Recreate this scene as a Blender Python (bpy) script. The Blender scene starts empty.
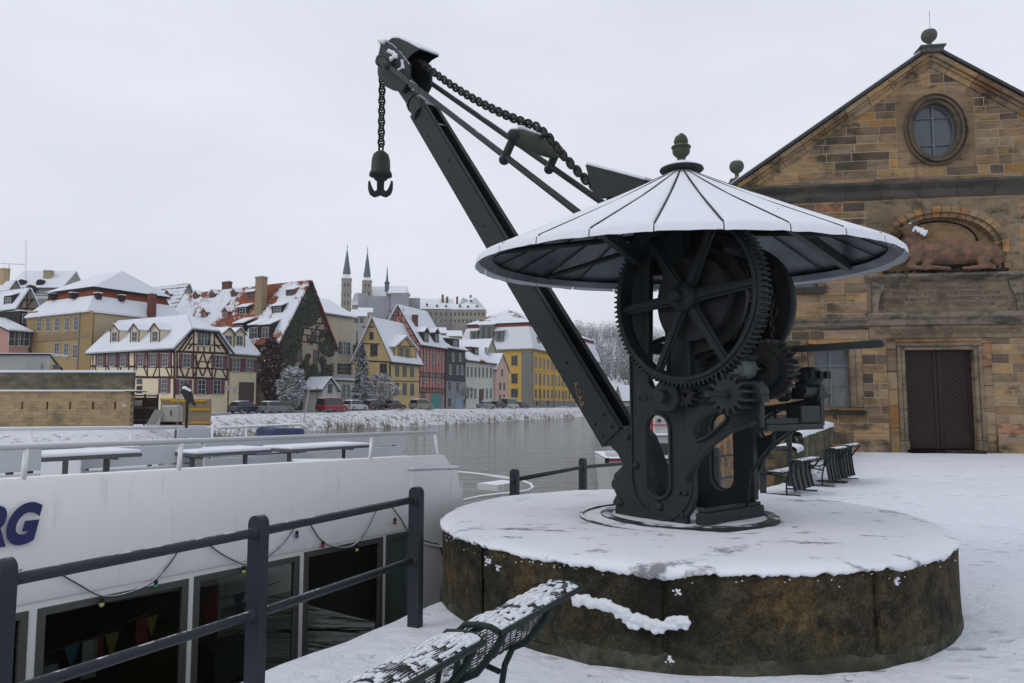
import bpy, bmesh, math, random
from mathutils import Vector, Matrix
from mathutils.geometry import tessellate_polygon
R = math.radians
random.seed(7)
S = bpy.context.scene
COL = S.collection

# ------------------------------------------------------------------ camera, sky, sun, exposure
CAM_H, CAM_P, CAM_F = 1.68, R(4.9), 735.0
cd = bpy.data.cameras.new('camera'); cam = bpy.data.objects.new('camera', cd); COL.objects.link(cam)
cam.location = (0, 0, CAM_H); cam.rotation_euler = (R(90) + CAM_P, 0, 0)
cd.sensor_width = 36; cd.sensor_fit = 'HORIZONTAL'; cd.lens = CAM_F / 1024 * 36
cd.clip_start = 0.05; cd.clip_end = 6000
S.camera = cam
W = bpy.data.worlds.new('World'); S.world = W; W.use_nodes = True
wn = W.node_tree.nodes; wl = W.node_tree.links; wn.clear()
wo = wn.new('ShaderNodeOutputWorld'); bg = wn.new('ShaderNodeBackground')
sky = wn.new('ShaderNodeTexSky'); sky.sky_type = 'NISHITA'; sky.sun_disc = False
SUN_EL, SUN_AZ = R(38), R(250)
sky.sun_elevation = SUN_EL; sky.sun_rotation = SUN_AZ; sky.air_density = 1.0; sky.dust_density = 4.0
tc = wn.new('ShaderNodeTexCoord')
nz = wn.new('ShaderNodeTexNoise'); nz.inputs['Scale'].default_value = 1.6; nz.inputs['Detail'].default_value = 5
mp = wn.new('ShaderNodeMapping'); mp.inputs['Scale'].default_value = (1, 1, 3.2)
wl.new(tc.outputs['Generated'], mp.inputs[0]); wl.new(mp.outputs[0], nz.inputs['Vector'])
cr = wn.new('ShaderNodeValToRGB')
cr.color_ramp.elements[0].position = .3; cr.color_ramp.elements[0].color = (6.1, 6.4, 7.05, 1)
cr.color_ramp.elements[1].position = .72; cr.color_ramp.elements[1].color = (7.35, 7.65, 8.35, 1)
wl.new(nz.outputs['Fac'], cr.inputs[0])
mx = wn.new('ShaderNodeMixRGB'); mx.inputs[0].default_value = .95      # a closed cloud layer over the clear sky
wl.new(sky.outputs[0], mx.inputs[1]); wl.new(cr.outputs[0], mx.inputs[2])
wl.new(mx.outputs[0], bg.inputs[0]); bg.inputs[1].default_value = .10
wl.new(bg.outputs[0], wo.inputs[0])
sl = bpy.data.lights.new('sun', 'SUN'); so = bpy.data.objects.new('sun', sl); COL.objects.link(so)
sl.energy = .5; sl.angle = R(25); sl.color = (1, .97, .93)
so.rotation_euler = (R(90) - SUN_EL, 0, R(180) - SUN_AZ)
S.view_settings.view_transform = 'Standard'; S.view_settings.look = 'None'
S.view_settings.exposure = 0.27; S.view_settings.gamma = 1
S.render.engine = 'CYCLES'

# ------------------------------------------------------------------ surveying: sight lines from the photograph met with real planes
def ray(px, py):
    a = (px - 512) / CAM_F; b = (341.5 - py) / CAM_F
    return Vector((a, math.cos(CAM_P) - b * math.sin(CAM_P), math.sin(CAM_P) + b * math.cos(CAM_P)))
def hit(px, py, p0, n):
    r = ray(px, py); o = Vector((0, 0, CAM_H)); n = Vector(n)
    return o + r * ((Vector(p0) - o).dot(n) / r.dot(n))
def atz(px, py, z): return hit(px, py, (0, 0, z), (0, 0, 1))
def atY(px, py, Y): return hit(px, py, (0, Y, 0), (0, 1, 0))
def V3(*a): return Vector(a)
ZZ = Vector((0, 0, 1))

# ------------------------------------------------------------------ mesh building
MATS = {}
class MB:
    def __init__(s): s.v = []; s.f = []; s.c = []; s.col = None
    def add(s, vs, fs):
        k = len(s.v); s.v += [Vector(p) for p in vs]
        for f in fs: s.f.append([i + k for i in f]); s.c.append(s.col)
        return s
    def obox(s, o, a, b, c):      # corner o, three edge vectors
        o, a, b, c = map(Vector, (o, a, b, c))
        return s.add([o, o+a, o+a+b, o+b, o+c, o+a+c, o+a+b+c, o+b+c],
                     [[0,3,2,1],[4,5,6,7],[0,1,5,4],[1,2,6,5],[2,3,7,6],[3,0,4,7]])
    def cbox(s, c, U, Vv, N, w, h, t):   # centre c, axes, full sizes
        U, Vv, N = Vector(U), Vector(Vv), Vector(N)
        return s.obox(Vector(c) - U*w/2 - Vv*h/2 - N*t/2, U*w, Vv*h, N*t)
    def box(s, x0, x1, y0, y1, z0, z1):
        return s.obox((x0,y0,z0), (x1-x0,0,0), (0,y1-y0,0), (0,0,z1-z0))
    def tube(s, pts, r, n=8, cap=True, r2=None):
        pts = [Vector(p) for p in pts]; m = len(pts); k = len(s.v); prev = None
        for i, p in enumerate(pts):
            t = (pts[min(i+1, m-1)] - pts[max(i-1, 0)]).normalized()
            if prev is None:
                a = ZZ if abs(t.z) < .9 else Vector((1, 0, 0)); x = t.cross(a).normalized()
            else:
                x = prev - t * prev.dot(t)
                x = x.normalized() if x.length > 1e-6 else t.orthogonal().normalized()
            prev = x; y = t.cross(x)
            rr = r if r2 is None else r + (r2 - r) * i / max(1, m - 1)
            if isinstance(r, (list, tuple)): rr = r[i]
            for j in range(n):
                th = 2*math.pi*j/n; s.v.append(p + (x*math.cos(th) + y*math.sin(th))*rr)
        for i in range(m-1):
            for j in range(n):
                s.f.append([k+i*n+j, k+i*n+(j+1)%n, k+(i+1)*n+(j+1)%n, k+(i+1)*n+j]); s.c.append(s.col)
        if cap:
            s.f.append([k+j for j in range(n)][::-1]); s.c.append(s.col)
            s.f.append([k+(m-1)*n+j for j in range(n)]); s.c.append(s.col)
        return s
    def slab(s, loops, O, U, Vv, N, t0, t1):     # 2D outline with holes, extruded from t0 to t1 along N
        O, U, Vv, N = Vector(O), Vector(U), Vector(Vv), Vector(N)
        L2 = [[Vector((p[0], p[1], 0)) for p in l] for l in loops]
        tris = tessellate_polygon(L2); flat = [p for l in L2 for p in l]; k = len(s.v); n = len(flat)
        for t in (t0, t1): s.v += [O + U*p.x + Vv*p.y + N*t for p in flat]
        for a, b, c in tris:
            s.f.append([k+a, k+b, k+c]); s.c.append(s.col); s.f.append([k+n+c, k+n+b, k+n+a]); s.c.append(s.col)
        b = 0
        for l in L2:
            m = len(l)
            for i in range(m):
                j = (i+1) % m; s.f.append([k+b+i, k+b+j, k+n+b+j, k+n+b+i]); s.c.append(s.col)
            b += m
        return s
    def lathe(s, prof, O, A=ZZ, n=24, X=None, ang=(0, 2*math.pi), ex=1.0):    # profile of (r, h) around axis A
        O, A = Vector(O), Vector(A).normalized(); X = (Vector(X) if X else A.orthogonal()).normalized(); Y = A.cross(X)
        k = len(s.v); full = abs(ang[1]-ang[0]-2*math.pi) < 1e-6; m = n if full else n+1
        for r, h in prof:
            for j in range(m):
                th = ang[0] + (ang[1]-ang[0])*j/n; s.v.append(O + A*h + X*math.cos(th)*r + Y*math.sin(th)*r*ex)
        for i in range(len(prof)-1):
            for j in range(n):
                j2 = (j+1) % m; s.f.append([k+i*m+j, k+i*m+j2, k+(i+1)*m+j2, k+(i+1)*m+j]); s.c.append(s.col)
        return s
    def ball(s, c, r, n=10, sc=(1,1,1), M=None):
        c = Vector(c); k = len(s.v); h = max(4, n//2+1)
        for i in range(h+1):
            ph = math.pi*i/h
            for j in range(n):
                th = 2*math.pi*j/n
                p = Vector((math.sin(ph)*math.cos(th)*sc[0], math.sin(ph)*math.sin(th)*sc[1], math.cos(ph)*sc[2]))*r
                s.v.append(c + (M @ p if M else p))
        for i in range(h):
            for j in range(n):
                s.f.append([k+i*n+j, k+i*n+(j+1)%n, k+(i+1)*n+(j+1)%n, k+(i+1)*n+j]); s.c.append(s.col)
        return s
    def limb(s, a, b, ra, rb, n=10):
        a, b = Vector(a), Vector(b); m = 5
        s.tube([a.lerp(b, i/m) for i in range(m+1)], ra, n, True, rb); s.ball(a, ra, n); s.ball(b, rb, n); return s
    def build(s, name, mat, parent=None, smooth=False, loc=None, bevel=0, recalc=True, local=False, rz=0):
        me = bpy.data.meshes.new(name)
        if parent is not None: Mi = PM[parent.name].inverted()
        else: Mi = (Matrix.Translation(Vector(loc)) @ Matrix.Rotation(rz, 4, 'Z')).inverted() if loc is not None else Matrix.Identity(4)
        me.from_pydata([tuple(p if local else Mi @ p) for p in s.v], [], s.f)
        if any(c is not None for c in s.c):
            at = me.color_attributes.new('Col', 'FLOAT_COLOR', 'CORNER')
            for p, c in zip(me.polygons, s.c):
                c = c or (.5, .5, .5)
                for li in p.loop_indices: at.data[li].color = (c[0], c[1], c[2], 1)
        bm = bmesh.new(); bm.from_mesh(me)
        if smooth: bmesh.ops.remove_doubles(bm, verts=bm.verts, dist=1e-5)
        if recalc: bmesh.ops.recalc_face_normals(bm, faces=bm.faces)
        bm.to_mesh(me); bm.free()
        if smooth:
            for p in me.polygons: p.use_smooth = True
        o = bpy.data.objects.new(name, me); COL.objects.link(o)
        if mat is not None:
            me.materials.append(mat)
        if parent is not None:
            o.parent = parent; PM[o.name] = PM[parent.name] @ Matrix.Identity(4)
        elif loc is not None:
            o.location = loc; o.rotation_euler = (0, 0, rz); PM[o.name] = Matrix.Translation(Vector(loc)) @ Matrix.Rotation(rz, 4, 'Z')
        else: PM[o.name] = Matrix.Identity(4)
        if smooth == 'auto':
            md = o.modifiers.new('es', 'EDGE_SPLIT'); md.split_angle = R(38)
        if bevel:
            b = o.modifiers.new('bevel', 'BEVEL'); b.width = bevel; b.segments = 2; b.limit_method = 'ANGLE'; b.angle_limit = R(40)
        return o
PM = {}
def tag(o, label, cat, group=None, kind=None):
    if label: o['label'] = label
    if cat: o['category'] = cat
    if group: o['group'] = group
    if kind: o['kind'] = kind
    return o
def thing(name, label, cat, loc, rz=0, group=None):
    o = bpy.data.objects.new(name, None); COL.objects.link(o); o.empty_display_size = .2
    o.location = loc; o.rotation_euler = (0, 0, rz)
    PM[o.name] = Matrix.Translation(Vector(loc)) @ Matrix.Rotation(rz, 4, 'Z')
    return tag(o, label, cat, group)
def struct(o): o['kind'] = 'structure'; return o
def kids(o): return [c for c in list(bpy.data.objects) if c.parent == o]
def copy_thing(root, loc, rz, label=None):
    r = root.copy(); COL.objects.link(r); r.location = loc; r.rotation_euler = (0, 0, rz)
    PM[r.name] = Matrix.Translation(Vector(loc)) @ Matrix.Rotation(rz, 4, 'Z')
    if label: r['label'] = label
    for ch in kids(root):
        c = ch.copy(); COL.objects.link(c); c.parent = r
        for g in kids(ch):
            d = g.copy(); COL.objects.link(d); d.parent = c
    return r
def text_mesh(body, size, extrude=.004, offset=0, shear=0, align='LEFT'):
    cu = bpy.data.curves.new('t', 'FONT'); cu.body = body; cu.size = size; cu.extrude = extrude; cu.offset = offset; cu.shear = shear
    cu.align_x = align; cu.align_y = 'BOTTOM_BASELINE' if False else 'BOTTOM'
    o = bpy.data.objects.new('t', cu); COL.objects.link(o); dg = bpy.context.evaluated_depsgraph_get()
    me = bpy.data.meshes.new_from_object(o.evaluated_get(dg)); vs = [v.co.copy() for v in me.vertices]; fs = [list(p.vertices) for p in me.polygons]
    bpy.data.objects.remove(o); bpy.data.curves.remove(cu); bpy.data.meshes.remove(me)
    return vs, fs
def put_text(mb, body, size, O, U, Vv, N, **k):
    vs, fs = text_mesh(body, size, **k); O, U, Vv, N = map(Vector, (O, U, Vv, N))
    mb.add([O + U*v.x + Vv*v.y + N*v.z for v in vs], fs); return mb
def remesh(mb, vox, name, mat, parent=None, loc=None, smooth_it=4):
    o = mb.build('tmp', None, parent, loc=loc)
    m = o.modifiers.new('r', 'REMESH'); m.mode = 'VOXEL'; m.voxel_size = vox
    m2 = o.modifiers.new('s', 'SMOOTH'); m2.iterations = smooth_it; m2.factor = .5
    bpy.context.view_layer.update(); dg = bpy.context.evaluated_depsgraph_get()
    me = bpy.data.meshes.new_from_object(o.evaluated_get(dg)); me.name = name
    for p in me.polygons: p.use_smooth = True
    me.materials.clear(); me.materials.append(mat)
    n = bpy.data.objects.new(name, me); COL.objects.link(n)
    n.location = o.location; n.parent = o.parent; PM[n.name] = PM[o.name].copy()
    bpy.data.objects.remove(o); return n

# ------------------------------------------------------------------ materials
class NT:
    def __init__(s, name):
        s.m = bpy.data.materials.new(name); s.m.use_nodes = True; s.t = s.m.node_tree; s.n = s.t.nodes; s.l = s.t.links
        s.b = s.n['Principled BSDF']; s.tc = s.n.new('ShaderNodeTexCoord'); s.g = s.n.new('ShaderNodeNewGeometry')
    def set(s, **k):
        for a, v in k.items():
            i = s.b.inputs[a.replace('_', ' ')]
            if hasattr(v, 'links'): s.l.new(v, i)
            else: i.default_value = (*v, 1) if isinstance(v, tuple) and len(v) == 3 else v
        return s
    def noise(s, scale, detail=4, rough=.6, vec=None, stretch=None, dist=0):
        n = s.n.new('ShaderNodeTexNoise'); n.inputs['Scale'].default_value = scale; n.inputs['Detail'].default_value = detail
        n.inputs['Roughness'].default_value = rough; n.inputs['Distortion'].default_value = dist
        v = vec or s.tc.outputs['Object']
        if stretch:
            m = s.n.new('ShaderNodeMapping'); m.inputs['Scale'].default_value = stretch; s.l.new(v, m.inputs[0]); v = m.outputs[0]
        s.l.new(v, n.inputs['Vector']); return n.outputs['Fac']
    def vor(s, scale, feature='F1', stretch=None):
        n = s.n.new('ShaderNodeTexVoronoi'); n.inputs['Scale'].default_value = scale; n.feature = feature
        v = s.tc.outputs['Object']
        if stretch:
            m = s.n.new('ShaderNodeMapping'); m.inputs['Scale'].default_value = stretch; s.l.new(v, m.inputs[0]); v = m.outputs[0]
        s.l.new(v, n.inputs['Vector']); return n.outputs['Distance']
    def ramp(s, fac, stops):
        r = s.n.new('ShaderNodeValToRGB'); e = r.color_ramp.elements
        while len(e) < len(stops): e.new(.5)
        for i, (p, c) in enumerate(stops):
            e[i].position = p; e[i].color = (*c, 1) if isinstance(c, tuple) else (c, c, c, 1)
        s.l.new(fac, r.inputs[0]); return r.outputs[0]
    def mix(s, fac, a, b, mode='MIX'):
        m = s.n.new('ShaderNodeMixRGB'); m.blend_type = mode
        for i, v in enumerate((fac, a, b)):
            if hasattr(v, 'links'): s.l.new(v, m.inputs[i])
            elif i: m.inputs[i].default_value = (*v, 1)
            else: m.inputs[0].default_value = v
        return m.outputs[0]
    def math(s, op, a, b=0, c=None):
        m = s.n.new('ShaderNodeMath'); m.operation = op
        for i, v in enumerate((a, b) if c is None else (a, b, c)):
            if hasattr(v, 'links'): s.l.new(v, m.inputs[i])
            else: m.inputs[i].default_value = v
        return m.outputs[0]
    def bump(s, h, strength=.3, dist=.02, prev=None):
        b = s.n.new('ShaderNodeBump'); b.inputs['Strength'].default_value = strength; b.inputs['Distance'].default_value = dist
        s.l.new(h, b.inputs['Height'])
        if prev: s.l.new(prev, b.inputs['Normal'])
        s.l.new(b.outputs[0], s.b.inputs['Normal']); return b.outputs[0]
    def attr(s, n='Col'):
        a = s.n.new('ShaderNodeAttribute'); a.attribute_name = n; return a.outputs['Color']
    def sep(s, v):
        q = s.n.new('ShaderNodeSeparateXYZ'); s.l.new(v, q.inputs[0]); return q.outputs
SNOW = (.74, .765, .82)
def snow_over(t, base, lo=.35, hi=.6, thr=.5, nscale=6, rough=.6, amount=1.0):
    """snow lying on the faces that look up, broken by noise"""
    nzv = t.sep(t.g.outputs['Normal'])[2]
    up = t.ramp(nzv, [(lo, 0.0), (hi, 1.0)])
    n = t.noise(nscale, 5, .65)
    br = t.ramp(n, [(max(0, thr-.06), 0.0), (min(1, thr+.06), 1.0)])
    f = t.math('MULTIPLY', up, br); f = t.math('MULTIPLY', f, amount)
    return t.mix(f, base, SNOW), f
def simple(name, col, rough=.6, metal=0, var=.12, nscale=8, bump=.1, bdist=.01, snow=None, spec=None, **k):
    t = NT(name); n = t.noise(nscale, 5, .65)
    c = t.mix(n, tuple(x*(1-var*1.6) for x in col), tuple(min(1, x*(1+var*1.6)) for x in col))
    if snow: c, f = snow_over(t, c, **snow)
    t.set(Base_Color=c, Roughness=rough, Metallic=metal)
    if spec is not None: t.set(Specular_IOR_Level=spec)
    if bump: t.bump(n, bump, bdist)
    MATS[name] = t.m; return t.m
def mk_snow(name='snow', amp=.6, dist=.05, scale=1.6, dirt=None):
    t = NT(name); big = t.noise(scale, 4, .55); fine = t.noise(22, 4, .7); v = t.noise(5.5, 6, .6, dist=.5)
    c = t.mix(big, (.68, .71, .765), (.77, .79, .83))
    h = t.math('ADD', t.math('MULTIPLY', v, .6), t.math('MULTIPLY', fine, .16)); h = t.math('ADD', h, big)
    if dirt:
        d = t.noise(dirt[0], 7, .72); f = t.ramp(d, [(dirt[1], 0.0), (dirt[1]+.045, 1.0)])
        c = t.mix(f, c, dirt[2]); h = t.math('SUBTRACT', h, t.math('MULTIPLY', f, .25))
    t.set(Base_Color=c, Roughness=.75, Specular_IOR_Level=.25); t.bump(h, amp, dist); return t.m
M_snow = mk_snow()
M_snowroof = mk_snow('snow_on_roof', .25, .08, .4)
def mk_ground():
    t = NT('trodden_snow')
    big = t.noise(.7, 4, .55); mid = t.noise(4.2, 6, .62, dist=.6); fine = t.noise(30, 3, .7)
    fp = t.vor(2.9, stretch=(1, 1.6, 1)); fpd = t.ramp(fp, [(.12, 0.0), (.30, 1.0)])
    ftm = t.ramp(t.noise(.55, 2), [(.40, 0.0), (.55, 1.0)])
    foot = t.math('MULTIPLY', t.math('SUBTRACT', 1.0, fpd), ftm)
    c = t.mix(big, (.66, .69, .75), (.75, .77, .815))
    thin = t.math('MULTIPLY', t.ramp(t.noise(9, 8, .75), [(.60, 0.0), (.68, 1.0)]), t.ramp(t.noise(1.1, 3), [(.46, 0.0), (.62, 1.0)]))
    c = t.mix(t.math('MULTIPLY', thin, .75), c, (.10, .095, .09))
    c = t.mix(t.math('MULTIPLY', foot, .42), c, (.42, .43, .46))
    h = t.math('ADD', t.math('MULTIPLY', mid, .5), t.math('MULTIPLY', fine, .10)); h = t.math('ADD', h, big)
    h = t.math('SUBTRACT', h, t.math('MULTIPLY', foot, .35)); h = t.math('SUBTRACT', h, t.math('MULTIPLY', thin, .2))
    t.set(Base_Color=c, Roughness=.8, Specular_IOR_Level=.2); t.bump(h, .9, .10); return t.m
M_ground = mk_ground()
def mk_iron(name, col, snow=None, rough=.55, grime=.35):
    t = NT(name); a = t.noise(3, 6, .7); b = t.noise(40, 4, .7); st = t.noise(2.2, 5, .6, stretch=(6, 6, .7))
    c = t.mix(a, tuple(x*.66 for x in col), tuple(x*1.35 for x in col))
    c = t.mix(t.math('MULTIPLY', t.ramp(st, [(.52, 0.0), (.7, 1.0)]), grime), c, (.045, .05, .035))
    rust = t.ramp(t.noise(11, 8, .8), [(.70, 0.0), (.76, 1.0)]); c = t.mix(t.math('MULTIPLY', rust, .35), c, (.09, .045, .025))
    if snow: c, f = snow_over(t, c, **snow)
    t.set(Base_Color=c, Roughness=rough, Metallic=0.0, Specular_IOR_Level=.22); t.bump(t.math('ADD', b, t.math('MULTIPLY', a, 2.0)), .22, .004); return t.m
M_iron = mk_iron('painted_iron', (.0205, .0255, .0275))
M_ironS = mk_iron('snow_dusted_iron', (.0205, .0255, .0275), snow=dict(lo=.45, hi=.8, thr=.47, nscale=9))
M_ironD = mk_iron('greasy_iron', (.014, .016, .017), rough=.5)
M_rail = mk_iron('railing_paint', (.028, .033, .040), snow=dict(lo=.9, hi=1.0, thr=.58, nscale=14), rough=.42, grime=.15)
M_chain = mk_iron('chain_iron', (.022, .022, .022), rough=.55)
# ------------------------------------------------------------------ the setting: quay, river, far bank, hill
QU = Vector((.497, .868, 0))                        # run of the quay edge beside the boat
EDGE = [(-12.6, -14.4), (-1.79, 4.44), (-.62, 6.48), (-.52, 7.5), (-.15, 8.5), (.72, 10.7), (2.4, 12.3), (4.25, 14.0), (5.72, 15.9), (11.35, 26.45), (11.9, 27.5)]
def sheet_poly(pts, z0, z1, name, mat):
    mb = MB(); mb.slab([pts], (0,0,0), (1,0,0), (0,1,0), (0,0,1), z0, z1); return struct(mb.build(name, mat))
def quay():
    # a fine sheet near the camera, cut to the edge line, so the trodden snow has real relief
    rnd = random.Random(3); mb = MB()
    poly = [Vector((x, y, 0)) for x, y in EDGE] + [V3(60, 27.5, 0), V3(60, -14.4, 0)]
    for a, b, c in tessellate_polygon([poly]): mb.add([poly[a], poly[b], poly[c]], [[0,1,2]])
    me = mb.build('quay_ground', M_ground); bm = bmesh.new(); bm.from_mesh(me.data)
    bmesh.ops.remove_doubles(bm, verts=bm.verts, dist=1e-4)
    for _ in range(9):
        es = [e for e in bm.edges if e.calc_length() > max(.16, .045*((e.verts[0].co+e.verts[1].co)/2 - V3(0,2,0)).length)]
        if not es: break
        bmesh.ops.subdivide_edges(bm, edges=es, cuts=1); bmesh.ops.triangulate(bm, faces=[f for f in bm.faces if len(f.verts) > 3])
    from mathutils import noise as mn
    for v in bm.verts:
        p = v.co; d = .016*mn.noise(p*1.3) + .012*mn.noise(p*3.7) + .006*mn.noise(p*9)
        v.co.z += d
        if any(e.is_boundary for e in v.link_edges): v.co += V3(.03*mn.noise(p*2.3), .03*mn.noise(p*2.3+V3(5,0,0)), -.015)
    bm.normal_update(); bm.to_mesh(me.data); bm.free()
    for p in me.data.polygons: p.use_smooth = True
    struct(me)
    w = MB(); E = [Vector((x, y, 0)) for x, y in EDGE]
    for a, b in zip(E, E[1:]):
        n = (b-a).cross(ZZ).normalized(); w.obox(a + n*.02 + V3(0,0,-3.2), b-a, n*.6, V3(0,0,3.16))
    struct(w.build('quay_wall', M_quaywall))
def mk_quaywall():
    t = NT('quay_wall_stone'); br = t.n.new('ShaderNodeTexBrick'); br.inputs['Scale'].default_value = 1.0
    br.inputs['Brick Width'].default_value = .9; br.inputs['Row Height'].default_value = .35; br.inputs['Mortar Size'].default_value = .012
    m = t.n.new('ShaderNodeMapping'); m.inputs['Rotation'].default_value = (R(90), 0, R(60)); t.l.new(t.tc.outputs['Object'], m.inputs[0]); t.l.new(m.outputs[0], br.inputs['Vector'])
    br.inputs['Color1'].default_value = (.24, .17, .09, 1); br.inputs['Color2'].default_value = (.13, .10, .07, 1); br.inputs['Mortar'].default_value = (.09, .08, .07, 1)
    c = t.mix(t.noise(2, 6), br.outputs['Color'], (.06, .065, .05)); t.set(Base_Color=c, Roughness=.9); t.bump(t.noise(8), .4, .03); return t.m
M_quaywall = mk_quaywall()
quay()
def mk_water():
    t = NT('river_water')
    a = t.noise(1.3, 5, .65, stretch=(.45, 1.3, 1), dist=.6); b = t.noise(5, 4, .7, stretch=(.6, 1.2, 1), dist=.6); c = t.noise(.12, 3, .5); lo = t.noise(.75, 4, .6, stretch=(.45, .75, 1), dist=.8)
    col = t.mix(c, (.10, .105, .095), (.135, .13, .112))
    h = t.math('ADD', t.math('MULTIPLY', a, .55), t.math('MULTIPLY', b, .05)); h = t.math('ADD', h, t.math('MULTIPLY', lo, 1.3)); t.set(Base_Color=col, Roughness=.06, Specular_IOR_Level=.5, IOR=1.333)
    t.bump(h, 1.0, .55); return t.m
M_water = mk_water()
WZ = -1.7
w = MB(); w.add([(-900, -60, WZ), (900, -60, WZ), (900, 1500, WZ), (-900, 1500, WZ)], [[0,1,2,3]]); struct(w.build('river', M_water))

SHORE = [(-160, 36), (-60, 37), (-33, 40), (-22, 48), (-28.5, 80), (-26.5, 92), (-11.6, 118), (17.4, 191), (62, 300), (120, 460)]
def shore_d(x, y):          # signed distance to the far waterline, positive on land
    best = 1e9; sg = 1
    for (ax, ay), (bx, by) in zip(SHORE, SHORE[1:]):
        dx, dy = bx-ax, by-ay; t = max(0, min(1, ((x-ax)*dx + (y-ay)*dy)/(dx*dx+dy*dy)))
        qx, qy = x-ax-t*dx, y-ay-t*dy; d = math.hypot(qx, qy)
        if d < best: best = d; sg = 1 if dx*qy - dy*qx > 0 else -1
    return best*sg
def sm(a, b, x): x = max(0, min(1, (x-a)/(b-a))); return x*x*(3-2*x)
from mathutils import noise as mnoise
def terr(x, y):
    d = shore_d(x, y)
    plat = -.25 + .72*sm(64, 92, y) + .38*sm(92, 125, y)
    z = -3.2 + (plat+3.2)*sm(-1.2, 6.5, d) if d < 6.5 else plat
    if d < 6.5 and d > -1: z += .25*mnoise.noise(Vector((x*.6, y*.6, 0)))
    # abbey hill, and the wooded rise at the right
    hx, hy = x+72, y-440; r = math.hypot(hx/155, hy/185); z += 43*max(0, 1-sm(.15, 1.35, r))
    hx, hy = x-75, y-640; r = math.hypot(hx/210, hy/190); z += 58*max(0, 1-sm(0, 1.3, r))
    return z
def mk_bank():
    t = NT('snowy_bank'); n = t.noise(1.1, 8, .75); g = t.noise(.25, 5)
    nz = t.sep(t.g.outputs['Normal'])[2]
    f = t.ramp(t.math('ADD', n, t.math('MULTIPLY', t.math('SUBTRACT', 1.0, nz), .35)), [(.54, 0.0), (.66, 1.0)])
    c = t.mix(f, t.mix(g, (.56, .58, .62), (.72, .74, .78)), (.17, .145, .10)); t.set(Base_Color=c, Roughness=.9); t.bump(n, .6, .3); return t.m
M_bank = mk_bank()
def terrain():
    mb = MB()
    def patch(x0, x1, y0, y1, nx, ny):
        k = len(mb.v)
        for j in range(ny+1):
            for i in range(nx+1):
                x = x0+(x1-x0)*i/nx; y = y0+(y1-y0)*j/ny; mb.v.append(Vector((x, y, terr(x, y))))
        for j in range(ny):
            for i in range(nx):
                a = k+j*(nx+1)+i; mb.f.append([a, a+1, a+nx+2, a+nx+1]); mb.c.append(None)
    patch(-120, 60, 34, 220, 160, 170)
    patch(-900, 900, 220, 1500, 110, 90); patch(60, 900, 34, 220, 40, 20); patch(-900, -120, 34, 220, 30, 20)
    o = mb.build('far_bank', M_bank, smooth=True); struct(o)
terrain()
# the road along the far bank, and its low kerb
def road():
    t = NT('wet_road'); t.set(Base_Color=t.mix(t.noise(.8, 6), (.05, .05, .055), (.30, .31, .33)), Roughness=.6)
    k = NT('kerb_stone'); k.set(Base_Color=k.mix(k.noise(2), (.12, .12, .12), (.2, .2, .2)), Roughness=.8)
    mb = MB(); kb = MB(); pts = [Vector((x, y, 0)) for x, y in SHORE[4:]]
    rows = []
    for a, b in zip(pts, pts[1:]):
        n = ZZ.cross(b-a).normalized(); m = max(2, int((b-a).length/4))
        for i in range(m): p = a.lerp(b, i/m); rows.append((p + n*7.3, p + n*13.2))
    q = []
    for a, b in rows:
        q.append((V3(a.x, a.y, max(terr(a.x, a.y), terr(b.x, b.y))+.03), V3(b.x, b.y, max(terr(a.x, a.y), terr(b.x, b.y))+.03)))
    for (a, b), (c, d) in zip(q, q[1:]):
        mb.add([a, b, d, c], [[0,1,2,3]])
        n = (b-a).normalized(); kb.obox(a - n*.3 + V3(0,0,-.25), c-a, n*.28, V3(0,0,.27))
    struct(mb.build('riverside_road', t.m)); struct(kb.build('kerb', k.m))
road()
# ------------------------------------------------------------------ stone plinth
PC = V3(1.56, 6.92, 0); PR = 2.19; PZ = .625
def mk_plinth():
    t = NT('weathered_plinth_stone'); z = t.sep(t.tc.outputs['Object'])[2]
    a = t.noise(1.1, 7, .62); b = t.noise(6, 10, .8); s = t.noise(26, 5, .75)
    c = t.ramp(a, [(.38, (.022, .021, .015)), (.48, (.048, .043, .027)), (.58, (.098, .072, .036)), (.70, (.165, .105, .045))])
    c = t.mix(t.ramp(b, [(.49, 0.0), (.60, .8)]), c, (.022, .021, .017))
    gr = t.ramp(t.math('ADD', t.math('MULTIPLY', t.noise(2.3, 6), .25), t.math('MULTIPLY', z, -1.0)), [(-.0, 0.0), (.05, 1.0)])
    low = t.ramp(t.math('SUBTRACT', t.math('ADD', .30, t.math('MULTIPLY', t.noise(2.0, 5), .35)), z), [(.25, 0.0), (.40, 1.0)])
    c = t.mix(t.math('MULTIPLY', low, t.ramp(b, [(.3, 0.15), (.6, .75)])), c, (.075, .078, .050))
    lich = t.ramp(t.noise(7, 6, .8), [(.66, 0.0), (.72, 1.0)]); c = t.mix(t.math('MULTIPLY', lich, .5), c, (.16, .16, .12))
    spk = t.ramp(s, [(.72, 0.0), (.78, 1.0)]); c = t.mix(t.math('MULTIPLY', spk, .55), c, (.30, .29, .25))
    g = t.noise(60, 6, .85); c = t.mix(1.0, c, t.ramp(g, [(.34, .35), (.5, 1.0), (.66, 1.9)]), 'MULTIPLY'); m2 = t.noise(9, 8, .8); c = t.mix(1.0, c, t.ramp(m2, [(.36, .5), (.5, 1.0), (.64, 1.7)]), 'MULTIPLY')
    c = t.mix(t.math('MULTIPLY', t.ramp(t.noise(3.3, 7, .8), [(.56, 0.0), (.66, 1.0)]), .6), c, (.055, .055, .028))
    t.set(Base_Color=c, Roughness=.95, Specular_IOR_Level=.2); t.bump(t.math('ADD', t.math('ADD', b, t.math('MULTIPLY', s, .5)), t.math('MULTIPLY', g, .4)), 1.0, .04); return t.m
M_plinth = mk_plinth()
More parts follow.
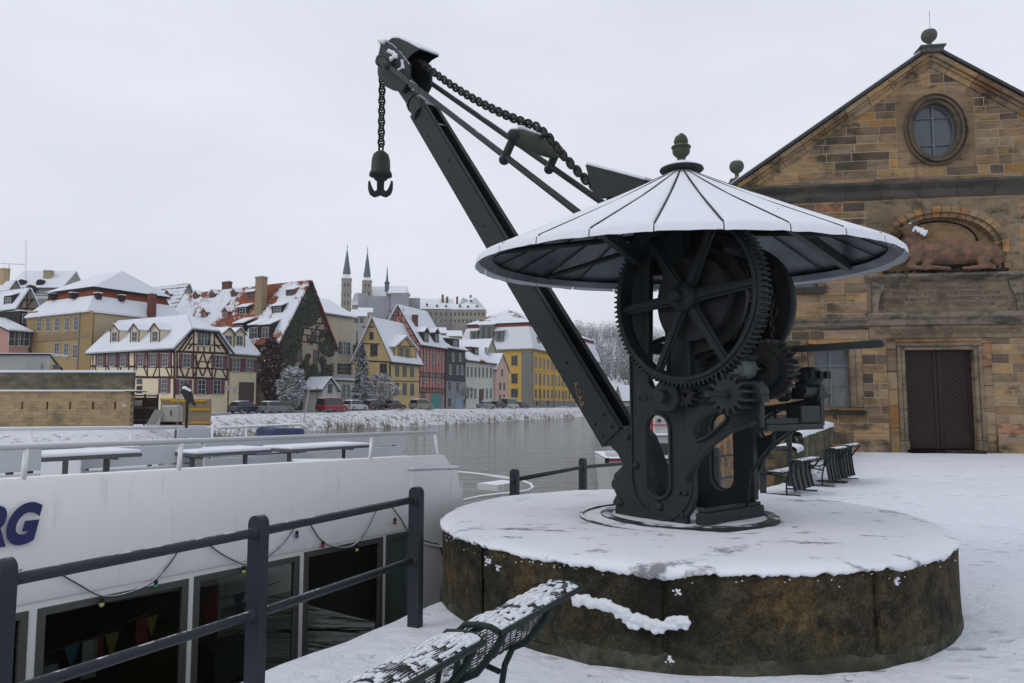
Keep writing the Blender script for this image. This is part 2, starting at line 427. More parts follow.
def mk_foot():
    t = NT('plinth_foot_render'); a = t.noise(3, 7, .75); b = t.noise(14, 6, .8)
    c = t.ramp(a, [(.36, (.022, .022, .016)), (.5, (.055, .057, .036)), (.62, (.10, .10, .078))]); c = t.mix(t.ramp(b, [(.5, 0.0), (.64, .7)]), c, (.025, .024, .019))
    t.set(Base_Color=c, Roughness=.95, Specular_IOR_Level=.2); t.bump(b, .8, .03); return t.m
M_foot = mk_foot()
def plinth():
    T = thing('stone_plinth', 'big round weathered stone drum with a thick snow cover that carries the iron crane', 'plinth', PC)
    rnd = random.Random(5)
    # drum of curved blocks with narrow vertical joints
    js = sorted([hit_circle(px) for px in (482, 663, 872)])
    js = [js[0]-.75, js[0], js[1], js[2], js[2]+.85, js[2]+1.7, js[2]+2.6, js[2]+3.3]
    mb = MB(); core = MB()
    core.lathe([(PR-.035, .0), (PR-.035, PZ-.01)], PC, n=96)
    core.build('joint_filling', M_foot, T, smooth=True)
    for i, a in enumerate(js):
        b = js[(i+1) % len(js)] + (0 if i < len(js)-1 else 2*math.pi); g = .006
        n = 26; rr = PR + rnd.uniform(-.012, .008); k = len(mb.v); prof = []
        zs = [.06, .12, .20, .28, .36, .44, .52, PZ-.05, PZ-.015, PZ]; ins = [0]*7 + [0, .012, .04]
        for zi, z in enumerate(zs):
            for j in range(n+1):
                th = a+g + (b-a-2*g)*j/n; e_ = min(j, n-j)
                r = rr - ins[zi] - (.012 if e_ == 0 else 0) + .014*mnoise.noise(Vector((th*3, z*3, 1))) + .006*mnoise.noise(Vector((th*14, z*9, 4)))
                mb.v.append(PC + V3(math.cos(th)*r, math.sin(th)*r, z))
        for zi in range(len(zs)-1):
            for j in range(n):
                q = k + zi*(n+1)+j; mb.f.append([q, q+1, q+n+2, q+n+1]); mb.c.append(None)
        for zi in range(len(zs)-1):      # cheeks of the joints
            for j in (0, n):
                p, q = mb.v[k+zi*(n+1)+j], mb.v[k+(zi+1)*(n+1)+j]; d1 = (p-PC); d1.z = 0; d1.normalize()
                mb.add([p, q, q - d1*.08, p - d1*.08], [[0,1,2,3]])
    mb.build('drum', M_plinth, T, smooth=True, recalc=False)
    # rough rendered foot
    fb = MB(); k = 0; n = 220
    for zi, (z, o) in enumerate([(-.05, .022), (.03, .02), (.07, .010), (.11, -.02)]):
        for j in range(n):
            th = 2*math.pi*j/n; r = PR + o + .015*mnoise.noise(Vector((math.cos(th)*5, math.sin(th)*5, z*4)))
            zz = z + (.09*mnoise.noise(Vector((math.cos(th)*5, math.sin(th)*5, 7))) + .03*mnoise.noise(Vector((math.cos(th)*17, math.sin(th)*17, 7))) if zi > 1 else 0)
            fb.v.append(PC + V3(math.cos(th)*r, math.sin(th)*r, zz))
    for zi in range(3):
        for j in range(n): fb.f.append([zi*n+j, zi*n+(j+1)%n, (zi+1)*n+(j+1)%n, (zi+1)*n+j]); fb.c.append(None)
    fb.build('foot', M_foot, T, smooth=True)
    # snow cover with a ragged lip
    HC = hit_circle(668) % (2*math.pi); sb = MB(); n = 900; rings = [0, .3, .6, .78, .86, .95, 1.02, 1.15, 1.35, 1.6, 1.8, 1.95, 2.05, 2.12, 2.17, 2.20, 2.215, 2.21, 2.185, 2.12]
    zz = [.045]*11 + [.044, .040, .034, .024, .010, -.004, -.016, -.024, -.024]
    for i, (r, h) in enumerate(zip(rings, zz)):
        for j in range(n):
            th = 2*math.pi*j/n; c_, s_ = math.cos(th), math.sin(th)
            lip = mnoise.noise(Vector((c_*3.0, s_*3.0, 2)))*.6 + mnoise.noise(Vector((c_*9, s_*9, 5)))*.5 + mnoise.noise(Vector((c_*28, s_*28, 5)))*.4 + mnoise.noise(Vector((c_*75, s_*75, 5)))*.3
            p = V3(c_*r, s_*r, 0); z = PZ + h + .010*mnoise.noise(p*2.2) + .005*mnoise.noise(p*7)
            if .8 < r < 1.0: z -= .018
            if i >= 15: z = PZ + h + (lip*.055 - .050*math.exp(-((th - HC)/.09)**2))*min(1, (i-14)/3); r2 = r + lip*.012
            else: r2 = r
            sb.v.append(PC + V3(c_*r2, s_*r2, z))
    for i in range(len(rings)-1):
        for j in range(n): sb.f.append([i*n+j, i*n+(j+1)%n, (i+1)*n+(j+1)%n, (i+1)*n+j]); sb.c.append(None)
    t = NT('plinth_snow'); big = t.noise(1.4, 4, .55); v = t.noise(6, 6, .65); fine = t.noise(35, 3, .7)
    p1 = t.noise(2.3, 9, .76, stretch=(1.0, 1.7, 1)); f = t.ramp(p1, [(.57, 0.0), (.65, 1.0)])
    c = t.mix(big, (.68, .71, .765), (.77, .79, .83)); c = t.mix(t.math('MULTIPLY', f, .8), c, (.09, .085, .075))
    h = t.math('ADD', t.math('MULTIPLY', v, .5), big); h = t.math('ADD', h, t.math('MULTIPLY', fine, .1)); h = t.math('SUBTRACT', h, t.math('MULTIPLY', f, .4))
    t.set(Base_Color=c, Roughness=.75, Specular_IOR_Level=.2); t.bump(h, .6, .04)
    sb.build('snow_cover', t.m, T, smooth=True)
    # drifts caught on the face of the drum
    db = MB()
    def clump(th, z, s, r0=PR):
        db.ball(PC + V3(math.cos(th)*(r0+.008), math.sin(th)*(r0+.008), z), s, 7, (1, 1, rnd.uniform(.6, 1.0)), Matrix.Rotation(rnd.uniform(0, 6), 3, 'Z'))
    a0, a1 = hit_circle(573), hit_circle(686)
    for i in range(700):
        u = rnd.random(); th = a0 + (a1-a0)*u; z = .37 + .025*math.sin(u*7) - .065*u + .008*math.sin(u*23) + rnd.gauss(0, .014) - (.04*abs(rnd.gauss(0, .4)) if u > .45 else 0)
        clump(th, z, rnd.uniform(.008, .020)*(1.0 if rnd.random() < .8 else 1.5))
    remesh(db, .009, 'snow_drift', M_snow, T, smooth_it=1); db = MB()
    for i in range(55):
        clump(rnd.uniform(hit_circle(445), hit_circle(955)), PZ - .03 - abs(rnd.gauss(0, .03)), rnd.uniform(.003, .007))
    for px, z, m in ((668, .06, 16), (675, .5, 8), (488, .53, 9), (893, .52, 7), (500, .5, 5)):
        for i in range(m): clump(hit_circle(px)+rnd.gauss(0, .008), z+rnd.gauss(0, .012), rnd.uniform(.006, .014))
    db.build('snow_clumps', M_snow, T, smooth=True)
def hit_circle(px):
    r = ray(px, 500); d = Vector((r.x, r.y, 0)); o = -PC.copy(); a = d.dot(d); b = 2*o.dot(d); c = o.dot(o) - PR*PR
    t = (-b - math.sqrt(max(0, b*b-4*a*c)))/(2*a); p = o + d*t; th = math.atan2(p.y, p.x)
    return th
plinth()

# ------------------------------------------------------------------ the crane
M_gear_shaded = mk_iron('shaded_gear_iron', (.014, .017, .018))  # crane paint darkened for the great wheel: the roof's shade is in the colour
KC = V3(1.64, 6.9, 0); KE = V3(.645, -.764, 0).normalized(); KN = V3(.764, .645, 0).normalized()
def K(px, py, k=0):
    q = hit(px, py, KC + KN*k, KN) - KC; return (q.dot(KE), q.z)
def KP(pts, k): return [K(x, y, k) for x, y in pts]
def KW(x, z, k=0): return KC + KE*x + KN*k + ZZ*z
def stadium(cx, z0, z1, w, n=10, w2=None):
    w2 = w2 or w; pts = []
    for i in range(n+1): a = math.pi*i/n; pts.append((cx + w2*math.cos(a), z1 - w2 + w2*math.sin(a)))
    for i in range(n+1): a = math.pi + math.pi*i/n; pts.append((cx + w*math.cos(a), z0 + w + w*math.sin(a)))
    return pts
def ring_pts(c, r, n, r2=None, teeth=False):
    out = []
    if not teeth: return [(c[0]+r*math.cos(2*math.pi*i/n), c[1]+r*math.sin(2*math.pi*i/n)) for i in range(n)]
    for i in range(n):
        for f, q in ((.0, r), (.18, r2), (.42, r2), (.60, r)):
            a = 2*math.pi*(i+f)/n; out.append((c[0]+q*math.cos(a), c[1]+q*math.sin(a)))
    return out
def gear_mesh(mb, c, r_in, r_root, r_tip, n, k0, k1):
    mb.slab([ring_pts(c, r_root, n, r_tip, True), ring_pts(c, r_in, 48)], KC, KE, ZZ, KN, k0, k1)
CR = thing('harbour_crane', 'old dark grey cast iron hand crane with round snowy roof, standing on the stone plinth', 'crane', V3(1.64, 6.9, PZ+.04), math.atan2(KE.y, KE.x))
def crane():
    rnd = random.Random(11)
    kslab = lambda mb, loops, k0, k1: mb.slab(loops, KC, KE, ZZ, KN, k0, k1)
    B0 = PZ + .045
    # turntable ring
    mb = MB(); mb.lathe([(.80, B0-.05), (.80, B0+.012), (.74, B0+.018), (.70, B0+.012), (.70, B0-.05)], KC + V3(-.02, -.03, 0), n=64); mb.build('turntable_ring', mk_iron('ring_iron', (.0205, .0255, .0275), snow=dict(lo=.7, hi=.95, thr=.52, nscale=3)), CR, smooth='auto')
    mb = MB(); mb.lathe([(.0, B0-.01), (.69, B0-.01)], KC + V3(-.02, -.03, 0), n=48); mb.build('turntable_pit', M_ironD, CR)
    mb = MB(); mb.lathe([(.995, B0-.06), (.995, B0-.003), (.965, B0-.003), (.965, B0-.06)], KC + V3(-.02, -.03, 0), n=80); mb.build('rail_ring', mk_iron('rail_ring_iron', (.022, .024, .025), snow=dict(lo=.5, hi=.95, thr=.45, nscale=2.2)), CR)
    # two cheek plates
    def plate(k0, k1, near):
        out = [(-.47, B0)]
        out += [(.34, B0)] + [(.18 + .24*math.cos(a), B0+.26 + .26*math.sin(a)) for a in [R(-50), R(-30), R(-10), R(0)]]
        out += [(.415, 1.9), (.39, 3.18), (.30, 3.3), (-.15, 3.3), (-.24, 3.18), (-.265, 1.9), (-.265, 1.42), (-.33, 1.30), (-.37, 1.12), (-.46, 1.02), (-.485, .90), (-.45, .84)]
        mb = MB(); kslab(mb, [out, stadium(.05, .86, 1.60, .135), stadium(.07, 1.80, 3.05, .115, w2=.085)], k0, k1)
        p = mb.build('side_plate', M_iron, CR, bevel=.006)
        f = -1 if near else 1; ks = k0 if near else k1
        rb = MB()
        # raised borders round the slots and along the plate edge
        for st in (stadium(.05, .86, 1.60, .135), stadium(.07, 1.80, 3.05, .115, w2=.085)):
            pts = [KW(x, z, ks + f*.012) for x, z in st]; rb.tube(pts + [pts[0]], .016, 6, False)
        edge = [(-.25, 3.15), (-.25, 1.9), (-.25, 1.1)] + [(.075 + .325*math.cos(a), 1.02 + .335*math.sin(a)) for a in [math.pi + i*math.pi/14 for i in range(15)]] + [(.40, 1.1), (.40, 1.9), (.375, 3.15)]
        rb.tube([KW(x, z, ks + f*.006) for x, z in edge], .013, 6)
        rb.build('raised_border', M_iron, p, smooth=True)
        for x, z, r in ((-.20, 1.13, .034), (.06, .79, .038), (.27, .93, .024), (.335, .93, .024), (.30, .745, .024), (-.40, .78, .036), (-.30, 1.38, .03), (.30, 1.15, .0)):
            if r: bb = MB(); bb.ball(KW(x, z, ks + f*.004), r, 10, (1, 1, 1)); bb.build('rivet', M_iron, p, smooth=True)
        return p
    pn = plate(-.50, -.44, True); plate(.44, .50, False)
    # worn raised lettering over the near slot
    tb = MB(); put_text(tb, 'K B St E V', .075, KW(-.17, 1.70, -.502), KE, ZZ, -KN, extrude=.003); tb.build('raised_letters', M_iron, pn)
    # bottom frame between the plates
    mb = MB(); 
    mb.obox(KW(.40, B0, -.46), KE*.10, KN*.90, ZZ*.10); mb.obox(KW(.41, B0+.10, -.44), KE*.07, KN*.86, ZZ*.03)
    mb.obox(KW(-.42, B0, -.44), KE*.12, KN*.88, ZZ*.16)
    mb.build('base_frame', M_iron, CR, bevel=.008)
    mb = MB(); mb.obox(KW(.42, B0+.15, .30), KE*.07, KN*.07, ZZ*.84); mb.obox(KW(.40, B0+.96, .28), KE*.12, KN*.11, ZZ*.04); mb.build('rear_post', M_iron, CR, bevel=.005)
    mb = MB(); mb.obox(KW(-.22, 2.15, -.44), KE*.10, KN*.88, ZZ*.10); mb.obox(KW(.24, 3.12, -.44), KE*.10, KN*.88, ZZ*.12); mb.obox(KW(-.22, 3.12, -.44), KE*.10, KN*.88, ZZ*.12)
    mb.build('cross_beam', M_iron, CR)
    # curved brackets carrying the winding shaft
    for k0, k1, nm in ((-.53, -.47, 1), (.42, .48, 0)):
        px = [(690,482),(699,463),(712,447),(731,433),(748,427),(760,424),(762,404),(757,398),(745,399),(730,402),(712,405),(696,406),(686,402),(687,440)]
        o = KP(px, -.5); o = [(max(x, .37) if i in (0, 12, 13) else x, z) for i, (x, z) in enumerate(o)]
        h1 = KP([(706,416),(718,410),(728,411),(730,419),(722,427),(710,437),(700,441),(696,434),(699,424)], -.5)
        mb = MB(); kslab(mb, [o, h1], k0, k1); br = mb.build('bracket', M_iron, CR, bevel=.008)
        rb = MB(); lo = KP([(691,480),(700,461),(713,445),(731,432),(748,426),(760,422)], -.5)
        kk = k0 - .02 if nm else k1 + .02
        rb.tube([KW(x, z, kk) for x, z in lo], .022, 6); hp = [KW(x, z, kk+.005) for x, z in h1]; rb.tube(hp + [hp[0]], .014, 6, False)
        rb.build('bracket_rib', M_iron, br, smooth=True)
    mb = MB()
    mb.obox(KW(.98, 1.50, -.53), KE*.10, KN*.06, ZZ*.36); mb.obox(KW(.98, 1.50, .42), KE*.10, KN*.06, ZZ*.36)
    mb.obox(KW(.94, 1.47, -.47), KE*.16, KN*.89, ZZ*.05); mb.obox(KW(1.05, 1.52, -.45), KE*.03, KN*.86, ZZ*.05)
    mb.build('shaft_tray', M_iron, CR, bevel=.006)
    # great gear wheel
    hub = (.485, 2.575)
    mb = MB(); gear_mesh(mb, hub, .680, .722, .755, 104, -.70, -.585)
    kslab(mb, [ring_pts(hub, .70, 64), ring_pts(hub, .668, 64)], -.715, -.57)
    g = mb.build('great_gear', M_gear_shaded, CR)
    for i in range(6):
        a = R(4) + i*math.pi/3; d = KE*math.cos(a) + ZZ*math.sin(a); s = -KE*math.sin(a) + ZZ*math.cos(a); c = KW(hub[0], hub[1], -.645)
        sp = MB(); L = .575
        for (w0, w1, t) in ((.030, .018, .06), (.055, .038, .022)):
            p = [c + d*.10 - s*w0, c + d*.10 + s*w0, c + d*(.10+L) + s*w1, c + d*(.10+L) - s*w1]
            k = len(sp.v); sp.v += [q - KN*t/2 for q in p] + [q + KN*t/2 for q in p]
            for f in ([0,1,2,3],[4,7,6,5],[0,4,5,1],[1,5,6,2],[2,6,7,3],[3,7,4,0]): sp.f.append([x+k for x in f]); sp.c.append(None)
        sp.build('spoke', M_gear_shaded, g, bevel=.004)
    hb = MB(); hb.lathe([(.0, .18), (.045, .18), (.05, .165), (.05, .10), (.085, .09), (.115, .07), (.125, .05), (.125, -.05), (.0, -.05)], KW(hub[0], hub[1], -.645), -KN, 32); hb.build('hub', M_gear_shaded, g, smooth='auto')
    # chain drum with its flanges and coils
    mb = MB(); mb.lathe([(0, -.57), (.36, -.57), (.36, .12), (0, .12)], KW(hub[0], hub[1]), KN, 40)
    dr = mb.build('chain_drum', M_ironD, CR, smooth='auto')
    fl = MB(); fl.lathe([(.0, .06), (.53, .06), (.55, .08), (.55, .12), (.53, .14), (0, .14)], KW(hub[0]+.02, hub[1]-.02), KN, 48); fl.lathe([(.0, -.46), (.45, -.46), (.45, -.42), (0, -.42)], KW(*hub), KN, 40); fl.build('drum_flange', M_ironD, dr, smooth='auto')
    ch = MB()
    def link(mb, c, d, s, L, w, r):       # one oval link: centre, long axis, wide axis
        d = d.normalized(); s = (s - d*s.dot(d)).normalized(); hl = L/2 - w/2; pts = []
        for i in range(5): a = -math.pi/2 + math.pi*i/4; pts.append(c + d*(hl + w/2*math.cos(a)) + s*(w/2*math.sin(a)))
        for i in range(5): a = math.pi/2 + math.pi*i/4; pts.append(c + d*(-hl + w/2*math.cos(a)) + s*(w/2*math.sin(a)))
        mb.tube(pts + [pts[0]], r, 6, False)
    def chain(mb, path, pitch, L, w, r, up=ZZ):
        P = [Vector(p) for p in path]; dist = 0; i = 0; acc = 0; nxt = 0; idx = 0
        segs = [(a, b, (b-a).length) for a, b in zip(P, P[1:])]
        for a, b, l in segs:
            while nxt <= acc + l:
                c = a.lerp(b, (nxt-acc)/l); d = (b-a); side = d.cross(up).normalized(); s = side if idx % 2 else side.cross(d).normalized()
                s = (s + side*(.25 if idx % 2 == 0 else -.25)).normalized() if idx % 2 == 0 else (s + side.cross(d).normalized()*.25)
                link(mb, c, d, s, L, w, r); nxt += pitch; idx += 1
            acc += l
    for t in range(6):
        pts = [KW(hub[0]+.395*math.cos(a), hub[1]+.395*math.sin(a), -.40 + t*.078 + .078*a/6.2832) for a in [i*2*math.pi/36 for i in range(37)]]
        chain(ch, pts, .072, .10, .068, .012, up=KN)
    ch.build('wound_chain', M_chain, dr, smooth=True)
    # pinion, winding shaft, bearings and side gears
    sh = K(744, 394, -.62)
    def disc(nm, c, prof, mat=M_iron, par=CR, n=32):
        mb = MB(); mb.lathe(prof, KW(c[0], c[1]), KN, n); return mb.build(nm, mat, par, smooth='auto')
    pz = (.90, 1.76)
    sf = disc('winding_shaft', pz, [(0, -.98), (.024, -.98), (.024, -.80), (.032, -.79), (.032, -.52), (.055, -.52), (.055, -.44), (.034, -.43), (.034, .10), (.058, .10), (.058, .16), (.034, .17), (.034, .55), (.05, .56), (.05, .66), (.024, .67), (.024, .92), (0, .92)])
    mb = MB(); gear_mesh(mb, pz, .03, .115, .165, 15, -.72, -.57); mb.slab([ring_pts(pz, .14, 24), ring_pts(pz, .03, 24)], KC, KE, ZZ, KN, -.57, -.555); mb.build('pinion', M_iron, CR)
    mb = MB(); mb.slab([ring_pts((1.02, 1.78), .085, 24)], KC, KE, ZZ, KN, -.57, -.44); mb.obox(KW(.93, 1.70, -.56), KE*.18, KN*.11, ZZ*.05); mb.build('bearing', M_iron, CR, bevel=.005)
    mb = MB(); mb.slab([ring_pts((1.0, 1.78), .085, 24)], KC, KE, ZZ, KN, .40, .52); mb.build('bearing', M_iron, CR, bevel=.005)
    disc('roller_flange', (.24, 1.75), [(0, -.72), (.05, -.72), (.055, -.70), (.055, -.64), (.13, -.64), (.14, -.625), (.14, -.59), (.07, -.58), (.07, -.5), (0, -.5)])
    mb = MB(); gear_mesh(mb, (.42, 1.76), .02, .075, .105, 12, -.60, -.50); mb.build('small_gear', M_ironD, CR)
    mb = MB(); gear_mesh(mb, (.93, 1.97), .04, .20, .25, 26, -.20, -.08); kslab(mb, [ring_pts((.93, 1.97), .15, 20), ring_pts((.93,1.97), .04, 20)], -.25, .0); mb.build('intermediate_gear', M_ironD, CR)
    mb = MB(); gear_mesh(mb, (.60, 1.98), .04, .20, .25, 24, -.28, -.18); mb.build('intermediate_gear', M_ironD, CR)
    # bevel gear lying on top at the right end
    mb = MB(); c = KW(1.02, 1.93, .34)
    for i in range(14):
        a = 2*math.pi*i/14; d = KE*math.cos(a) + KN*math.sin(a); s = -KE*math.sin(a) + KN*math.cos(a)
        mb.obox(c + d*.10 - s*.016 - ZZ*.03, d*.075, s*.032, ZZ*.06)
    mb.lathe([(0, -.08), (.10, -.08), (.13, -.03), (.12, .03), (.06, .07), (0, .07)], c, ZZ, 24); mb.build('bevel_gear', M_ironD, CR)
    mb = MB(); mb.obox(KW(.96, 1.53, .05), KE*.14, KN*.32, ZZ*.14); mb.lathe([(0, -.14), (.07, -.14), (.07, .14), (0, .14)], KW(1.0, 1.80, .34), KN, 20); mb.build('gear_case', M_ironD, CR, bevel=.01)
    disc('cast_lamp_body', (.80, 1.98), [(0, -.42), (.085, -.42), (.095, -.36), (.095, -.20), (.05, -.12), (.02, -.06), (0, -.06)], simple('grey_green_enamel', (.13, .16, .155), .45), CR, 10)
    # long lever
    a, b = K(752, 352, 0), K(884, 343.5, 0); mb = MB()
    d = KW(*b) - KW(*a); u = d.normalized(); vv = u.cross(KN).normalized()
    n = 8; L = d.length; out = [(-.3, -.022), (L-.03, -.03)] + [(L-.03 + .03*math.sin(t), -.03*math.cos(t)) for t in [math.pi*i/n for i in range(1, n)]] + [(L-.03, .03), (-.3, .022)]
    mb.slab([out], KW(*a), u, vv, KN, -.02, .02); mb.build('hand_lever', M_iron, CR, bevel=.006)
    mb = MB(); p = [KW(*K(x, y, 0)) for x, y in ((770, 318), (772, 332), (770, 345))]; chain(mb, p, .05, .075, .045, .009); mb.build('lever_chain', M_chain, CR, smooth=True)
    mb = MB(); q = [(774,408),(775,418),(775,429),(773,445),(768,453),(759,462),(753,470),(749,484),(747,507)]
    mb.tube([KW(*K(x, y, .12), .12) for x, y in q], .016, 7); mb.tube([KW(*K(x+7, y, .12), .12) for x, y in ((740,484),(741,506))], .010, 6)
    mb.build('brake_rod', M_iron, CR, smooth=True)
    mb = MB()    # bands and arms low inside
    for k in (-.36, .3):
        pts = [(.12 + .42*math.cos(a), 1.98 + .30*math.sin(a)) for a in [R(20+i*14) for i in range(11)]]; mb.tube([KW(x, z, k) for x, z in pts], .028, 6)
        mb.tube([KW(.1, 2.02, k), KW(.55, 2.12, k), KW(.95, 2.05, k)], .03, 6)
    mb.build('brake_band', M_ironD, CR, smooth=True)
    # upper works below the roof: guide sheave, blocks, roof post and struts
    mb = MB(); mb.lathe([(0, -.05), (.24, -.05), (.26, -.04), (.22, 0), (.26, .04), (.24, .05), (0, .05)], KW(-.12, 3.2), KN, 32); mb.build('guide_sheave', M_ironD, CR, smooth='auto')
    mb = MB()
    mb.slab([[(-.36, 2.92), (-.05, 2.86), (.35, 2.84), (.66, 2.88), (.70, 3.02), (.62, 3.14), (.50, 3.2), (.52, 3.42), (-.2, 3.42), (-.40, 3.2)]], KC, KE, ZZ, KN, -.38, .24)
    mb.build('headstock', M_ironD, CR, bevel=.02)
    mb = MB(); mb.tube([KW(.62, 3.02, -.1), KW(.62, 3.2, -.1), KW(.66, 3.27, -.1), KW(.78, 3.30, -.1)], .03, 8); mb.build('bent_pipe', M_ironD, CR, smooth=True)
    mb = MB(); mb.tube([KW(.1, 3.3, 0), KW(.1, 3.86, 0)], .05, 10); mb.build('roof_post', M_iron, CR, smooth=True)
    return link, chain
link, chain = crane()

# roof of the crane: sixteen sheet metal fields under snow
RC = V3(1.63, 6.9, 0); RA, RB = 1.95, 1.50; RZ, RT = 3.04, 3.95
def mk_sheet():
    t = NT('weathered_sheet_metal'); a = t.noise(1.6, 6, .65); b = t.noise(2.2, 6, .7, stretch=(1, 1, 3))
    c = t.ramp(a, [(.35, (.055, .067, .077)), (.55, (.11, .13, .145)), (.7, (.15, .175, .19))]); c = t.mix(t.ramp(b, [(.55, 0.0), (.72, .7)]), c, (.05, .06, .05))
    t.set(Base_Color=c, Roughness=.5, Metallic=.25); t.bump(a, .2, .02); return t.m
M_sheet = mk_sheet()
def roof():
    n = 24; off = R(13.5)
    def rp(i, f, z0=0, s=1.0):
        th = off + 2*math.pi*i/n; return V3(RC.x + RA*s*f*math.cos(th), RC.y + RB*s*f*math.sin(th), RT + (RZ-RT)*f**.92 + z0)
    mb = MB(); fr = [.02, .25, .5, .75, 1.0]
    for i in range(n):
        for a, b in zip(fr, fr[1:]):
            for j in (0, .25, .5, .75): mb.add([rp(i+j, a), rp(i+j+.25, a), rp(i+j+.25, b), rp(i+j, b)], [[0,1,2,3]])
    mb.build('roof_sheet', M_sheet, CR, recalc=False)
    # fascia below the rim
    mb = MB()
    for i in [q/4 for q in range(4*n)]:
        a, b = rp(i, 1), rp(i+.25, 1); c, d = rp(i, .975, -.065), rp(i+.25, .975, -.065); e_, f_ = rp(i, .93, -.05), rp(i+.25, .93, -.05)
        mb.add([a, b, d, c], [[0,1,2,3]]); mb.add([c, d, f_, e_], [[0,1,2,3]])
    rf = mb.build('roof_fascia', M_sheet, CR, recalc=False)
    rv = MB()
    for i in range(n):
        for s in (.12, .5, .88): p = rp(i, .987, -.035).lerp(rp(i+1, .987, -.035), s); rv.ball(p, .012, 6)
    rv.build('rivet', M_iron, rf)
    mb = MB()
    for i in range(n): mb.tube([rp(i, .03, -.012), rp(i, .5, -.012), rp(i, .985, -.02)], .008, 5)
    mb.build('roof_seam', M_ironD, CR)
    # snow fields, parted by the standing seams
    sn = MB(); rnd = random.Random(2); G = [0, .035, .12, .3, .5, .7, .88, .965, 1]; FF = [.045, .12, .25, .4, .55, .7, .85, .95, .99, 1.012, 1.016]
    for i in range(n):
        k = len(sn.v); m = len(G)
        for fi, f in enumerate(FF):
            g = min(.45, .003/(f*.34)+.001)
            for j, s in enumerate(G):
                q = g + s*(1-2*g); p = rp(i+q, f)
                h = .002 if j in (0, m-1) else .014 if j in (1, m-2) else .022
                if fi == len(FF)-1: h = -.050 + .010*mnoise.noise(p*14)
                elif fi == len(FF)-2: h = .004
                elif fi == len(FF)-3: h = min(h, .028)
                sn.v.append(p + V3(0, 0, h + .004*mnoise.noise(p*6)))
        for fi in range(len(FF)-1):
            for j in range(m-1): a = k+fi*m+j; sn.f.append([a, a+1, a+m+1, a+m]); sn.c.append(None)
    t = NT('roof_snow'); z = t.noise(3, 6, .6)
    t.set(Base_Color=t.mix(z, (.69, .72, .78), (.77, .79, .835)), Roughness=.7, Specular_IOR_Level=.2); t.bump(t.math('ADD', z, t.math('MULTIPLY', t.noise(30, 3), .15)), .3, .03)
    sn.build('roof_snow', t.m, CR, smooth=True)
    sm_ = MB()
    for i in range(n): sm_.tube([rp(i, .04, .012), rp(i, .5, .012), rp(i, .97, .012), rp(i, 1.0, .010)], .006, 5)
    sm_.build('standing_seam', M_ironD, CR)
    # cap and finial
    mb = MB(); mb.lathe([(0, 3.9), (.20, 3.915), (.21, 3.925), (.20, 3.945), (.14, 3.965), (.10, 3.98), (.085, 4.0), (0, 4.0)], RC, n=28); mb.build('roof_cap', mk_iron('cap_iron', (.03, .034, .033), snow=dict(lo=.3, hi=.6, thr=.36, nscale=5)), CR, smooth=True)
    mb = MB(); mb.lathe([(0, 3.98), (.045, 4.0), (.038, 4.04), (.05, 4.055), (.078, 4.085), (.085, 4.115), (.075, 4.135), (.095, 4.145), (.09, 4.16), (.05, 4.168), (.066, 4.19), (.068, 4.215), (.055, 4.25), (.025, 4.285), (0, 4.29)], RC, n=24)
    mb.build('acorn_finial', mk_iron('mossy_bronze', (.055, .060, .038), snow=dict(lo=.5, hi=.8, thr=.5, nscale=12)), CR, smooth=True)
    # struts from the headstock to the rim
    for px0, py0, px1, py1, k in ((640, 262, 597, 228, -.55), (775, 215, 884, 268, -.35)):
        a = hit(px0, py0, KC + KN*k, KN)
        th = math.atan2((atz(px1, py1, RZ+.02) - RC).y/RB, (atz(px1, py1, RZ+.02) - RC).x/RA); 
        b = V3(RC.x + RA*.93*math.cos(th), RC.y + RB*.93*math.sin(th), RZ+.02)
        mb = MB(); d = (b-a).normalized(); s = d.cross(ZZ).normalized(); u = s.cross(d); mb.obox(a - s*.03 - u*.05, b-a, s*.06, u*.10); mb.build('roof_strut', M_iron, CR, bevel=.004)
    for i in (4, 8, 12, 16, 20):
        a = KW(.1, 3.3, 0); b = rp(i, .93, -.04); mb = MB(); mb.tube([a.lerp(b, .15), b], .028, 6); mb.build('roof_strut', M_iron, CR, smooth=True)
roof()

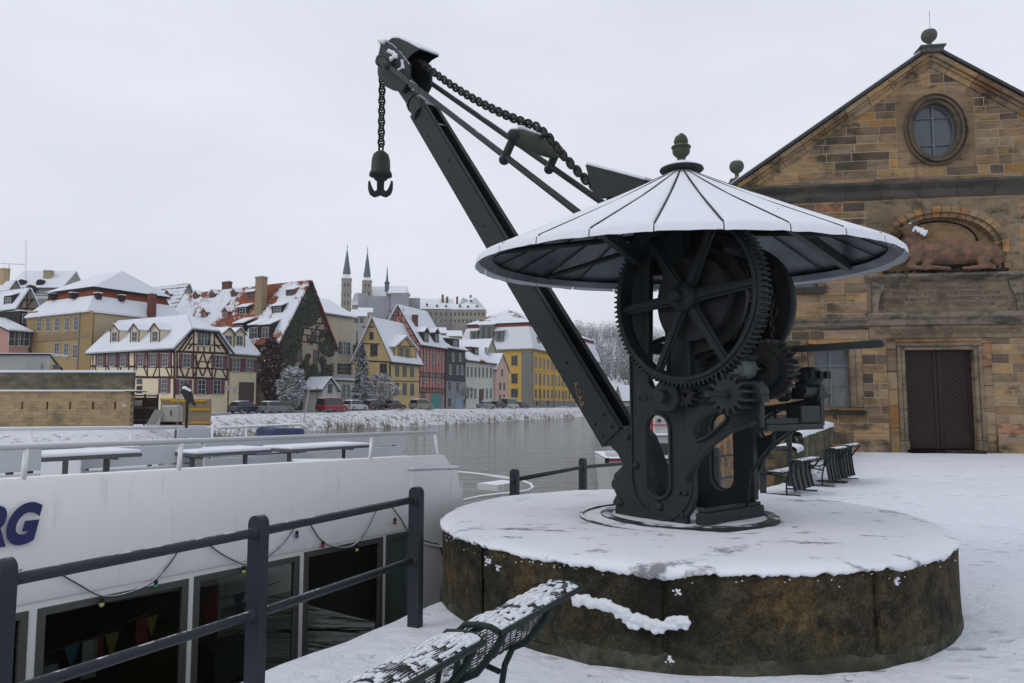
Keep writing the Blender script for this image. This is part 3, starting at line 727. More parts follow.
def boom():
    # channels
    def web(k0, k1, pl, nm):
        mb = MB(); mb.slab([pl], KC, KE, ZZ, KN, k0, k1); return mb
    nearL = [K(410, 117, -.14), K(602, 447, -.14)]; 
    Lb, Lt = Vector((*nearL[1], 0)), Vector((*nearL[0], 0)); d = (Lt-Lb).normalized(); nn = Vector((d.y, -d.x, 0))     # nn: towards the upper right
    wb, wt = .315, .33
    P = [Lb, Lt, Lt+nn*wt, Lb+nn*wb]; P2 = [(p.x, p.y) for p in P]
    o = web(-.14, -.125, P2, 0); 
    d3 = KE*d.x + ZZ*d.y; n3 = KE*nn.x + ZZ*nn.y; b3 = KW(Lb.x, Lb.y); t3 = KW(Lt.x, Lt.y)
    for s in (-1, 1):
        mb = MB(); k0 = -.14 if s < 0 else .125
        mb.slab([P2], KC, KE, ZZ, KN, k0, k0+.015)
        fw = .065
        for q0, q1, w in ((Vector((0,0,0)), 0, .012),):
            ka = -.14 if s < 0 else .14-fw
            # flanges on both edges pointing inwards
            a0 = b3 - n3*0 + KN*ka; mb.obox(a0, d3*(t3-b3).length, KN*fw, n3*.014)
            top = b3 + n3*(wb-.014) + KN*ka; mb.obox(top, (t3 + n3*(wt-.014)) - (b3 + n3*(wb-.014)), KN*fw, n3*.014)
        ob = mb.build('boom_channel', M_iron, CR)
        L = (t3-b3).length; rv = MB()
        for f, g in ((.08,.08),(.08,.24),(.24,.07),(.24,.23),(1.0,.16),(2.2,.2),(3.3,.14),(4.6,.2),(5.3,.1),(5.5,.25)):
            rv.ball(b3 + d3*f + n3*g + KN*(k0 if s < 0 else .14), .019, 8)
        rv.build('bolt', M_iron, ob, smooth=True)
        if s < 0:
            t = NT('worn_orange_paint'); f = t.ramp(t.noise(30, 6, .8), [(.42, 0.0), (.55, 1.0)]); t.set(Base_Color=t.mix(f, (.0205, .0255, .0275), (.22, .12, .045)), Roughness=.7)
            p0 = KW(*K(571, 384, -.142), -.143); p1 = KW(*K(580, 412, -.142), -.143); dd = (p1-p0).normalized(); dn = dd.cross(KN).normalized()
            if dn.x < 0 and dn.z < 0: dn = -dn
            tb = MB(); put_text(tb, 'A.C.A.B.', .085, p0 + KE*.02, dd, (-KN).cross(dd), -KN, extrude=.0015, offset=.002); tb.build('paint_letters', t.m, ob)
    mb = MB()    # braces between the channels, end plate
    for f in (.02, 2.9, 5.4):
        mb.obox(b3 + d3*f + n3*.05 - KN*.124, d3*.04, n3*(.22), KN*.248)
    mb.build('boom_brace', M_ironS, CR)
    ip = MB(); ip.obox(b3 + n3*.012 - KN*.12, d3*(t3-b3).length*.98, n3*.01, KN*.24); ip.build('boom_bottom_plate', M_ironD, CR)
    ss = MB(); q = b3 + d3*((t3-b3).length*.86)
    # foot casting between boom and base
    ft = MB(); o_ = KP([(600,446),(617,429),(634,428),(641,436),(650,460),(667,493),(666,506),(655,515),(622,512),(612,503),(617,493),(612,483),(614,474),(623,465),(617,453),(610,446)], -.12)
    ft.slab([o_], KC, KE, ZZ, KN, -.13, .13); ft.build('boom_foot', M_iron, CR, bevel=.02)
    fb = MB(); c = K(620, 484, -.15); fb.lathe([(0, -.22), (.05, -.22), (.062, -.20), (.062, -.16), (.09, -.15), (.09, .30), (.06, .31), (.06, .38), (0, .38)], KW(*c), KN, 24); fb.build('pivot_pin', M_iron, CR, smooth='auto')
    # head casting
    cone = MB(); a = t3 + n3*wt*.5 - d3*.10; hp = KW(*K(392, 66, 0)); 
    cone.tube([a - d3*.05, a + d3*.02, a + d3*.28], [.185, .19, .17], 20); cone.tube([a + d3*.26, a + d3*.32], [.19, .185], 20)
    cone.tube([a + d3*.30, a.lerp(hp, .55), hp.lerp(a, .1)], [.16, .145, .13], 20)
    cone.build('boom_collar', M_ironS, CR, smooth='auto')
    for s in (-1, 1):
        k = .21*s; o_ = KP([(377,58),(380,44),(385,40),(392,44),(400,52),(409,64),(409,78),(402,92),(392,90),(384,86),(380,74)], -.21)
        mb = MB(); mb.slab([o_], KC, KE, ZZ, KN, min(k, k-s*.05), max(k, k-s*.05)); mb.build('head_cheek', M_ironS, CR, bevel=.02)
    sv = MB(); c = K(388, 66, 0); sv.lathe([(0, -.06), (.22, -.06), (.24, -.05), (.18, 0), (.24, .05), (.22, .06), (0, .06)], KW(*c), KN, 32); sv.build('head_sheave', M_ironD, CR, smooth='auto')
    bp = MB(); c2 = K(381, 61, -.3); bp.lathe([(0, -.36), (.07, -.36), (.085, -.33), (.085, -.27), (.05, -.25), (.05, .25), (.085, .27), (.085, .33), (0, .33)], KW(*c2), KN, 20); bp.build('head_pin', M_iron, CR, smooth='auto')
    # sheet hood over the sheave: two cheeks and a curved top, open towards the chain
    hk = -.17; prof = KP([(385,50),(387,43),(392,39),(398,39),(408,43.5),(419,49.5)], hk); low = KP([(413,53),(407,59),(404,70),(400,73),(390,62)], hk)
    mb = MB(); cheek = prof[:-1] + [K(431,56,hk), K(424,53,hk)] + low
    for k0 in (-.17, .155): mb.slab([prof + low], KC, KE, ZZ, KN, k0, k0+.015)
    for (x0, z0), (x1, z1) in zip(prof, prof[1:]):
        a = KW(x0, z0, -.172); b = KW(x1, z1, -.172); nrm = (b-a).cross(KN).normalized(); nrm = nrm if nrm.z > 0 else -nrm
        mb.obox(a, b-a, KN*.344, nrm*.012)
    mb.build('head_hood', M_iron, CR)
    sn = MB()
    for (x0, z0), (x1, z1) in list(zip(prof, prof[1:]))[1:]:
        a = KW(x0, z0, -.17); b = KW(x1, z1, -.17); nrm = (b-a).cross(KN).normalized(); nrm = nrm if nrm.z > 0 else -nrm
        sn.obox(a + nrm*.013, b-a, KN*.34, nrm*.03)
    sn.build('hood_snow', M_snow, CR, bevel=.01)
    # snow lumps on the head and along the top of the boom
    lm = MB(); rnd = random.Random(9)
    for px, py, k, s in ((384,43,-.2,.10),(382,42,.0,.09),(392,54,-.22,.08),(397,56,-.22,.075),(401,62,-.22,.06),(404,68,-.2,.05),(388,52,-.24,.06),(392,60,-.24,.06),(399,70,-.22,.05),(408,92,-.1,.06),(413,97,-.1,.07),(418,103,-.1,.07),(424,108,-.09,.06),(415,92,-.05,.06),(411,88,-.1,.05)):
        for i in range(5): lm.ball(KW(*K(px+rnd.uniform(-2, 2), py+rnd.uniform(-2, 2), k), k) , s*rnd.uniform(.35, .7), 8, (1, 1, .6))
    remesh(lm, .022, 'head_snow', M_snow, CR, smooth_it=2)
    # tie rods
    for s, pa, pb, k in ((-1, (383, 62), (569.6, 206), -.33), (1, (415, 72), (593, 196), .33)):
        ka, kb = (.30*s), (.42*s); a = KW(*K(*pa, ka), ka); b = KW(*K(*pb, kb), kb); c = b + (b-a).normalized()*1.1
        mb = MB(); mb.tube([a, b, c], .037, 10); mb.build('tie_rod', mk_iron('tie_rod_paint', (.0205, .0255, .0275), snow=dict(lo=.8, hi=1, thr=.62, nscale=3)) if s < 0 else bpy.data.materials['tie_rod_paint'], CR, smooth=True)
        if s < 0: near = (a, b)
        else: far = (a, b)
    eye = MB(); a = near[0]; eye.tube([a, a.lerp(near[1], .06)], [.075, .045], 12); eye.build('tie_rod_eye', M_iron, CR, smooth=True)
    # roller yoke lying across the rods
    def on(l, px):      # the rod's point that is seen in that column
        best = min([l[0].lerp(l[1], i/200) for i in range(201)], key=lambda q: abs(512 + CAM_F*q.x/(q.y*math.cos(CAM_P)+(q.z-CAM_H)*math.sin(CAM_P)) - px)); return best
    u = (near[1]-near[0]).normalized(); a, b = on(near, 506), on(far, 550); up = u.cross(KN); up = up if up.z > 0 else -up
    mb = MB(); ra, rb = a + up*.26, b + up*.20
    mb.tube([ra, ra.lerp(rb, .12), ra.lerp(rb, .5), ra.lerp(rb, .88), rb], [.08, .11, .12, .11, .08], 16); yk = mb.build('chain_roller', mk_iron('mossy_iron', (.060, .066, .048), snow=dict(lo=.55, hi=.85, thr=.42, nscale=4)), CR, smooth=True)
    for p, q in ((a, ra), (b, rb)):
        mb = MB(); mb.tube([p - up*.07, p, q], .05, 8); mb.ball(p - up*.04, .065, 8); mb.ball(q, .085, 10); mb.build('roller_bracket', M_ironS, yk, smooth=True)
    mb = MB()
    for i in range(30): mb.ball(ra.lerp(rb, .06 + .5*i/30) + up*.105, .045*rnd.uniform(.7, 1.1), 7, (1, 1, .5))
    mb.build('roller_snow', M_snow, yk, smooth=True)
    # chain from the head over the roller to the roof hood
    A = KW(*K(421, 62, 0)); A0 = KW(*K(400, 52, 0)); mid_ = ra.lerp(rb, .5); mid_ = mid_ - KN*((mid_-KC).dot(KN)); c1 = mid_ + up*.165 - u*.12; c2 = mid_ + up*.155 + u*.14; D = KW(*K(586, 180, 0)); E_ = KW(-.3, 3.35)
    def sag(p, q, s, n=10): return [p.lerp(q, i/n) - ZZ*s*4*(i/n)*(1-i/n) for i in range(n+1)]
    mb = MB(); chain(mb, [A0] + sag(A, c1, .10) + [c2] + sag(c2, D, .02, 4)[1:] + [E_], .082, .135, .085, .018); mb.build('lifting_chain', M_chain, CR, smooth=True)
    q0, q1 = KW(*K(382, 70, 0)), KW(*K(381, 153, 0)); q0 = V3(q1.x, q1.y, q0.z)
    mb = MB(); chain(mb, [q0, q1], .085, .135, .085, .018, up=KN); mb.build('hanging_chain', M_chain, CR, smooth=True)
    # bell weight and double hook
    z = q1.z; o = V3(q1.x, q1.y, 0); mb = MB(); mb.lathe([(0, z+.03), (.07, z+.02), (.12, z-.03), (.145, z-.12), (.15, z-.28), (.175, z-.33), (.18, z-.37), (.13, z-.38), (.12, z-.40), (0, z-.40)], o, n=24); mb.build('bell_weight', mk_iron('mossy_bell_iron', (.034, .038, .032)), CR, smooth=True)
    mb = MB(); mb.lathe([(0, z-.38), (.10, z-.385), (.10, z-.43), (.06, z-.45), (.055, z-.62), (0, z-.63)], o, n=16)
    X = V3(1, 0, 0)
    for s in (-1, 1):
        pts = [o + X*s*x + ZZ*(z+y) for x, y in ((0, -.60), (.045, -.65), (.09, -.665), (.13, -.64), (.158, -.58), (.172, -.51), (.178, -.46), (.16, -.45))]
        mb.tube(pts, [.05, .055, .055, .048, .038, .026, .018, .008], 8)
    mb.build('double_hook', M_iron, CR, smooth=True)
    # chain hood standing on the roof
    mb = MB(); f1 = KP([(585,165),(590,196),(603,194),(640,180)], -.10); k = -.13
    o_ = [K(585.5, 165.5, k), K(594, 197, k), K(640, 196, k), K(644, 181, k)]
    for kk in (-.13, .115): mb.slab([o_], KC, KE, ZZ, KN, kk, kk+.015)
    a, b = KW(*o_[0], -.13), KW(*o_[3], -.13); nrm = (b-a).cross(KN).normalized(); nrm = nrm if nrm.z > 0 else -nrm
    mb.obox(a, b-a, KN*.26, nrm*.012); mb.build('chain_hood', M_ironS, CR)
    mb = MB(); mb.obox(a + nrm*.013, b-a, KN*.26, nrm*.03); mb.build('hood_snow', M_snow, CR, bevel=.01)
boom()
# ------------------------------------------------------------------ railings
def post(mb, p, h, w=.135, t=.045, ax=QU):
    """flat iron post with a rounded head, its broad face across the run of the railing"""
    ax = Vector(ax); s = ax.cross(ZZ).normalized(); out = [(-w/2, -.02), (w/2, -.02)] + [(w/2*math.cos(a), h-w/2 + w/2*math.sin(a)) for a in [math.pi*i/10 for i in range(11)]]
    # broad face is turned towards the camera: outline in the (s, z) plane, thin along the run; side webs make it an H section
    mb.slab([out], p, s, ZZ, ax, -t/2, t/2)
def railing(name, label, posts, hs, rails, group, ext0=None, ext1=None, w=.10, t=.066, axs=None):
    T = thing(name, label, 'railing', posts[0], group=group)
    for i, (p, h) in enumerate(zip(posts, hs)):
        mb = MB(); a = (posts[min(i+1, len(posts)-1)] - posts[max(i-1, 0)]).normalized() if axs is None else axs
        post(mb, p, h, w, t, a); mb.build('post', M_rail, T, bevel=.006)
    pts = ([ext0] if ext0 is not None else []) + list(posts) + ([ext1] if ext1 is not None else [])
    for f in rails:
        mb = MB(); q = [V3(p.x, p.y, p.z + f) for p in pts]; mb.tube(q, .0265, 12); mb.build('rail', M_rail, T, smooth=True)
        cb = MB()
        for p in posts:
            d = (pts[1]-pts[0]).normalized(); cb.tube([V3(p.x, p.y, p.z+f) - d*.06, V3(p.x, p.y, p.z+f) + d*.05], .032, 12)
        cb.build('rail_collar', M_rail, T, smooth=True)
    return T
p416 = V3(-.752, 5.76, 0); d0 = (atz(258, 515, 1.05) - atz(417, 486, 1.05)).normalized(); d0.z = 0
pl = [V3(p.x, p.y, 0) for p in (atz(4, 558, 1.05), atz(259, 515, 1.05), atz(416.5, 486.5, 1.05))]
pl = [pl[0] + (pl[0]-pl[1]), pl[0], pl[1], pl[2]]
railing('iron_railing', 'grey iron railing in the foreground between the snowy quay and the white boat', pl, [1.05]*4, (.955, .50), 'railing lengths along the quay edge', ext0=pl[0] + (pl[0]-pl[1]))
p2 = [V3(.03, 8.72, 0), V3(1.0, 10.5, 0), V3(2.35, 11.75, 0), V3(3.5, 12.7, 0), V3(4.62, 13.7, 0), V3(5.78, 15.45, 0)]
railing('iron_railing', 'grey iron railing behind the crane, running on to the low mossy wall', p2, [.93, .93, .95, .95, .98, 1.12], (.80, .42), 'railing lengths along the quay edge')

# ------------------------------------------------------------------ benches of wire slats
M_green = mk_iron('dark_green_paint', (.013, .027, .025), grime=.2)
def mk_wire():
    t = NT('frosted_green_wire'); c = t.mix(t.noise(5, 4), (.010, .016, .016), (.022, .032, .031)); c, f = snow_over(t, c, .25, .7, .53, 16)
    t.set(Base_Color=c, Roughness=.6); return t.m
M_wire = mk_wire()
def bench(o, ax, L, label, flip=1, name='wire_bench', snow=.9, group='wire benches on the quay', top=.76, seed=1, wr=.0036, legs=(.04, .96)):
    """o: ground point under the near end of the back edge; ax: run of the bench; flip=1 seat to the right of the run"""
    rnd = random.Random(seed); ax = Vector(ax).normalized(); s = ax.cross(ZZ).normalized()*flip
    T = thing(name, label, 'bench', o, group=group)
    prof = [(-.17, top-.012), (-.13, top+.004), (-.07, top+.006), (.0, top-.002), (.03, top-.03), (.035, top-.09), (.04, top-.17), (.055, top-.25), (.07, .455), (.11, .435), (.16, .42), (.3, .425), (.45, .43), (.50, .415), (.52, .38)]
    P = [o + s*x + ZZ*z for x, z in prof]
    def resample(P, step):
        out = [P[0]]; acc = 0
        for a, b in zip(P, P[1:]):
            l = (b-a).length; t = step-acc
            while t <= l: out.append(a.lerp(b, t/l)); t += step
            acc = (acc + l) % step if t > l else 0; acc = l - (t-step)
        return out
    Q = resample(P, .0135 if wr < .006 else .0175)
    back = [q for q in Q if (q-o).z > .452]; seat = [q for q in Q if (q-o).z <= .452]
    for nm, A in (('backrest', back), ('seat', seat)):
        mb = MB()
        for q in A: mb.tube([q, q + ax*L], wr if (nm == 'seat' or wr < .006) else .0095, 5)
        for f in [i/14 for i in range(15)]: mb.tube([q + ax*L*f - ZZ*.006 for q in A], .0035, 4)
        p = mb.build(nm, M_wire, T, smooth=True)
        # snow lying on the wires: broken flakes of a thin lumpy crust
        sn = MB(); k = 0; nx = int(L/.012); sel = [q for i, q in enumerate(A)]
        top_ = [(i, q) for i, q in enumerate(A) if i+1 < len(A) and abs((A[i+1]-q).normalized().z) < .62]
        for i, q in top_:
            r = A[i+1]
            for j in range(nx):
                c = q + ax*(L*j/nx); g_ = c.dot(ax); x_ = (c-o).dot(s) - c.z; v = .75*mnoise.noise(V3(c.x*6, c.y*6, seed)) + .35*mnoise.noise(V3(c.x*26, c.y*26, 3)) + .75*mnoise.noise(V3(g_*16, x_*95, 8)) + (snow-.78)
                if v > .0:
                    h = .006 + .007*min(1, v*2); a = q + ax*(L*j/nx); b = r + ax*(L*j/nx); e_ = ax*L/nx
                    sn.add([a+ZZ*.004, b+ZZ*.004, b+e_+ZZ*.004, a+e_+ZZ*.004, a+ZZ*h, b+ZZ*h, b+e_+ZZ*h, a+e_+ZZ*h], [[4,5,6,7],[0,1,5,4],[1,2,6,5],[2,3,7,6],[3,0,4,7]])
        if sn.v: sn.build(nm+'_snow', M_snow, p, smooth=True)
    if wr > .006:       # the back runs down almost to the ground
        mb = MB(); pr = [(-.03, top-.02), (.045, top-.10), (.04, top-.3), (.01, .22), (-.02, .10)]
        for (x0, z0), (x1, z1) in zip(pr, pr[1:]): mb.obox(o + s*(x0-.02) + ZZ*z0, ax*L, s*(x1-x0) + ZZ*(z1-z0), s*.012)
        lp = mb.build('back_panel', M_wire, T)
        for f in (.02, .25, .5, .75, .97): rb = MB(); rb.tube([o + s*(x-.035) + ZZ*z + ax*L*f for x, z in pr], .013, 6); rb.build('rib', M_green, lp, smooth=True)
    # tube frame: edge tubes along the top roll and the seat front, end hoops, legs
    mb = MB(); e0 = o + s*(-.18) + ZZ*(top-.018); e1 = o + s*.012 + ZZ*(top-.055); e2 = o + s*.525 + ZZ*.37
    for e_ in (e0, e1, e2): mb.tube([e_, e_ + ax*L], .013, 8)
    for f in (0, 1):
        q = ax*L*f; mb.tube([p + q for p in P], .014, 8)
    fr = mb.build('frame', M_green, T, smooth=True)
    for f in legs:
        mb = MB(); q = ax*L*f
        mb.tube([o - s*.17 + ZZ*(top-.03) + q, o - s*.13 + ZZ*(top-.10) + q, o - s*.03 + ZZ*(top-.22) + q, o + s*.045 + ZZ*.46 + q, o + s*.09 + ZZ*.37 + q, o + s*.12 + ZZ*.2 + q, o + s*.12 + ZZ*.02 + q], .017, 8)
        mb.tube([o + s*.50 + ZZ*.38 + q, o + s*.30 + ZZ*.37 + q, o + s*.12 + ZZ*.33 + q], .015, 8)
        mb.obox(o + s*(-.12) + q - ax*.025 + ZZ*.012, s*.60, ax*.05, ZZ*.022); mb.build('leg', M_green, T, smooth='auto')
    return T
b1 = atz(501, 634, .70); b2 = atz(581, 588.5, .70); axb = (b2-b1); Lb = axb.length; axb.normalize(); axb.z = 0
sd = axb.cross(ZZ).normalized()
bench(V3(b1.x, b1.y, 0) - sd*.18, axb, Lb, 'dark green wire bench, snow on its rolled back, far end near the plinth', -1, seed=2, top=.718, legs=(.05, .60))
nb = atz(488, 643, .70); L2 = 1.55
bench(V3(nb.x, nb.y, 0) - sd*.20 - axb*L2, axb, L2, 'dark green wire bench nearest the photographer, cut by the lower picture edge', -1, seed=5, top=.718)
u45 = V3(.62, .78, 0).normalized()
bench(V3(5.12, 13.6, 0), u45, 1.15, 'wire bench with frosted seat just right of the crane, nearest of the far row', -1, seed=7, top=.66, wr=.008)
bench(V3(6.45, 15.2, 0), u45, .95, 'dark green wire bench in the middle of the far row before the mossy wall', -1, seed=8, top=.78, wr=.008)
bench(V3(7.08, 15.99, 0), u45, .95, 'dark green wire bench at the far end of the row, towards the stone house', -1, seed=9, top=.80, wr=.008)
# ------------------------------------------------------------------ the sandstone house at the right
FU = V3(.98938, -.14533, 0); FN = V3(-.14533, -.98938, 0)       # along the front, and out of it
FO = V3(15.009, 26.0, 0)
def FP(u, z, o=0): return FO + FU*u + FN*o + ZZ*z
PAL = [((.31,.215,.12),5), ((.36,.25,.13),4), ((.39,.225,.09),2.2), ((.35,.20,.115),1.0), ((.27,.20,.135),4.5), ((.215,.165,.115),2.5), ((.15,.12,.088),1.6), ((.09,.076,.060),.5), ((.32,.25,.165),3)]
def pick(rnd, dark=0):
    pal = [(c, w*(1+dark*8) if c[0] < .16 else w) for c, w in PAL]; s = sum(w for c, w in pal); x = rnd.random()*s
    for c, w in pal:
        x -= w
        if x <= 0: break
    f = rnd.uniform(.82, 1.08); f *= .97; return (c[0]*f, c[1]*f*.95, c[2]*f*.92)
def mk_ashlar():
    t = NT('sandstone_blocks'); a = t.attr(); n = t.noise(2.2, 7, .7, stretch=(.5, .5, 2.2)); s = t.noise(.8, 6, .7); f = t.noise(25, 5, .7)
    c = t.mix(1.0, a, t.ramp(n, [(.3, .55), (.5, 1.0), (.7, 1.25)]), 'MULTIPLY')
    c = t.mix(t.ramp(t.math('ADD', t.math('MULTIPLY', s, .6), t.math('MULTIPLY', n, .4)), [(.51, 0.0), (.60, .85)]), c, (.040, .036, .030))
    bg_ = t.noise(.35, 5, .6); c = t.mix(1.0, c, t.ramp(bg_, [(.35, .62), (.5, 1.0), (.65, 1.15)]), 'MULTIPLY')
    c = t.mix(t.math('MULTIPLY', t.ramp(f, [(.6, 0.0), (.7, 1.0)]), .25), c, (.05, .045, .04))
    t.set(Base_Color=c, Roughness=.95, Specular_IOR_Level=.15); t.bump(t.math('ADD', f, t.math('MULTIPLY', n, 2)), .5, .02); return t.m
M_ash = mk_ashlar()
M_mortar = simple('lime_mortar', (.33, .27, .20), .95, var=.25, nscale=3)
def mk_soot():
    t = NT('sooty_moulding'); a = t.attr(); n = t.noise(1.5, 7, .7, stretch=(1, 1, 2)); z = t.sep(t.g.outputs['Normal'])[2]
    c = t.mix(t.ramp(n, [(.46, 0.0), (.62, .9)]), a, (.035, .034, .030)); t.set(Base_Color=c, Roughness=.95); t.bump(t.noise(14), .4, .02); return t.m
M_soot = mk_soot()
M_slatewin = simple('grey_window_paint', (.10, .118, .135), .5, var=.08, nscale=20)
def mk_glass(name, col=(.02, .024, .028), rough=.06, curt=None):
    t = NT(name); c = col
    n = t.noise(2.5, 3)
    t.set(Base_Color=t.mix(n, tuple(x*.6 for x in col), tuple(x*1.5 for x in col)), Roughness=rough, Specular_IOR_Level=.6); t.bump(n, .05, .02); return t.m
M_glass = mk_glass('dark_glass'); M_glassR = mk_glass('old_glass', (.05, .065, .075), .08)
def mk_lace():
    t = NT('net_curtain'); w = t.noise(9, 3, .5, stretch=(6, 6, .3)); t.set(Base_Color=t.ramp(w, [(.3, (.05, .055, .05)), (.7, (.17, .19, .17))]), Roughness=.3); return t.m
M_lace = mk_lace()
def slaughterhouse():
    T = thing('stone_house', 'gabled sandstone house with round window and reclining ox niche over its brown door', 'building', FO)
    rnd = random.Random(21)
    HW = 6.75; UC = .3; L, Rr = UC-HW, UC+HW; ZE, ZT = 9.72, 14.35
    def half(z):     # half width of the front at height z
        return HW if z <= ZE+.35 else max(0, HW*(ZT-z)/(ZT-ZE-.35))
    # openings: u0,u1,z0,z1 (frames take these zones)
    door = (-1.02, 1.24, .0, 3.60); dz = (-1.62, 1.84, .0, 4.02)
    win = (-4.12, -2.90, 1.56, 3.70); wz = (-4.55, -2.46, 1.32, 4.02)
    wi2 = (3.50, 4.72, 1.56, 3.70); wz2 = (3.06, 5.15, 1.32, 4.02)
    w2 = (-4.9, -3.9, 5.95, 6.75); w2z = (-5.1, -3.7, 5.7, 7.6)
    nz_ = (-2.15, 3.0, 6.32, 9.05); ov = (-.95, 1.69, 10.25, 13.0); insc = (-2.2, 3.05, 4.02, 6.12)
    zones = [dz, wz, wz2, (-5.1, -3.7, 5.7, 7.9), nz_, ov, insc]
    zs = [-.5]; zc = 0
    courses = []
    crit = sorted({-3.0, 0.0, 1.32, 4.02, 5.7, 6.12, 6.32, 7.9, 9.05, 10.25, 13.0, ZT})
    for c0, c1 in zip(crit, crit[1:]):
        n_ = max(1, round((c1-c0)/.315)); hs = [rnd.uniform(.8, 1.2) for _ in range(n_)]; sh = sum(hs); z = c0
        for h in hs: courses.append((z, z+h*(c1-c0)/sh)); z += h*(c1-c0)/sh
    bl = MB(); bk = MB(); J = .009
    def block(u0, u1, z0, z1, o=0.0, dark=0, t=.10, col=None):
        if u1-u0 < .05: return
        bl.col = col or pick(rnd, dark); pr = o + rnd.uniform(-.004, .010)
        bl.obox(FP(u0+J, z0+J, pr-t), FU*(u1-u0-2*J), FN*t, ZZ*(z1-z0-2*J))
    for z0, z1 in courses:
        if 9.62 < z1 and z0 < 10.0 and False: continue
        hw = min(half(z1), HW) - (.12 if z0 > ZE+.3 else 0)
        if hw < .25: continue
        ints = [(UC-hw, UC+hw)]
        for a, b, c, d in zones:
            if z1 > c+.02 and z0 < d-.02:
                nn = []
                for p, q in ints:
                    if b <= p or a >= q: nn.append((p, q))
                    else:
                        if a > p: nn.append((p, a))
                        if b < q: nn.append((b, q))
                ints = nn
        for p, q in ints:
            bk.obox(FP(p, z0, -.55), FU*(q-p), FN*.545, ZZ*(z1-z0))
            u = p; w = rnd.uniform(.35, .95)
            while u < q:
                e = min(q, u+w)
                if q-e < .25: e = q
                block(u, e, z0, z1, dark=.35 if 3.95 < z1 < 6.1 else (.25 if z0 < 1.2 else 0)); u = e; w = rnd.choice([.45, .6, .75, .9, 1.15, 1.3])*rnd.uniform(.85, 1.15)
    bl.build('stone_courses', M_ash, T, bevel=.012); bk.build('wall', M_mortar, T)
    # zones framed in dressed stone
    fr = MB()
    def f(u0, u1, z0, z1, o0, o1, col=None, j=.008):
        fr.col = col or pick(rnd, -.1); fr.obox(FP(u0+j, z0+j, o0), FU*(u1-u0-2*j), FN*(o1-o0), ZZ*(z1-z0-2*j))
    lt = (.21, .165, .115)
    # door surround: outer pilaster strips, two fascias, lintel
    for a, b in ((-1.62, -1.30), (1.52, 1.84)):
        zz = 0
        while zz < 3.9: h = rnd.uniform(.5, .9); f(a, b, zz, min(4.02, zz+h), -.4, .03); zz += h
    for a, b, o in ((-1.30, -1.16, .075), (-1.16, -1.02, .045), (1.24, 1.38, .045), (1.38, 1.52, .075)):
        f(a, b, .42, 3.74, -.4, o, lt); f(a-.02, b+.02, 0, .42, -.4, o+.05, (.20,.16,.12))
    f(-1.30, 1.52, 3.74, 3.88, -.4, .075, lt); f(-1.16, 1.38, 3.60, 3.74, -.4, .045, lt); f(-1.62, 1.84, 3.88, 4.02, -.4, .03, (.28,.17,.09))
    # windows
    for W_ in (win, wi2):
        u0, u1, z0, z1 = W_
        for a, b, o in ((u0-.43, u0-.20, .02), (u0-.20, u0-.0, .06), (u1, u1+.20, .06), (u1+.20, u1+.43, .02)):
            f(a, b, z0-.0, z1+.12 if o > .03 else z1+.32, -.4, o, lt if o > .03 else None)
        f(u0-.2, u1+.2, z1+.0, z1+.15, -.4, .062, lt); f(u0-.2, u1+.2, z1+.15, z1+.32, -.4, .03)
        f(u0-.5, u1+.5, z0-.24, z0-.10, -.4, .16, (.05,.048,.042)); f(u0-.43, u1+.43, z0-.10, z0, -.4, .05)
    u0, u1, z0, z1 = w2; f(-5.1, u0, z0, 7.9, -.4, .03, lt); f(u1, -3.7, z0, 7.9, -.4, .03, lt); f(-5.15, -3.65, 5.70, z0, -.4, .10, (.06,.055,.05)); f(u0, u1, 6.75, 7.9, -.4, .0, lt)
    # inscription panel with scroll ends, double moulding, lower inscribed band
    f(-2.2, 3.05, 4.02, 4.50, -.4, .035, (.215,.160,.105)); f(-2.2, 3.05, 4.96, 6.12, -.4, .02, (.20,.155,.108))
    fr.build('dressed_stone', M_ash, T, bevel=.01)
    def mould(u0, u1, prof, col=(.20, .16, .12)):      # profile of (out, z), run along the front
        P = [(-.3, prof[0][1])] + prof + [(-.3, prof[-1][1])]; n_ = max(1, round((u1-u0)/1.25))
        for i in range(n_):
            fq = rnd.uniform(.8, 1.15); mo = MB(); mo.col = pick(rnd, .15) if col is None else tuple(x*fq for x in col); w_ = (u1-u0)/n_
            mo.slab([P], FP(u0 + w_*i, 0), FN, ZZ, FU, .004, w_-.004); mo.build('moulding', M_soot, T, bevel=.01)
    sc = [(.06, 4.42), (.12, 4.50), (.12, 4.62), (.18, 4.70), (.18, 4.80)]
    mould(L-.1, -2.26, sc); mould(3.10, Rr+.1, sc)
    mould(-2.28, 3.12, [(.08, 4.50), (.11, 4.60), (.10, 4.68), (.19, 4.78), (.19, 4.92), (.12, 4.96)])
    mould(-2.25, 3.10, [(.06, 6.06), (.12, 6.12), (.28, 6.22), (.28, 6.32), (.05, 6.34)])
    mould(L-.15, Rr+.15, [(.05, 9.12), (.10, 9.22), (.12, 9.42), (.30, 9.60), (.30, 9.70), (.05, 9.74)], (.085, .075, .060))
    for a, b in ((L-.06, -1.66), (1.88, Rr+.06)):
        mould(a, b, [(.10, -3.0), (.10, .28)], None); mould(a-.0, b, [(.085, .29), (.085, .58), (.05, .66)], None); mould(a, b, [(.045, .67), (.045, .96), (.02, 1.0)], None)
    for s, u in ((1, -2.05), (-1, 2.90)):
        mo = MB(); mo.col = (.20, .16, .12); mo.slab([[(0, 4.96), (.16, 4.96), (.20, 5.3), (.28, 5.62), (.40, 5.86), (.40, 6.06), (.0, 6.06)]], FP(u, 0), FU*s, ZZ, FN, .02, .10); mo.build('console_bracket', M_soot, T, bevel=.01)
    # raking cornice stones and the roof edge
    rk = MB(); slope = Vector((HW+.28, ZT+.25-(ZE+.06)))
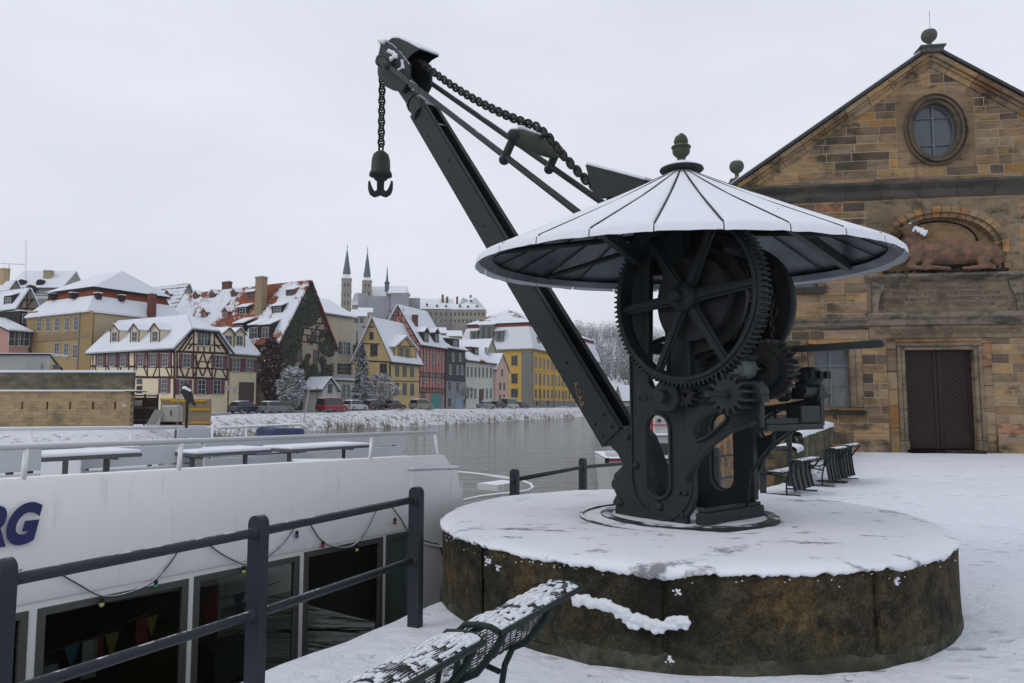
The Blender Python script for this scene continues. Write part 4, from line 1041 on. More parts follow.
    for s in (-1, 1):
        a0 = FP(UC + s*(HW+.28), ZE+.12, 0); a1 = FP(UC, ZT+.28, 0); d = (a1-a0); nL = d.length; d.normalize(); up = d.cross(FN); up = up if up.z > 0 else -up
        n = 9
        for i in range(n):
            p = a0 + d*(nL*i/n + .01); q = d*(nL/n - .02); rk.col = pick(rnd, -.05)
            rk.obox(p - up*.52 - FN*.4, q, FN*.44, up*.20); rk.obox(p - up*.32 - FN*.4, q, FN*.50, up*.12); rk.obox(p - up*.20 - FN*.4, q, FN*.60, up*.17)
    rk.build('raking_cornice', M_ash, T, bevel=.012)
    # roof body running back, with snow
    RL = 24; rf = MB(); rs = MB()
    for s in (-1, 1):
        a0 = FP(UC + s*(HW+.45), ZE+.02, .28); a1 = FP(UC, ZT+.28, .28); up = (a1-a0).cross(FN).normalized(); up = up if up.z > 0 else -up
        rf.obox(a0, a1-a0, -FN*RL, up*.10); rs.obox(a0 + up*.10 - FN*.10 + (a1-a0)*.01, (a1-a0)*.985, -FN*(RL-.2), up*.05)
    rf.build('roof', simple('dark_slate', (.035, .037, .04), .7), T)
    rs.build('roof_snow', M_snowroof, T, bevel=.02)
    # body: side walls and rear
    bd = MB(); bd.col = (.2, .15, .1)
    nb = 0
    for s in (-1, 1):
        z = -3.0; rr = random.Random(5+s)
        while z < ZE:
            h = rr.choice([.3, .34, .38, .42]); v = 0.56
            while v < RL-.6:
                w_ = rr.uniform(.5, 1.2); bd.col = pick(rr, .1)
                bd.obox(FP(UC + s*HW, z+J, -v), FU*(-s*.12), -FN*(min(w_, RL-.6-v)-.02), ZZ*(h-.02)); v += w_
            z += h
    bd.build('side_courses', M_ash, T)
    bk = MB(); 
    for s in (-1, 1): bk.obox(FP(UC + s*(HW-.02), -3.0, -.56), FU*(-s*.5), -FN*(RL-1.2), ZZ*(ZE+3.0))
    bk.obox(FP(L+.02, -3, -(RL-.6)), FU*(2*HW-.04), FN*.3, ZZ*(ZE+3)); bk.build('side_wall', M_mortar, T)
    # niche with its arch
    ni = MB(); cu, rx, zb, zr = .43, 1.95, 6.34, 7.30; rz = 1.42
    arc = [(cu + rx*math.cos(a), zr + rz*(math.sin(a))) for a in [math.pi*i/20 for i in range(21)]]
    hole = [(cu+rx, zb)] + arc + [(cu-rx, zb)]
    # squash the arch to the flat curve of the photograph
    hole = [(u, min(z, 8.60)) if False else (u, z if z <= zr else zr + (z-zr)*.90) for u, z in hole]
    ni.col = (.23, .175, .115); ni.slab([[(-2.15, 6.32), (3.0, 6.32), (3.0, 9.05), (-2.15, 9.05)], hole], FO, FU, ZZ, FN, -.42, .0)
    for i in range(20):        # voussoirs
        a0, a1 = math.pi*i/20, math.pi*(i+1)/20; ni.col = pick(rnd, -.1)
        q = [(cu + (rx+d)*math.cos(a), zr + (rz*.9+d)*math.sin(a)) for a, d in ((a0+.006, .0), (a1-.006, .0), (a1-.006, .22), (a0+.006, .22))]
        ni.slab([q], FO, FU, ZZ, FN, .003, .05)
        q = [(cu + (rx+d)*math.cos(a), zr + (rz*.9+d)*math.sin(a)) for a, d in ((a0+.006, -.16), (a1-.006, -.16), (a1-.006, .0), (a0+.006, .0))]
        ni.slab([q], FO, FU, ZZ, FN, -.40, -.06)
    for s in (-1, 1):
        for z in (6.36, 6.70, 7.04):
            ni.col = pick(rnd); a, b = sorted((cu + s*rx, cu + s*(rx+.22))); ni.obox(FP(a+.006, z, .003), FU*(b-a-.012), FN*.045, ZZ*.32)
            a, b = sorted((cu + s*(rx-.16), cu + s*rx)); ni.obox(FP(a+.004, z, -.40), FU*(b-a-.008), FN*.34, ZZ*.32)
    ni.col = (.30, .20, .11); ni.obox(FP(cu-rx, zb, -.46), FU*2*rx, FN*.06, ZZ*2.7); ni.build('niche', M_ash, T, bevel=.006)
    fr = MB(); pa = [(cu + 1.32*math.cos(a), 7.55 + .78*math.sin(a)) for a in [math.pi*i/16 for i in range(17)]]
    fr.tube([FP(cu+1.32, 6.8, -.39)] + [FP(u, z, -.39) for u, z in pa] + [FP(cu-1.32, 6.8, -.39)], .035, 6); fr.col = None; fr.build('niche_panel', M_soot, T)
    # oval window
    oc, oz, orx, orz = .37, 11.63, .74, 1.0
    el = lambda a, b, n=40: [(oc + a*math.cos(2*math.pi*i/n), oz + b*math.sin(2*math.pi*i/n)) for i in range(n)]
    ow = MB(); ow.col = (.235, .165, .10); ow.slab([[(-.95, 10.25), (1.69, 10.25), (1.69, 13.0), (-.95, 13.0)], el(orx+.1, orz+.1)], FO, FU, ZZ, FN, -.4, .005)
    ow.build('oculus_panel', M_ash, T, bevel=.008)
    of = MB(); 
    for a, b, o in ((.34, .30, .09), (.20, .13, .14), (.12, .0, .05)):
        of.col = (.11, .085, .055); of.slab([el(orx+a, orz+a), el(orx+b, orz+b)], FO, FU, ZZ, FN, -.3, o)
    of.build('oculus_moulding', M_soot, T)
    def window(u0, u1, z0, z1, bars_u, bars_z, rec=-.26, glass=M_glassR, oval=None, fw=.07, low=None):
        wf = MB()
        if oval: wf.slab([el(orx, orz), el(orx-.07, orz-.07)], FO, FU, ZZ, FN, rec, rec+.07)
        else: wf.slab([[(u0, z0), (u1, z0), (u1, z1), (u0, z1)], [(u0+fw, z0+fw), (u0+fw, z1-fw), (u1-fw, z1-fw), (u1-fw, z0+fw)]], FO, FU, ZZ, FN, rec, rec+.08)
        for u, w_ in bars_u: wf.obox(FP(u-w_/2, z0+fw*.5, rec+.005), FU*w_, FN*(.07 + w_*.1), ZZ*(z1-z0-fw))
        for z, w_ in bars_z: wf.obox(FP(u0+fw*.5, z-w_/2, rec+.010), FU*(u1-u0-fw), FN*(.062 + w_*.1), ZZ*w_)
        o = wf.build('window', M_slatewin, T, bevel=.006); g = MB()
        if oval: g.slab([el(orx-.03, orz-.03)], FO, FU, ZZ, FN, rec+.01, rec+.02)
        else: g.obox(FP(u0+.02, z0+.02, rec+.01), FU*(u1-u0-.04), FN*.01, ZZ*(z1-z0-.04))
        g.build('pane', glass, o)
        if low:
            c = MB(); c.obox(FP(u0+fw, z0+fw, rec+.022), FU*(u1-u0-2*fw), FN*.002, ZZ*(low-z0-fw)); c.build('curtain', M_lace, o)
        r = MB(); r.obox(FP(u0-.1, z0-.1, rec-.6), FU*(u1-u0+.2), FN*.02, ZZ*(z1-z0+.2)); 
        return o
    window(oc-orx, oc+orx, oz-orz, oz+orz, [(oc, .08)], [(oz+.50, .06), (oz-.52, .05)], oval=True, glass=mk_glass('oculus_glass', (.06, .075, .085), .05))
    for W_ in (win, wi2): u0, u1, z0, z1 = W_; m = (u0+u1)/2; window(u0, u1, z0, z1, [(m, .10)], [(z1-.62, .09), (z0+.78, .035)], low=z1-.66)
    window(*w2, [(-4.4, .07)], [], glass=M_glassR, low=6.6)
    # door
    dr = MB(); 
    for s in (0, 1):
        u0 = -1.02 + s*1.13; u1 = u0 + 1.13
        dr.obox(FP(u0+.01, .12, -.30), FU*1.11, FN*.05, ZZ*3.47)
        dr.obox(FP(u0+.01, .12, -.25), FU*.13, FN*.035, ZZ*3.47); dr.obox(FP(u1-.14, .12, -.25), FU*.13, FN*.035, ZZ*3.47)
        for z, h in ((.14, .55), (3.44, .14)): dr.obox(FP(u0+.145, z, -.25), FU*.84, FN*.033, ZZ*h)
        for i in range(17):      # boards laid in a herringbone
            z = .75 + i*.15; sg = 1 if s == 0 else -1
            a = FP(u0+.16 if sg > 0 else u0+.975, z, -.25); b = FP(u0+.975 if sg > 0 else u0+.16, z+.62, -.25)
            b.z = min(b.z, 3.42); d = b-a; 
            if d.z > .1: dr.obox(a, d, FN*.014, ZZ*.012)
    M_door = simple('dark_brown_door', (.020, .0085, .006), .5, var=.3, nscale=5, spec=.3)
    d = dr.build('door', M_door, T, bevel=.004)
    h = MB(); h.lathe([(0, 0), (.05, 0), (.05, .012), (.02, .02), (.02, .06), (.04, .07), (.04, .09), (0, .1)], FP(.18, 1.42, -.21), FN, 12); h.build('door_handle', M_ironD, d, smooth='auto')
    st = MB(); st.obox(FP(-1.10, -.4, -.3), FU*2.42, FN*.75, ZZ*.50); st.build('door_step', M_ash, T, bevel=.02)
    # inscriptions
    M_ins = simple('cut_letters', (.075, .062, .048), .9)
    tb = MB()
    for i, (s, sz) in enumerate((('QVIS NASCITVR ANTE DIES QVAM SIT BOS', .17), ('NASCITVR ET VITVLVS SENSIM DOCVISSE BOVEM', .20), ('ARTIFICEM MANVS ET PATIENTIA PERDVCTA PARENTIS', .20), ('VT LIBER ET VITVLVS SIT PERFECTVS BOVEM', .20))):
        put_text(tb, s, sz, FP(.43, 5.72 - i*.20, .021), FU*.82, ZZ, FN, extrude=.002, offset=.002, align='CENTER')
    tb.build('inscription', M_ins, T); tb = MB()
    put_text(tb, 'SANITATIS PVBLICAE EXTRAORDINARIE INTENTA EXSTRVCTA', .26, FP(.43, 4.12, .037), FU*.66, ZZ, FN, extrude=.002, offset=.004, align='CENTER')
    tb.build('inscription', M_ins, T)
    # small roof things: railing cage and antenna seen over the left slope
    mb = MB(); 
    q = FP(-5.2, 10.9, -6.0)
    for x in (0, .35, .9, 1.3): mb.tube([q + FU*x + ZZ*-1.2, q + FU*x + ZZ*.75], .02, 5)
    mb.tube([q + ZZ*.7, q + FU*1.3 + ZZ*.75], .02, 5); mb.tube([q + ZZ*.35, q + FU*1.3 + ZZ*.4], .015, 5); mb.tube([q + FU*.1 + ZZ*.7, q + FU*.1 + ZZ*1.3], .01, 4)
    mb.build('roof_cage', M_iron, T)
    return T
slaughterhouse()
def finial(loc, r, label, ped=True, tall=.30):
    T = thing('stone_ball', label, 'finial', loc, group=None); M_b = simple('mossy_stone', (.085, .083, .072), .9, var=.4, nscale=6, snow=dict(lo=.55, hi=.75, thr=.25, nscale=3))
    mb = MB(); mb.ball(loc + ZZ*(tall+r*.9), r, 20); mb.build('ball', M_b, T, smooth=True)
    mb = MB(); mb.lathe([(0, 0), (r*.55, 0), (r*.5, .06), (r*.30, .12), (r*.28, tall-.05), (r*.45, tall), (0, tall)], loc, n=16); mb.build('neck', M_b, T, smooth='auto')
    if ped: mb = MB(); mb.cbox(loc - ZZ*.10, FU, ZZ, FN, r*2.7, .2, r*2.2); mb.cbox(loc + ZZ*.02, FU, ZZ, FN, r*3.2, .07, r*2.6); mb.build('pedestal', M_b, T, bevel=.01)
    else: mb = MB(); mb.cbox(loc - ZZ*.45, FU, ZZ, FN, .55, .9, .55); mb.build('pedestal', M_b, T, bevel=.02)
    return T
finial(FP(.3, 14.62, .05), .27, 'stone ball capped with snow on top of the gable')
finial(FP(-6.62, 10.1, -.1), .27, 'stone ball capped with snow at the low left corner of the gable', ped=False, tall=.28)
w = MB(); q = FP(.35, 15.2, .05); w.tube([q, q + ZZ*.9], .008, 4); 
tag(w.build('lightning_rod', M_iron, loc=tuple(q)), 'thin lightning rod standing on the snow capped stone ball of the gable', 'lightning rod')

# reclining ox in the niche
def ox():
    mb = MB(); P = lambda u, z, o: FP(.74 + (u-.5)*.92, z+.06 if z < 7.3 else z+.14, o)
    B = lambda u, z, o, r, sc=(1,1,1): mb.ball(P(u, z, o), r, 12, sc)
    for i in range(9):     # trunk
        t = i/8; u = -.55 + 2.15*t; B(u, 6.96 + .05*math.sin(t*3.1), .04, .42 + .05*math.sin(t*math.pi) - .03*(t-.5))
    B(1.70, 6.98, .04, .42); B(1.92, 6.82, .08, .34); B(-.75, 6.98, .06, .42); B(-.95, 6.95, .12, .33)
    mb.limb(P(-.72, 7.25, .06), P(-1.12, 7.72, .14), .30, .20)       # neck
    mb.limb(P(-.95, 6.95, .12), P(-1.20, 7.35, .18), .20, .15)       # dewlap
    mb.ball(P(-1.10, 7.82, .16), .23, 12); mb.limb(P(-1.08, 7.80, .20), P(-.66, 7.56, .34), .165, .105); B(-.60, 7.53, .36, .105)   # head to the right
    mb.limb(P(-1.22, 7.86, .06), P(-1.42, 7.84, .02), .06, .03); mb.limb(P(-1.0, 7.84, .30), P(-.88, 7.92, .40), .05, .025)          # ears
    mb.limb(P(-.95, 6.75, .26), P(-1.25, 6.55, .34), .15, .09); mb.limb(P(-1.25, 6.50, .36), P(-.62, 6.40, .40), .09, .07)           # folded fore leg
    mb.limb(P(-.45, 6.72, .26), P(-.72, 6.50, .38), .15, .10); mb.limb(P(-.70, 6.46, .38), P(.10, 6.40, .40), .09, .065); B(.16, 6.38, .40, .075)
    mb.limb(P(1.72, 7.0, .22), P(1.35, 6.62, .36), .30, .16); mb.limb(P(1.35, 6.58, .38), P(1.75, 6.40, .40), .12, .08); mb.limb(P(1.55, 6.44, .40), P(.75, 6.38, .42), .09, .065); B(.70, 6.38, .42, .075)
    mb.limb(P(2.02, 7.1, -.05), P(2.18, 6.7, .0), .045, .04); mb.limb(P(2.18, 6.7, .0), P(2.08, 6.44, .12), .04, .07)                # tail
    t = NT('painted_ox_stone'); n = t.noise(3, 6, .7); c = t.ramp(n, [(.36, (.065, .048, .038)), (.50, (.15, .085, .055)), (.66, (.24, .11, .065))]); t.set(Base_Color=c, Roughness=.85); t.bump(n, .4, .02)
    T = remesh(mb, .028, 'ox_statue', t.m, loc=tuple(FP(.4, 6.36, 0))); tag(T, 'reddish stone ox lying in the arched niche, snow on its face', 'statue')
    hn = MB()
    for s, q in ((1, [(-1.16,7.98,.10),(-1.28,8.06,.06),(-1.42,8.10,.03),(-1.52,8.22,.02),(-1.54,8.36,.02)]), (-1, [(-1.02,7.98,.26),(-.92,8.06,.32),(-.86,8.16,.34),(-.90,8.27,.33)])):
        hn.tube([P(*a) for a in q], .055, 8, True, .014)
    hn.build('horns', simple('horn', (.09, .085, .07), .6), T, smooth=True)
    sn = MB(); rnd = random.Random(4)
    for i in range(150):
        a = rnd.random(); sn.ball(P(-1.10, 7.89, .25).lerp(P(-.66, 7.60, .41), a) + V3(rnd.gauss(0, .03), -.02, rnd.gauss(0, .03)), .06*rnd.uniform(.6, 1.1), 7)
    for i in range(20): sn.ball(P(-1.20 - .02*i/20, 8.03, .09), .03, 6)
    sn.build('snow_blaze', M_snow, T, smooth=True)
    rb = MB()
    for i in range(16): rb.ball(FP(-1.55 + i*.26, 6.42, .12 + .1*rnd.random()), rnd.uniform(.06, .12), 8, (1.6, .8, .7))
    rb.build('rock_base', M_soot, T, smooth=True)
ox()
# low mossy wall at the end of the quay
def mossy():
    a, b = V3(6.10, 16.05, 0), V3(11.35, 26.2, 0); d = (b-a); Lw = d.length; d.normalize(); n = d.cross(ZZ)
    T = thing('mossy_wall', 'low mossy stone wall topped with snow, running to the sandstone house', 'wall', a)
    rnd = random.Random(8); mb = MB(); t = NT('mossy_ashlar'); at = t.attr(); m = t.noise(1.6, 7, .7, stretch=(1, 1, .5)); k = t.noise(6, 8, .8, stretch=(1,1,.5))
    c = t.mix(t.ramp(m, [(.38, 0.0), (.54, 1.0)]), t.mix(1.0, at, (.5, .5, .5), 'MULTIPLY'), (.060, .068, .022)); c = t.mix(t.ramp(k, [(.50, 0.0), (.60, 1.0)]), c, (.025, .028, .018)); sn_ = t.ramp(t.noise(1.1, 8, .8, stretch=(1.2, 1.2, .35)), [(.60, 0.0), (.64, 1.0)])
    c = t.mix(sn_, c, SNOW); t.set(Base_Color=c, Roughness=.95); t.bump(k, .6, .03)
    for z0, z1 in ((-.1, .34), (.34, .68), (.68, .98)):
        s = 0
        while s < Lw:
            w_ = min(rnd.uniform(.6, 1.2), Lw-s); top = z1 if not (s < 1.3 and z1 > .9) else .70
            if top > z0: mb.col = pick(rnd, .4); mb.obox(a + d*(s+.008) - n*.42 + ZZ*z0, d*(w_-.016), n*(.44 + rnd.uniform(-.01, .01)), ZZ*(top-z0-.01))
            s += w_
    mb.build('stonework', t.m, T, bevel=.015)
    sn = MB(); m = 60
    for s0, s1, z in ((0, 1.35, .68), (1.25, Lw, .97)):
        k = len(sn.v); pr = [(-.46, -.02), (-.46, .05), (-.36, .10), (-.2, .12), (0, .09), (.06, .04), (.06, -.05)]
        for i in range(m+1):
            p = a + d*(s0 + (s1-s0)*i/m)
            for x, h in pr: sn.v.append(p + n*(x + .02*mnoise.noise(p*3)) + ZZ*(z + h*(1 + .3*mnoise.noise(p*1.7)) + .02*mnoise.noise(p*4+V3(x*9, 0, 0))))
        for i in range(m):
            for j in range(len(pr)-1): q = k+i*len(pr)+j; sn.f.append([q, q+1, q+len(pr)+1, q+len(pr)]); sn.c.append(None)
    sn.build('snow_cap', M_snow, T, smooth=True)
    dr = MB()
    for i in range(140): s = 1.5 + rnd.random()*(Lw-2); p = a + d*s + n*(.05 + abs(rnd.gauss(0, .10))); dr.ball(p + ZZ*rnd.uniform(0, .05), rnd.uniform(.03, .09), 7, (1, 1, .7))
    dr.build('snow_drift', M_snow, T, smooth=True)
mossy()
# ------------------------------------------------------------------ the white excursion boat
BD = V3(.59, .807, 0).normalized(); BN = V3(BD.y, -BD.x, 0)      # along the side, and out of it towards the quay
BO = V3(-.78, 8.0, 0)
def Bp(px, py, o=0): 
    q = hit(px, py, BO + BN*o, BN) - BO; return (q.dot(BD), q.z)
def BW(s, z, o=0): return BO + BD*s + BN*o + ZZ*z
M_white = NT('boat_paint')
def _bp():
    t = M_white; n = t.noise(1.2, 5, .6); st = t.noise(3, 5, .7, stretch=(4, 4, .35)); 
    c = t.mix(n, (.76, .765, .77), (.82, .825, .83)); c = t.mix(t.math('MULTIPLY', t.ramp(st, [(.58, 0.0), (.72, 1.0)]), .25), c, (.30, .30, .27))
    t.set(Base_Color=c, Roughness=.38, Specular_IOR_Level=.5); t.bump(n, .06, .05)
_bp(); M_white = M_white.m
M_navy = simple('navy_lettering', (.012, .016, .10), .4, bump=0); M_greyf = simple('grey_window_frame', (.075, .078, .074), .5, var=.1)
M_dk = simple('boat_interior', (.07, .055, .042), .7)
def mk_clear():
    t = NT('boat_glass'); tr = t.n.new('ShaderNodeBsdfTransparent'); gl = t.n.new('ShaderNodeBsdfGlossy'); gl.inputs['Roughness'].default_value = .03; tr.inputs[0].default_value = (.72, .76, .74, 1)
    fr = t.n.new('ShaderNodeFresnel'); fr.inputs[0].default_value = 1.35; ms = t.n.new('ShaderNodeMixShader'); t.l.new(fr.outputs[0], ms.inputs[0]); t.l.new(tr.outputs[0], ms.inputs[1]); t.l.new(gl.outputs[0], ms.inputs[2])
    t.l.new(ms.outputs[0], t.n['Material Output'].inputs[0]); return t.m
M_clear = mk_clear()
def boat():
    T = thing('excursion_boat', 'white excursion boat moored beside the quay railing, RG in navy letters on its side', 'boat', BW(-4, -1.7))
    S0, S1, BM = -13.0, .0, 6.0        # run of the upper bulwark, beam
    top0, top1 = Bp(0, 480), Bp(412, 456.5)
    slope = (top1[1]-top0[1])/(top1[0]-top0[0]); zt = lambda s: top1[1] + slope*(s-top1[0])
    sE = Bp(412, 470)[0]
    # window outlines taken on the side plane
    def q(tl, tr, h=None, bl=None, br=None): return [Bp(*tl), Bp(*tr), br or Bp(*br), bl]
    wins = []
    for (xl, yl, xr, yr) in ((-60, 640, 22, 618), (43, 614, 184, 583), (198, 580, 296, 560.5), (307, 556.5, 380, 540)):
        a, b = Bp(xl, yl), Bp(xr, yr); wins.append((a[0], b[0], (a[1]+b[1])/2))
    sp = wins[1][0]-wins[0][0]; w0 = wins[1]; L = w0[1]-w0[0]; gap = wins[2][0]-wins[1][1]
    s = wins[0][1]; wins[0] = (wins[0][1]-L, wins[0][1], wins[1][2])
    for i in range(3): s = wins[0][0]-gap if i == 0 else s-L-gap; wins.append((s-L, s, wins[1][2])) if s-L > S0+.3 else None
    dA, dB = Bp(388, 538), Bp(440, 523)
    ZB = -.78
    outer = [(S0, -1.95), (2.6, -1.95), (3.2, -.55), (1.02, -.50), (.62, .52), (sE, .52+.0), (sE, .36), (S0, .46)]
    # main side below the knuckle, with window openings
    sideL = [(S0, -1.95), (2.2, -1.95), (2.9, -.55), (1.02, -.50), (.80, .50), (sE+.02, .54), (sE+.02, .43), (S0, .50)]
    holes = [[(a, ZB), (a, z), (b, z), (b, ZB)] for a, b, z in wins] + [[(dA[0], -1.05), (dA[0], dA[1]), (dB[0]-.12, dA[1]), (dB[0]+.22, -1.05)]]
    mb = MB(); mb.slab([sideL] + holes, BO, BD, ZZ, BN, -.05, 0); 
    mb.slab([[(S0, -1.95), (3.2, -1.95), (3.8, -.5), (1.02, -.5), (S0, -.5)]], BO, BD, ZZ, BN, -BM-.05, -BM)     # far side of the hull
    mb.obox(BW(S0, -1.95, -BM), BD*.05, BN*BM, ZZ*2.5)
    mb.obox(BW(S0, -1.9, -BM), BD*16.0, BN*BM, ZZ*.05)
    hull = mb.build('hull', M_white, T, bevel=.008)
    # upper bulwark: leans a hand's breadth inwards, rounded rail on top
    bw = MB(); m = 40; prof = lambda s: [(.012, .455-.0*s), (.020, .50), (.0, .80), (-.03, zt(s)-.03), (-.045, zt(s)), (-.075, zt(s)+.008), (-.10, zt(s)-.02), (-.09, .45)]
    k = 0
    S1_ = sE
    for i in range(m+1):
        s = S0 + (S1_-S0)*i/m
        for o, z in prof(s): bw.v.append(BW(s, z if z > .5 else z - .04 + .0*s, o))
    P_ = len(prof(0))
    for i in range(m):
        for j in range(P_): a = i*P_+j; b = i*P_+(j+1)%P_; bw.f.append([a, b, b+P_, a+P_]); bw.c.append(None)
    bw.f.append(list(range(P_))); bw.f.append([m*P_+j for j in range(P_)]); bw.c += [None, None]
    # the end of the bulwark sweeps down and forward
    e0, e1 = Bp(412, 456.5), Bp(446, 455); f0, f1 = Bp(412, 470), Bp(456, 468)
    bw.slab([[(e0[0]-.02, .40), (e0[0]-.02, zt(e0[0])), (e1[0], e1[1]), (e1[0]+.12, f1[1]+.0), (f1[0]*.5+e1[0]*.5, .46)]], BO, BD, ZZ, BN, -.09, -.02)
    bw.obox(BW(S0, -.5, -BM), BD*(e1[0]-S0), BN*.05, ZZ*1.42)
    bulk = bw.build('bulwark', M_white, T, smooth='auto')
    # block at the head of the deck: stair house with a snowy top
    bl = MB(); b0, b1 = Bp(410, 470), Bp(456, 468.5); g0, g1 = Bp(463, 505), Bp(470, 560)
    bl.slab([[(b0[0], -.6), (b0[0], b0[1]), (b1[0], b1[1]), (g0[0], g0[1]), (g0[0]+.15, -.6)]], BO, BD, ZZ, BN, -1.9, .03); bl.build('stair_house', M_white, T, bevel=.03)
    sn = MB(); sn.slab([[(b0[0]-.02, b0[1]), (b0[0]-.02, b0[1]+.035), (b1[0]+.02, b1[1]+.03), (b1[0]+.02, b1[1])]], BO, BD, ZZ, BN, -1.9, .045); sn.build('stair_house_snow', M_snow, T, bevel=.015)
    # decks
    dk = MB(); dk.obox(BW(S0+.05, .40, -BM+.05), BD*(e1[0]-S0-.1), BN*(BM-.15), ZZ*.05); dk.build('upper_deck', M_white, T)
    sd = MB(); sd.obox(BW(S0+.05, .452, -BM+.06), BD*(e1[0]-S0-.1), BN*(BM-.17), ZZ*.03); sd.build('deck_snow', M_snow, T)
    ld = MB(); ld.slab([[(0, -BM+.05), (1.0, -BM+.05), (3.1, -BM*.75), (4.1, -BM*.5), (3.1, -BM*.25), (1.0, -.05), (0, -.05)]], BW(.6, -.52), BD, BN, ZZ, 0, .05); ld.build('lower_deck', M_snow, T)
    # lettering
    tb = MB(); a, b = Bp(10, 541), Bp(41, 503.5); H_ = (b[1]-a[1])*1.06
    vs, fs = text_mesh('RG', H_/.70, extrude=.0015, offset=.018, shear=.28); mxx = max(v.x for v in vs); mny = min(v.y for v in vs)
    sc = .74; tb.add([BW(b[0] - (mxx - v.x)*sc, a[1] - .03 + (v.y-mny), .0) + BN*(.027 + v.z) for v in vs], fs); tb.build('ship_name', M_navy, T)
    # windows
    for i, (a, b, z) in enumerate(wins):
        f = MB(); f.slab([[(a-.035, ZB-.035), (b+.035, ZB-.035), (b+.035, z+.035), (a-.035, z+.035)], [(a+.015, ZB+.02), (a+.015, z-.015), (b-.015, z-.015), (b-.015, ZB+.02)]], BO, BD, ZZ, BN, -.03, .012)
        if i == 2: f.obox(BW(a+.015, z-.40, -.012), BD*(b-a-.03), BN*.02, ZZ*.03)
        w = f.build('window', M_greyf, T, bevel=.004); g = MB(); g.obox(BW(a+.01, ZB+.01, -.022), BD*(b-a-.02), BN*.006, ZZ*(z-ZB-.02)); g.build('pane', M_clear, w)
        s_ = MB()
        for j in range(46): 
            u = random.random(); s_.ball(BW(a + (b-a)*u, ZB+.02 + .05*abs(mnoise.noise(V3(u*5+i, 0, 0))), .0), .02+.02*random.random(), 6, (1.4, 1, .7))
        s_.build('sill_snow', M_snow, w, smooth=True)
    f = MB(); f.slab([[(dA[0]-.03, -1.08), (dB[0]+.26, -1.08), (dB[0]-.09, dA[1]+.03), (dA[0]-.03, dA[1]+.03)], [(dA[0]+.02, -1.0), (dA[0]+.02, dA[1]-.02), (dB[0]-.15, dA[1]-.02), (dB[0]+.16, -1.0)]], BO, BD, ZZ, BN, -.02, .01)
    w = f.build('window', M_greyf, T); g = MB(); g.slab([[(dA[0], -1.04), (dA[0], dA[1]), (dB[0]-.12, dA[1]), (dB[0]+.2, -1.04)]], BO, BD, ZZ, BN, -.02, -.012); g.build('pane', simple('frosted_green_glass', (.085, .125, .115), .25, var=.25, nscale=2, bump=0), w)
    # saloon inside: floor, back wall, ceiling, seats and tables
    it = MB(); it.obox(BW(S0+.1, -1.55, -BM+.1), BD*12.4, BN*(BM-.2), ZZ*.03); it.obox(BW(S0+.1, -1.5, -3.3), BD*12.4, BN*.04, ZZ*1.9); it.obox(BW(S0+.1, .375, -BM+.1), BD*13, BN*(BM-.2), ZZ*.02); it.build('saloon', M_dk, T)
    M_seat = simple('tan_upholstery', (.34, .22, .12), .7); M_tb = simple('pale_table_top', (.16, .17, .16), .3)
    for i in range(6):
        s = w0[0] - 4.0 + i*1.05
        st = MB(); st.obox(BW(s, -1.1, -1.5), BD*.10, BN*1.1, ZZ*.95); st.obox(BW(s-.3, -1.1, -1.5), BD*.3, BN*1.1, ZZ*.12); st.build('saloon_seat', M_seat, T, bevel=.03)
        tt = MB(); tt.obox(BW(s+.30, -.72, -1.5), BD*.42, BN*1.2, ZZ*.03); tt.obox(BW(s+.45, -1.5, -1.0), BD*.06, BN*.06, ZZ*.78); tt.build('saloon_table', M_tb, T)
    bx = MB(); bx.obox(BW(wins[2][0]+.45, -.69, -.75), BD*.42, BN*.3, ZZ*.30); bx.build('saloon_box', simple('grey_box', (.12, .12, .13), .6), T, bevel=.02)
    # pennants hung inside the windows
    cols = {'r': (.20, .025, .025), 'y': (.22, .18, .05), 'b': (.045, .11, .17), 'w': (.26, .26, .28)}
    pm = {k: simple('pennant_'+k, v, .8, bump=0) for k, v in cols.items()}
    cord = MB(); A, B_ = BW(*Bp(52, 660), -.16), BW(*Bp(176, 608), -.16); cord.tube([A, A.lerp(B_, .5) - ZZ*.03, B_], .004, 5); C_, D_ = BW(*Bp(200, 612), -.16), BW(*Bp(292, 584), -.16); cord.tube([C_, D_], .004, 5)
    cd_ = cord.build('pennant_cord', M_greyf, T)
    def pennant(px, py, w, h, c, flag=False):
        p = BW(*Bp(px, py, -.17), -.17); m_ = MB()
        if flag:
            m_.obox(p - BD*w/2 - ZZ*h, BD*w, BN*.004, ZZ*h)
        else: m_.add([p - BD*w/2, p + BD*w/2, p - ZZ*h, p - BD*w/2 + BN*.004, p + BD*w/2 + BN*.004, p - ZZ*h + BN*.004], [[0,1,2],[5,4,3],[0,3,4,1],[1,4,5,2],[2,5,3,0]])
        m_.build('pennant', pm[c], cd_)
    for a in ((72, 645, .10, .17, 'b'), (112, 633, .10, .18, 'y'), (50, 665, .1, .2, 'w'), (152, 616, .09, .16, 'y'), (239, 594, .11, .17, 'b')): pennant(*a)
    for a in ((90, 640, .10, .26, 'w', True), (99, 635, .065, .24, 'r', True), (142, 618, .09, .2, 'r', True), (212, 593, .035, .22, 'r', True), (220, 590, .03, .2, 'w', True), (216.5, 591, .03, .21, 'r', True), (207, 602, .05, .16, 'r', True)): pennant(*a)
    # string of lamps is a thing of its own; rails on the upper deck
    rl = MB(); za = Bp(0, 447.5); zb_ = Bp(437, 432.5); sl_ = (zb_[1]-za[1])/(zb_[0]-za[0]); zr = lambda s: za[1] + sl_*(s-za[0])
    rl.tube([BW(S0, zr(S0), -.03), BW(zb_[0], zb_[1], -.03)], .022, 10)
    rp_ = rl.build('upper_rail', M_whS, T, smooth=True)
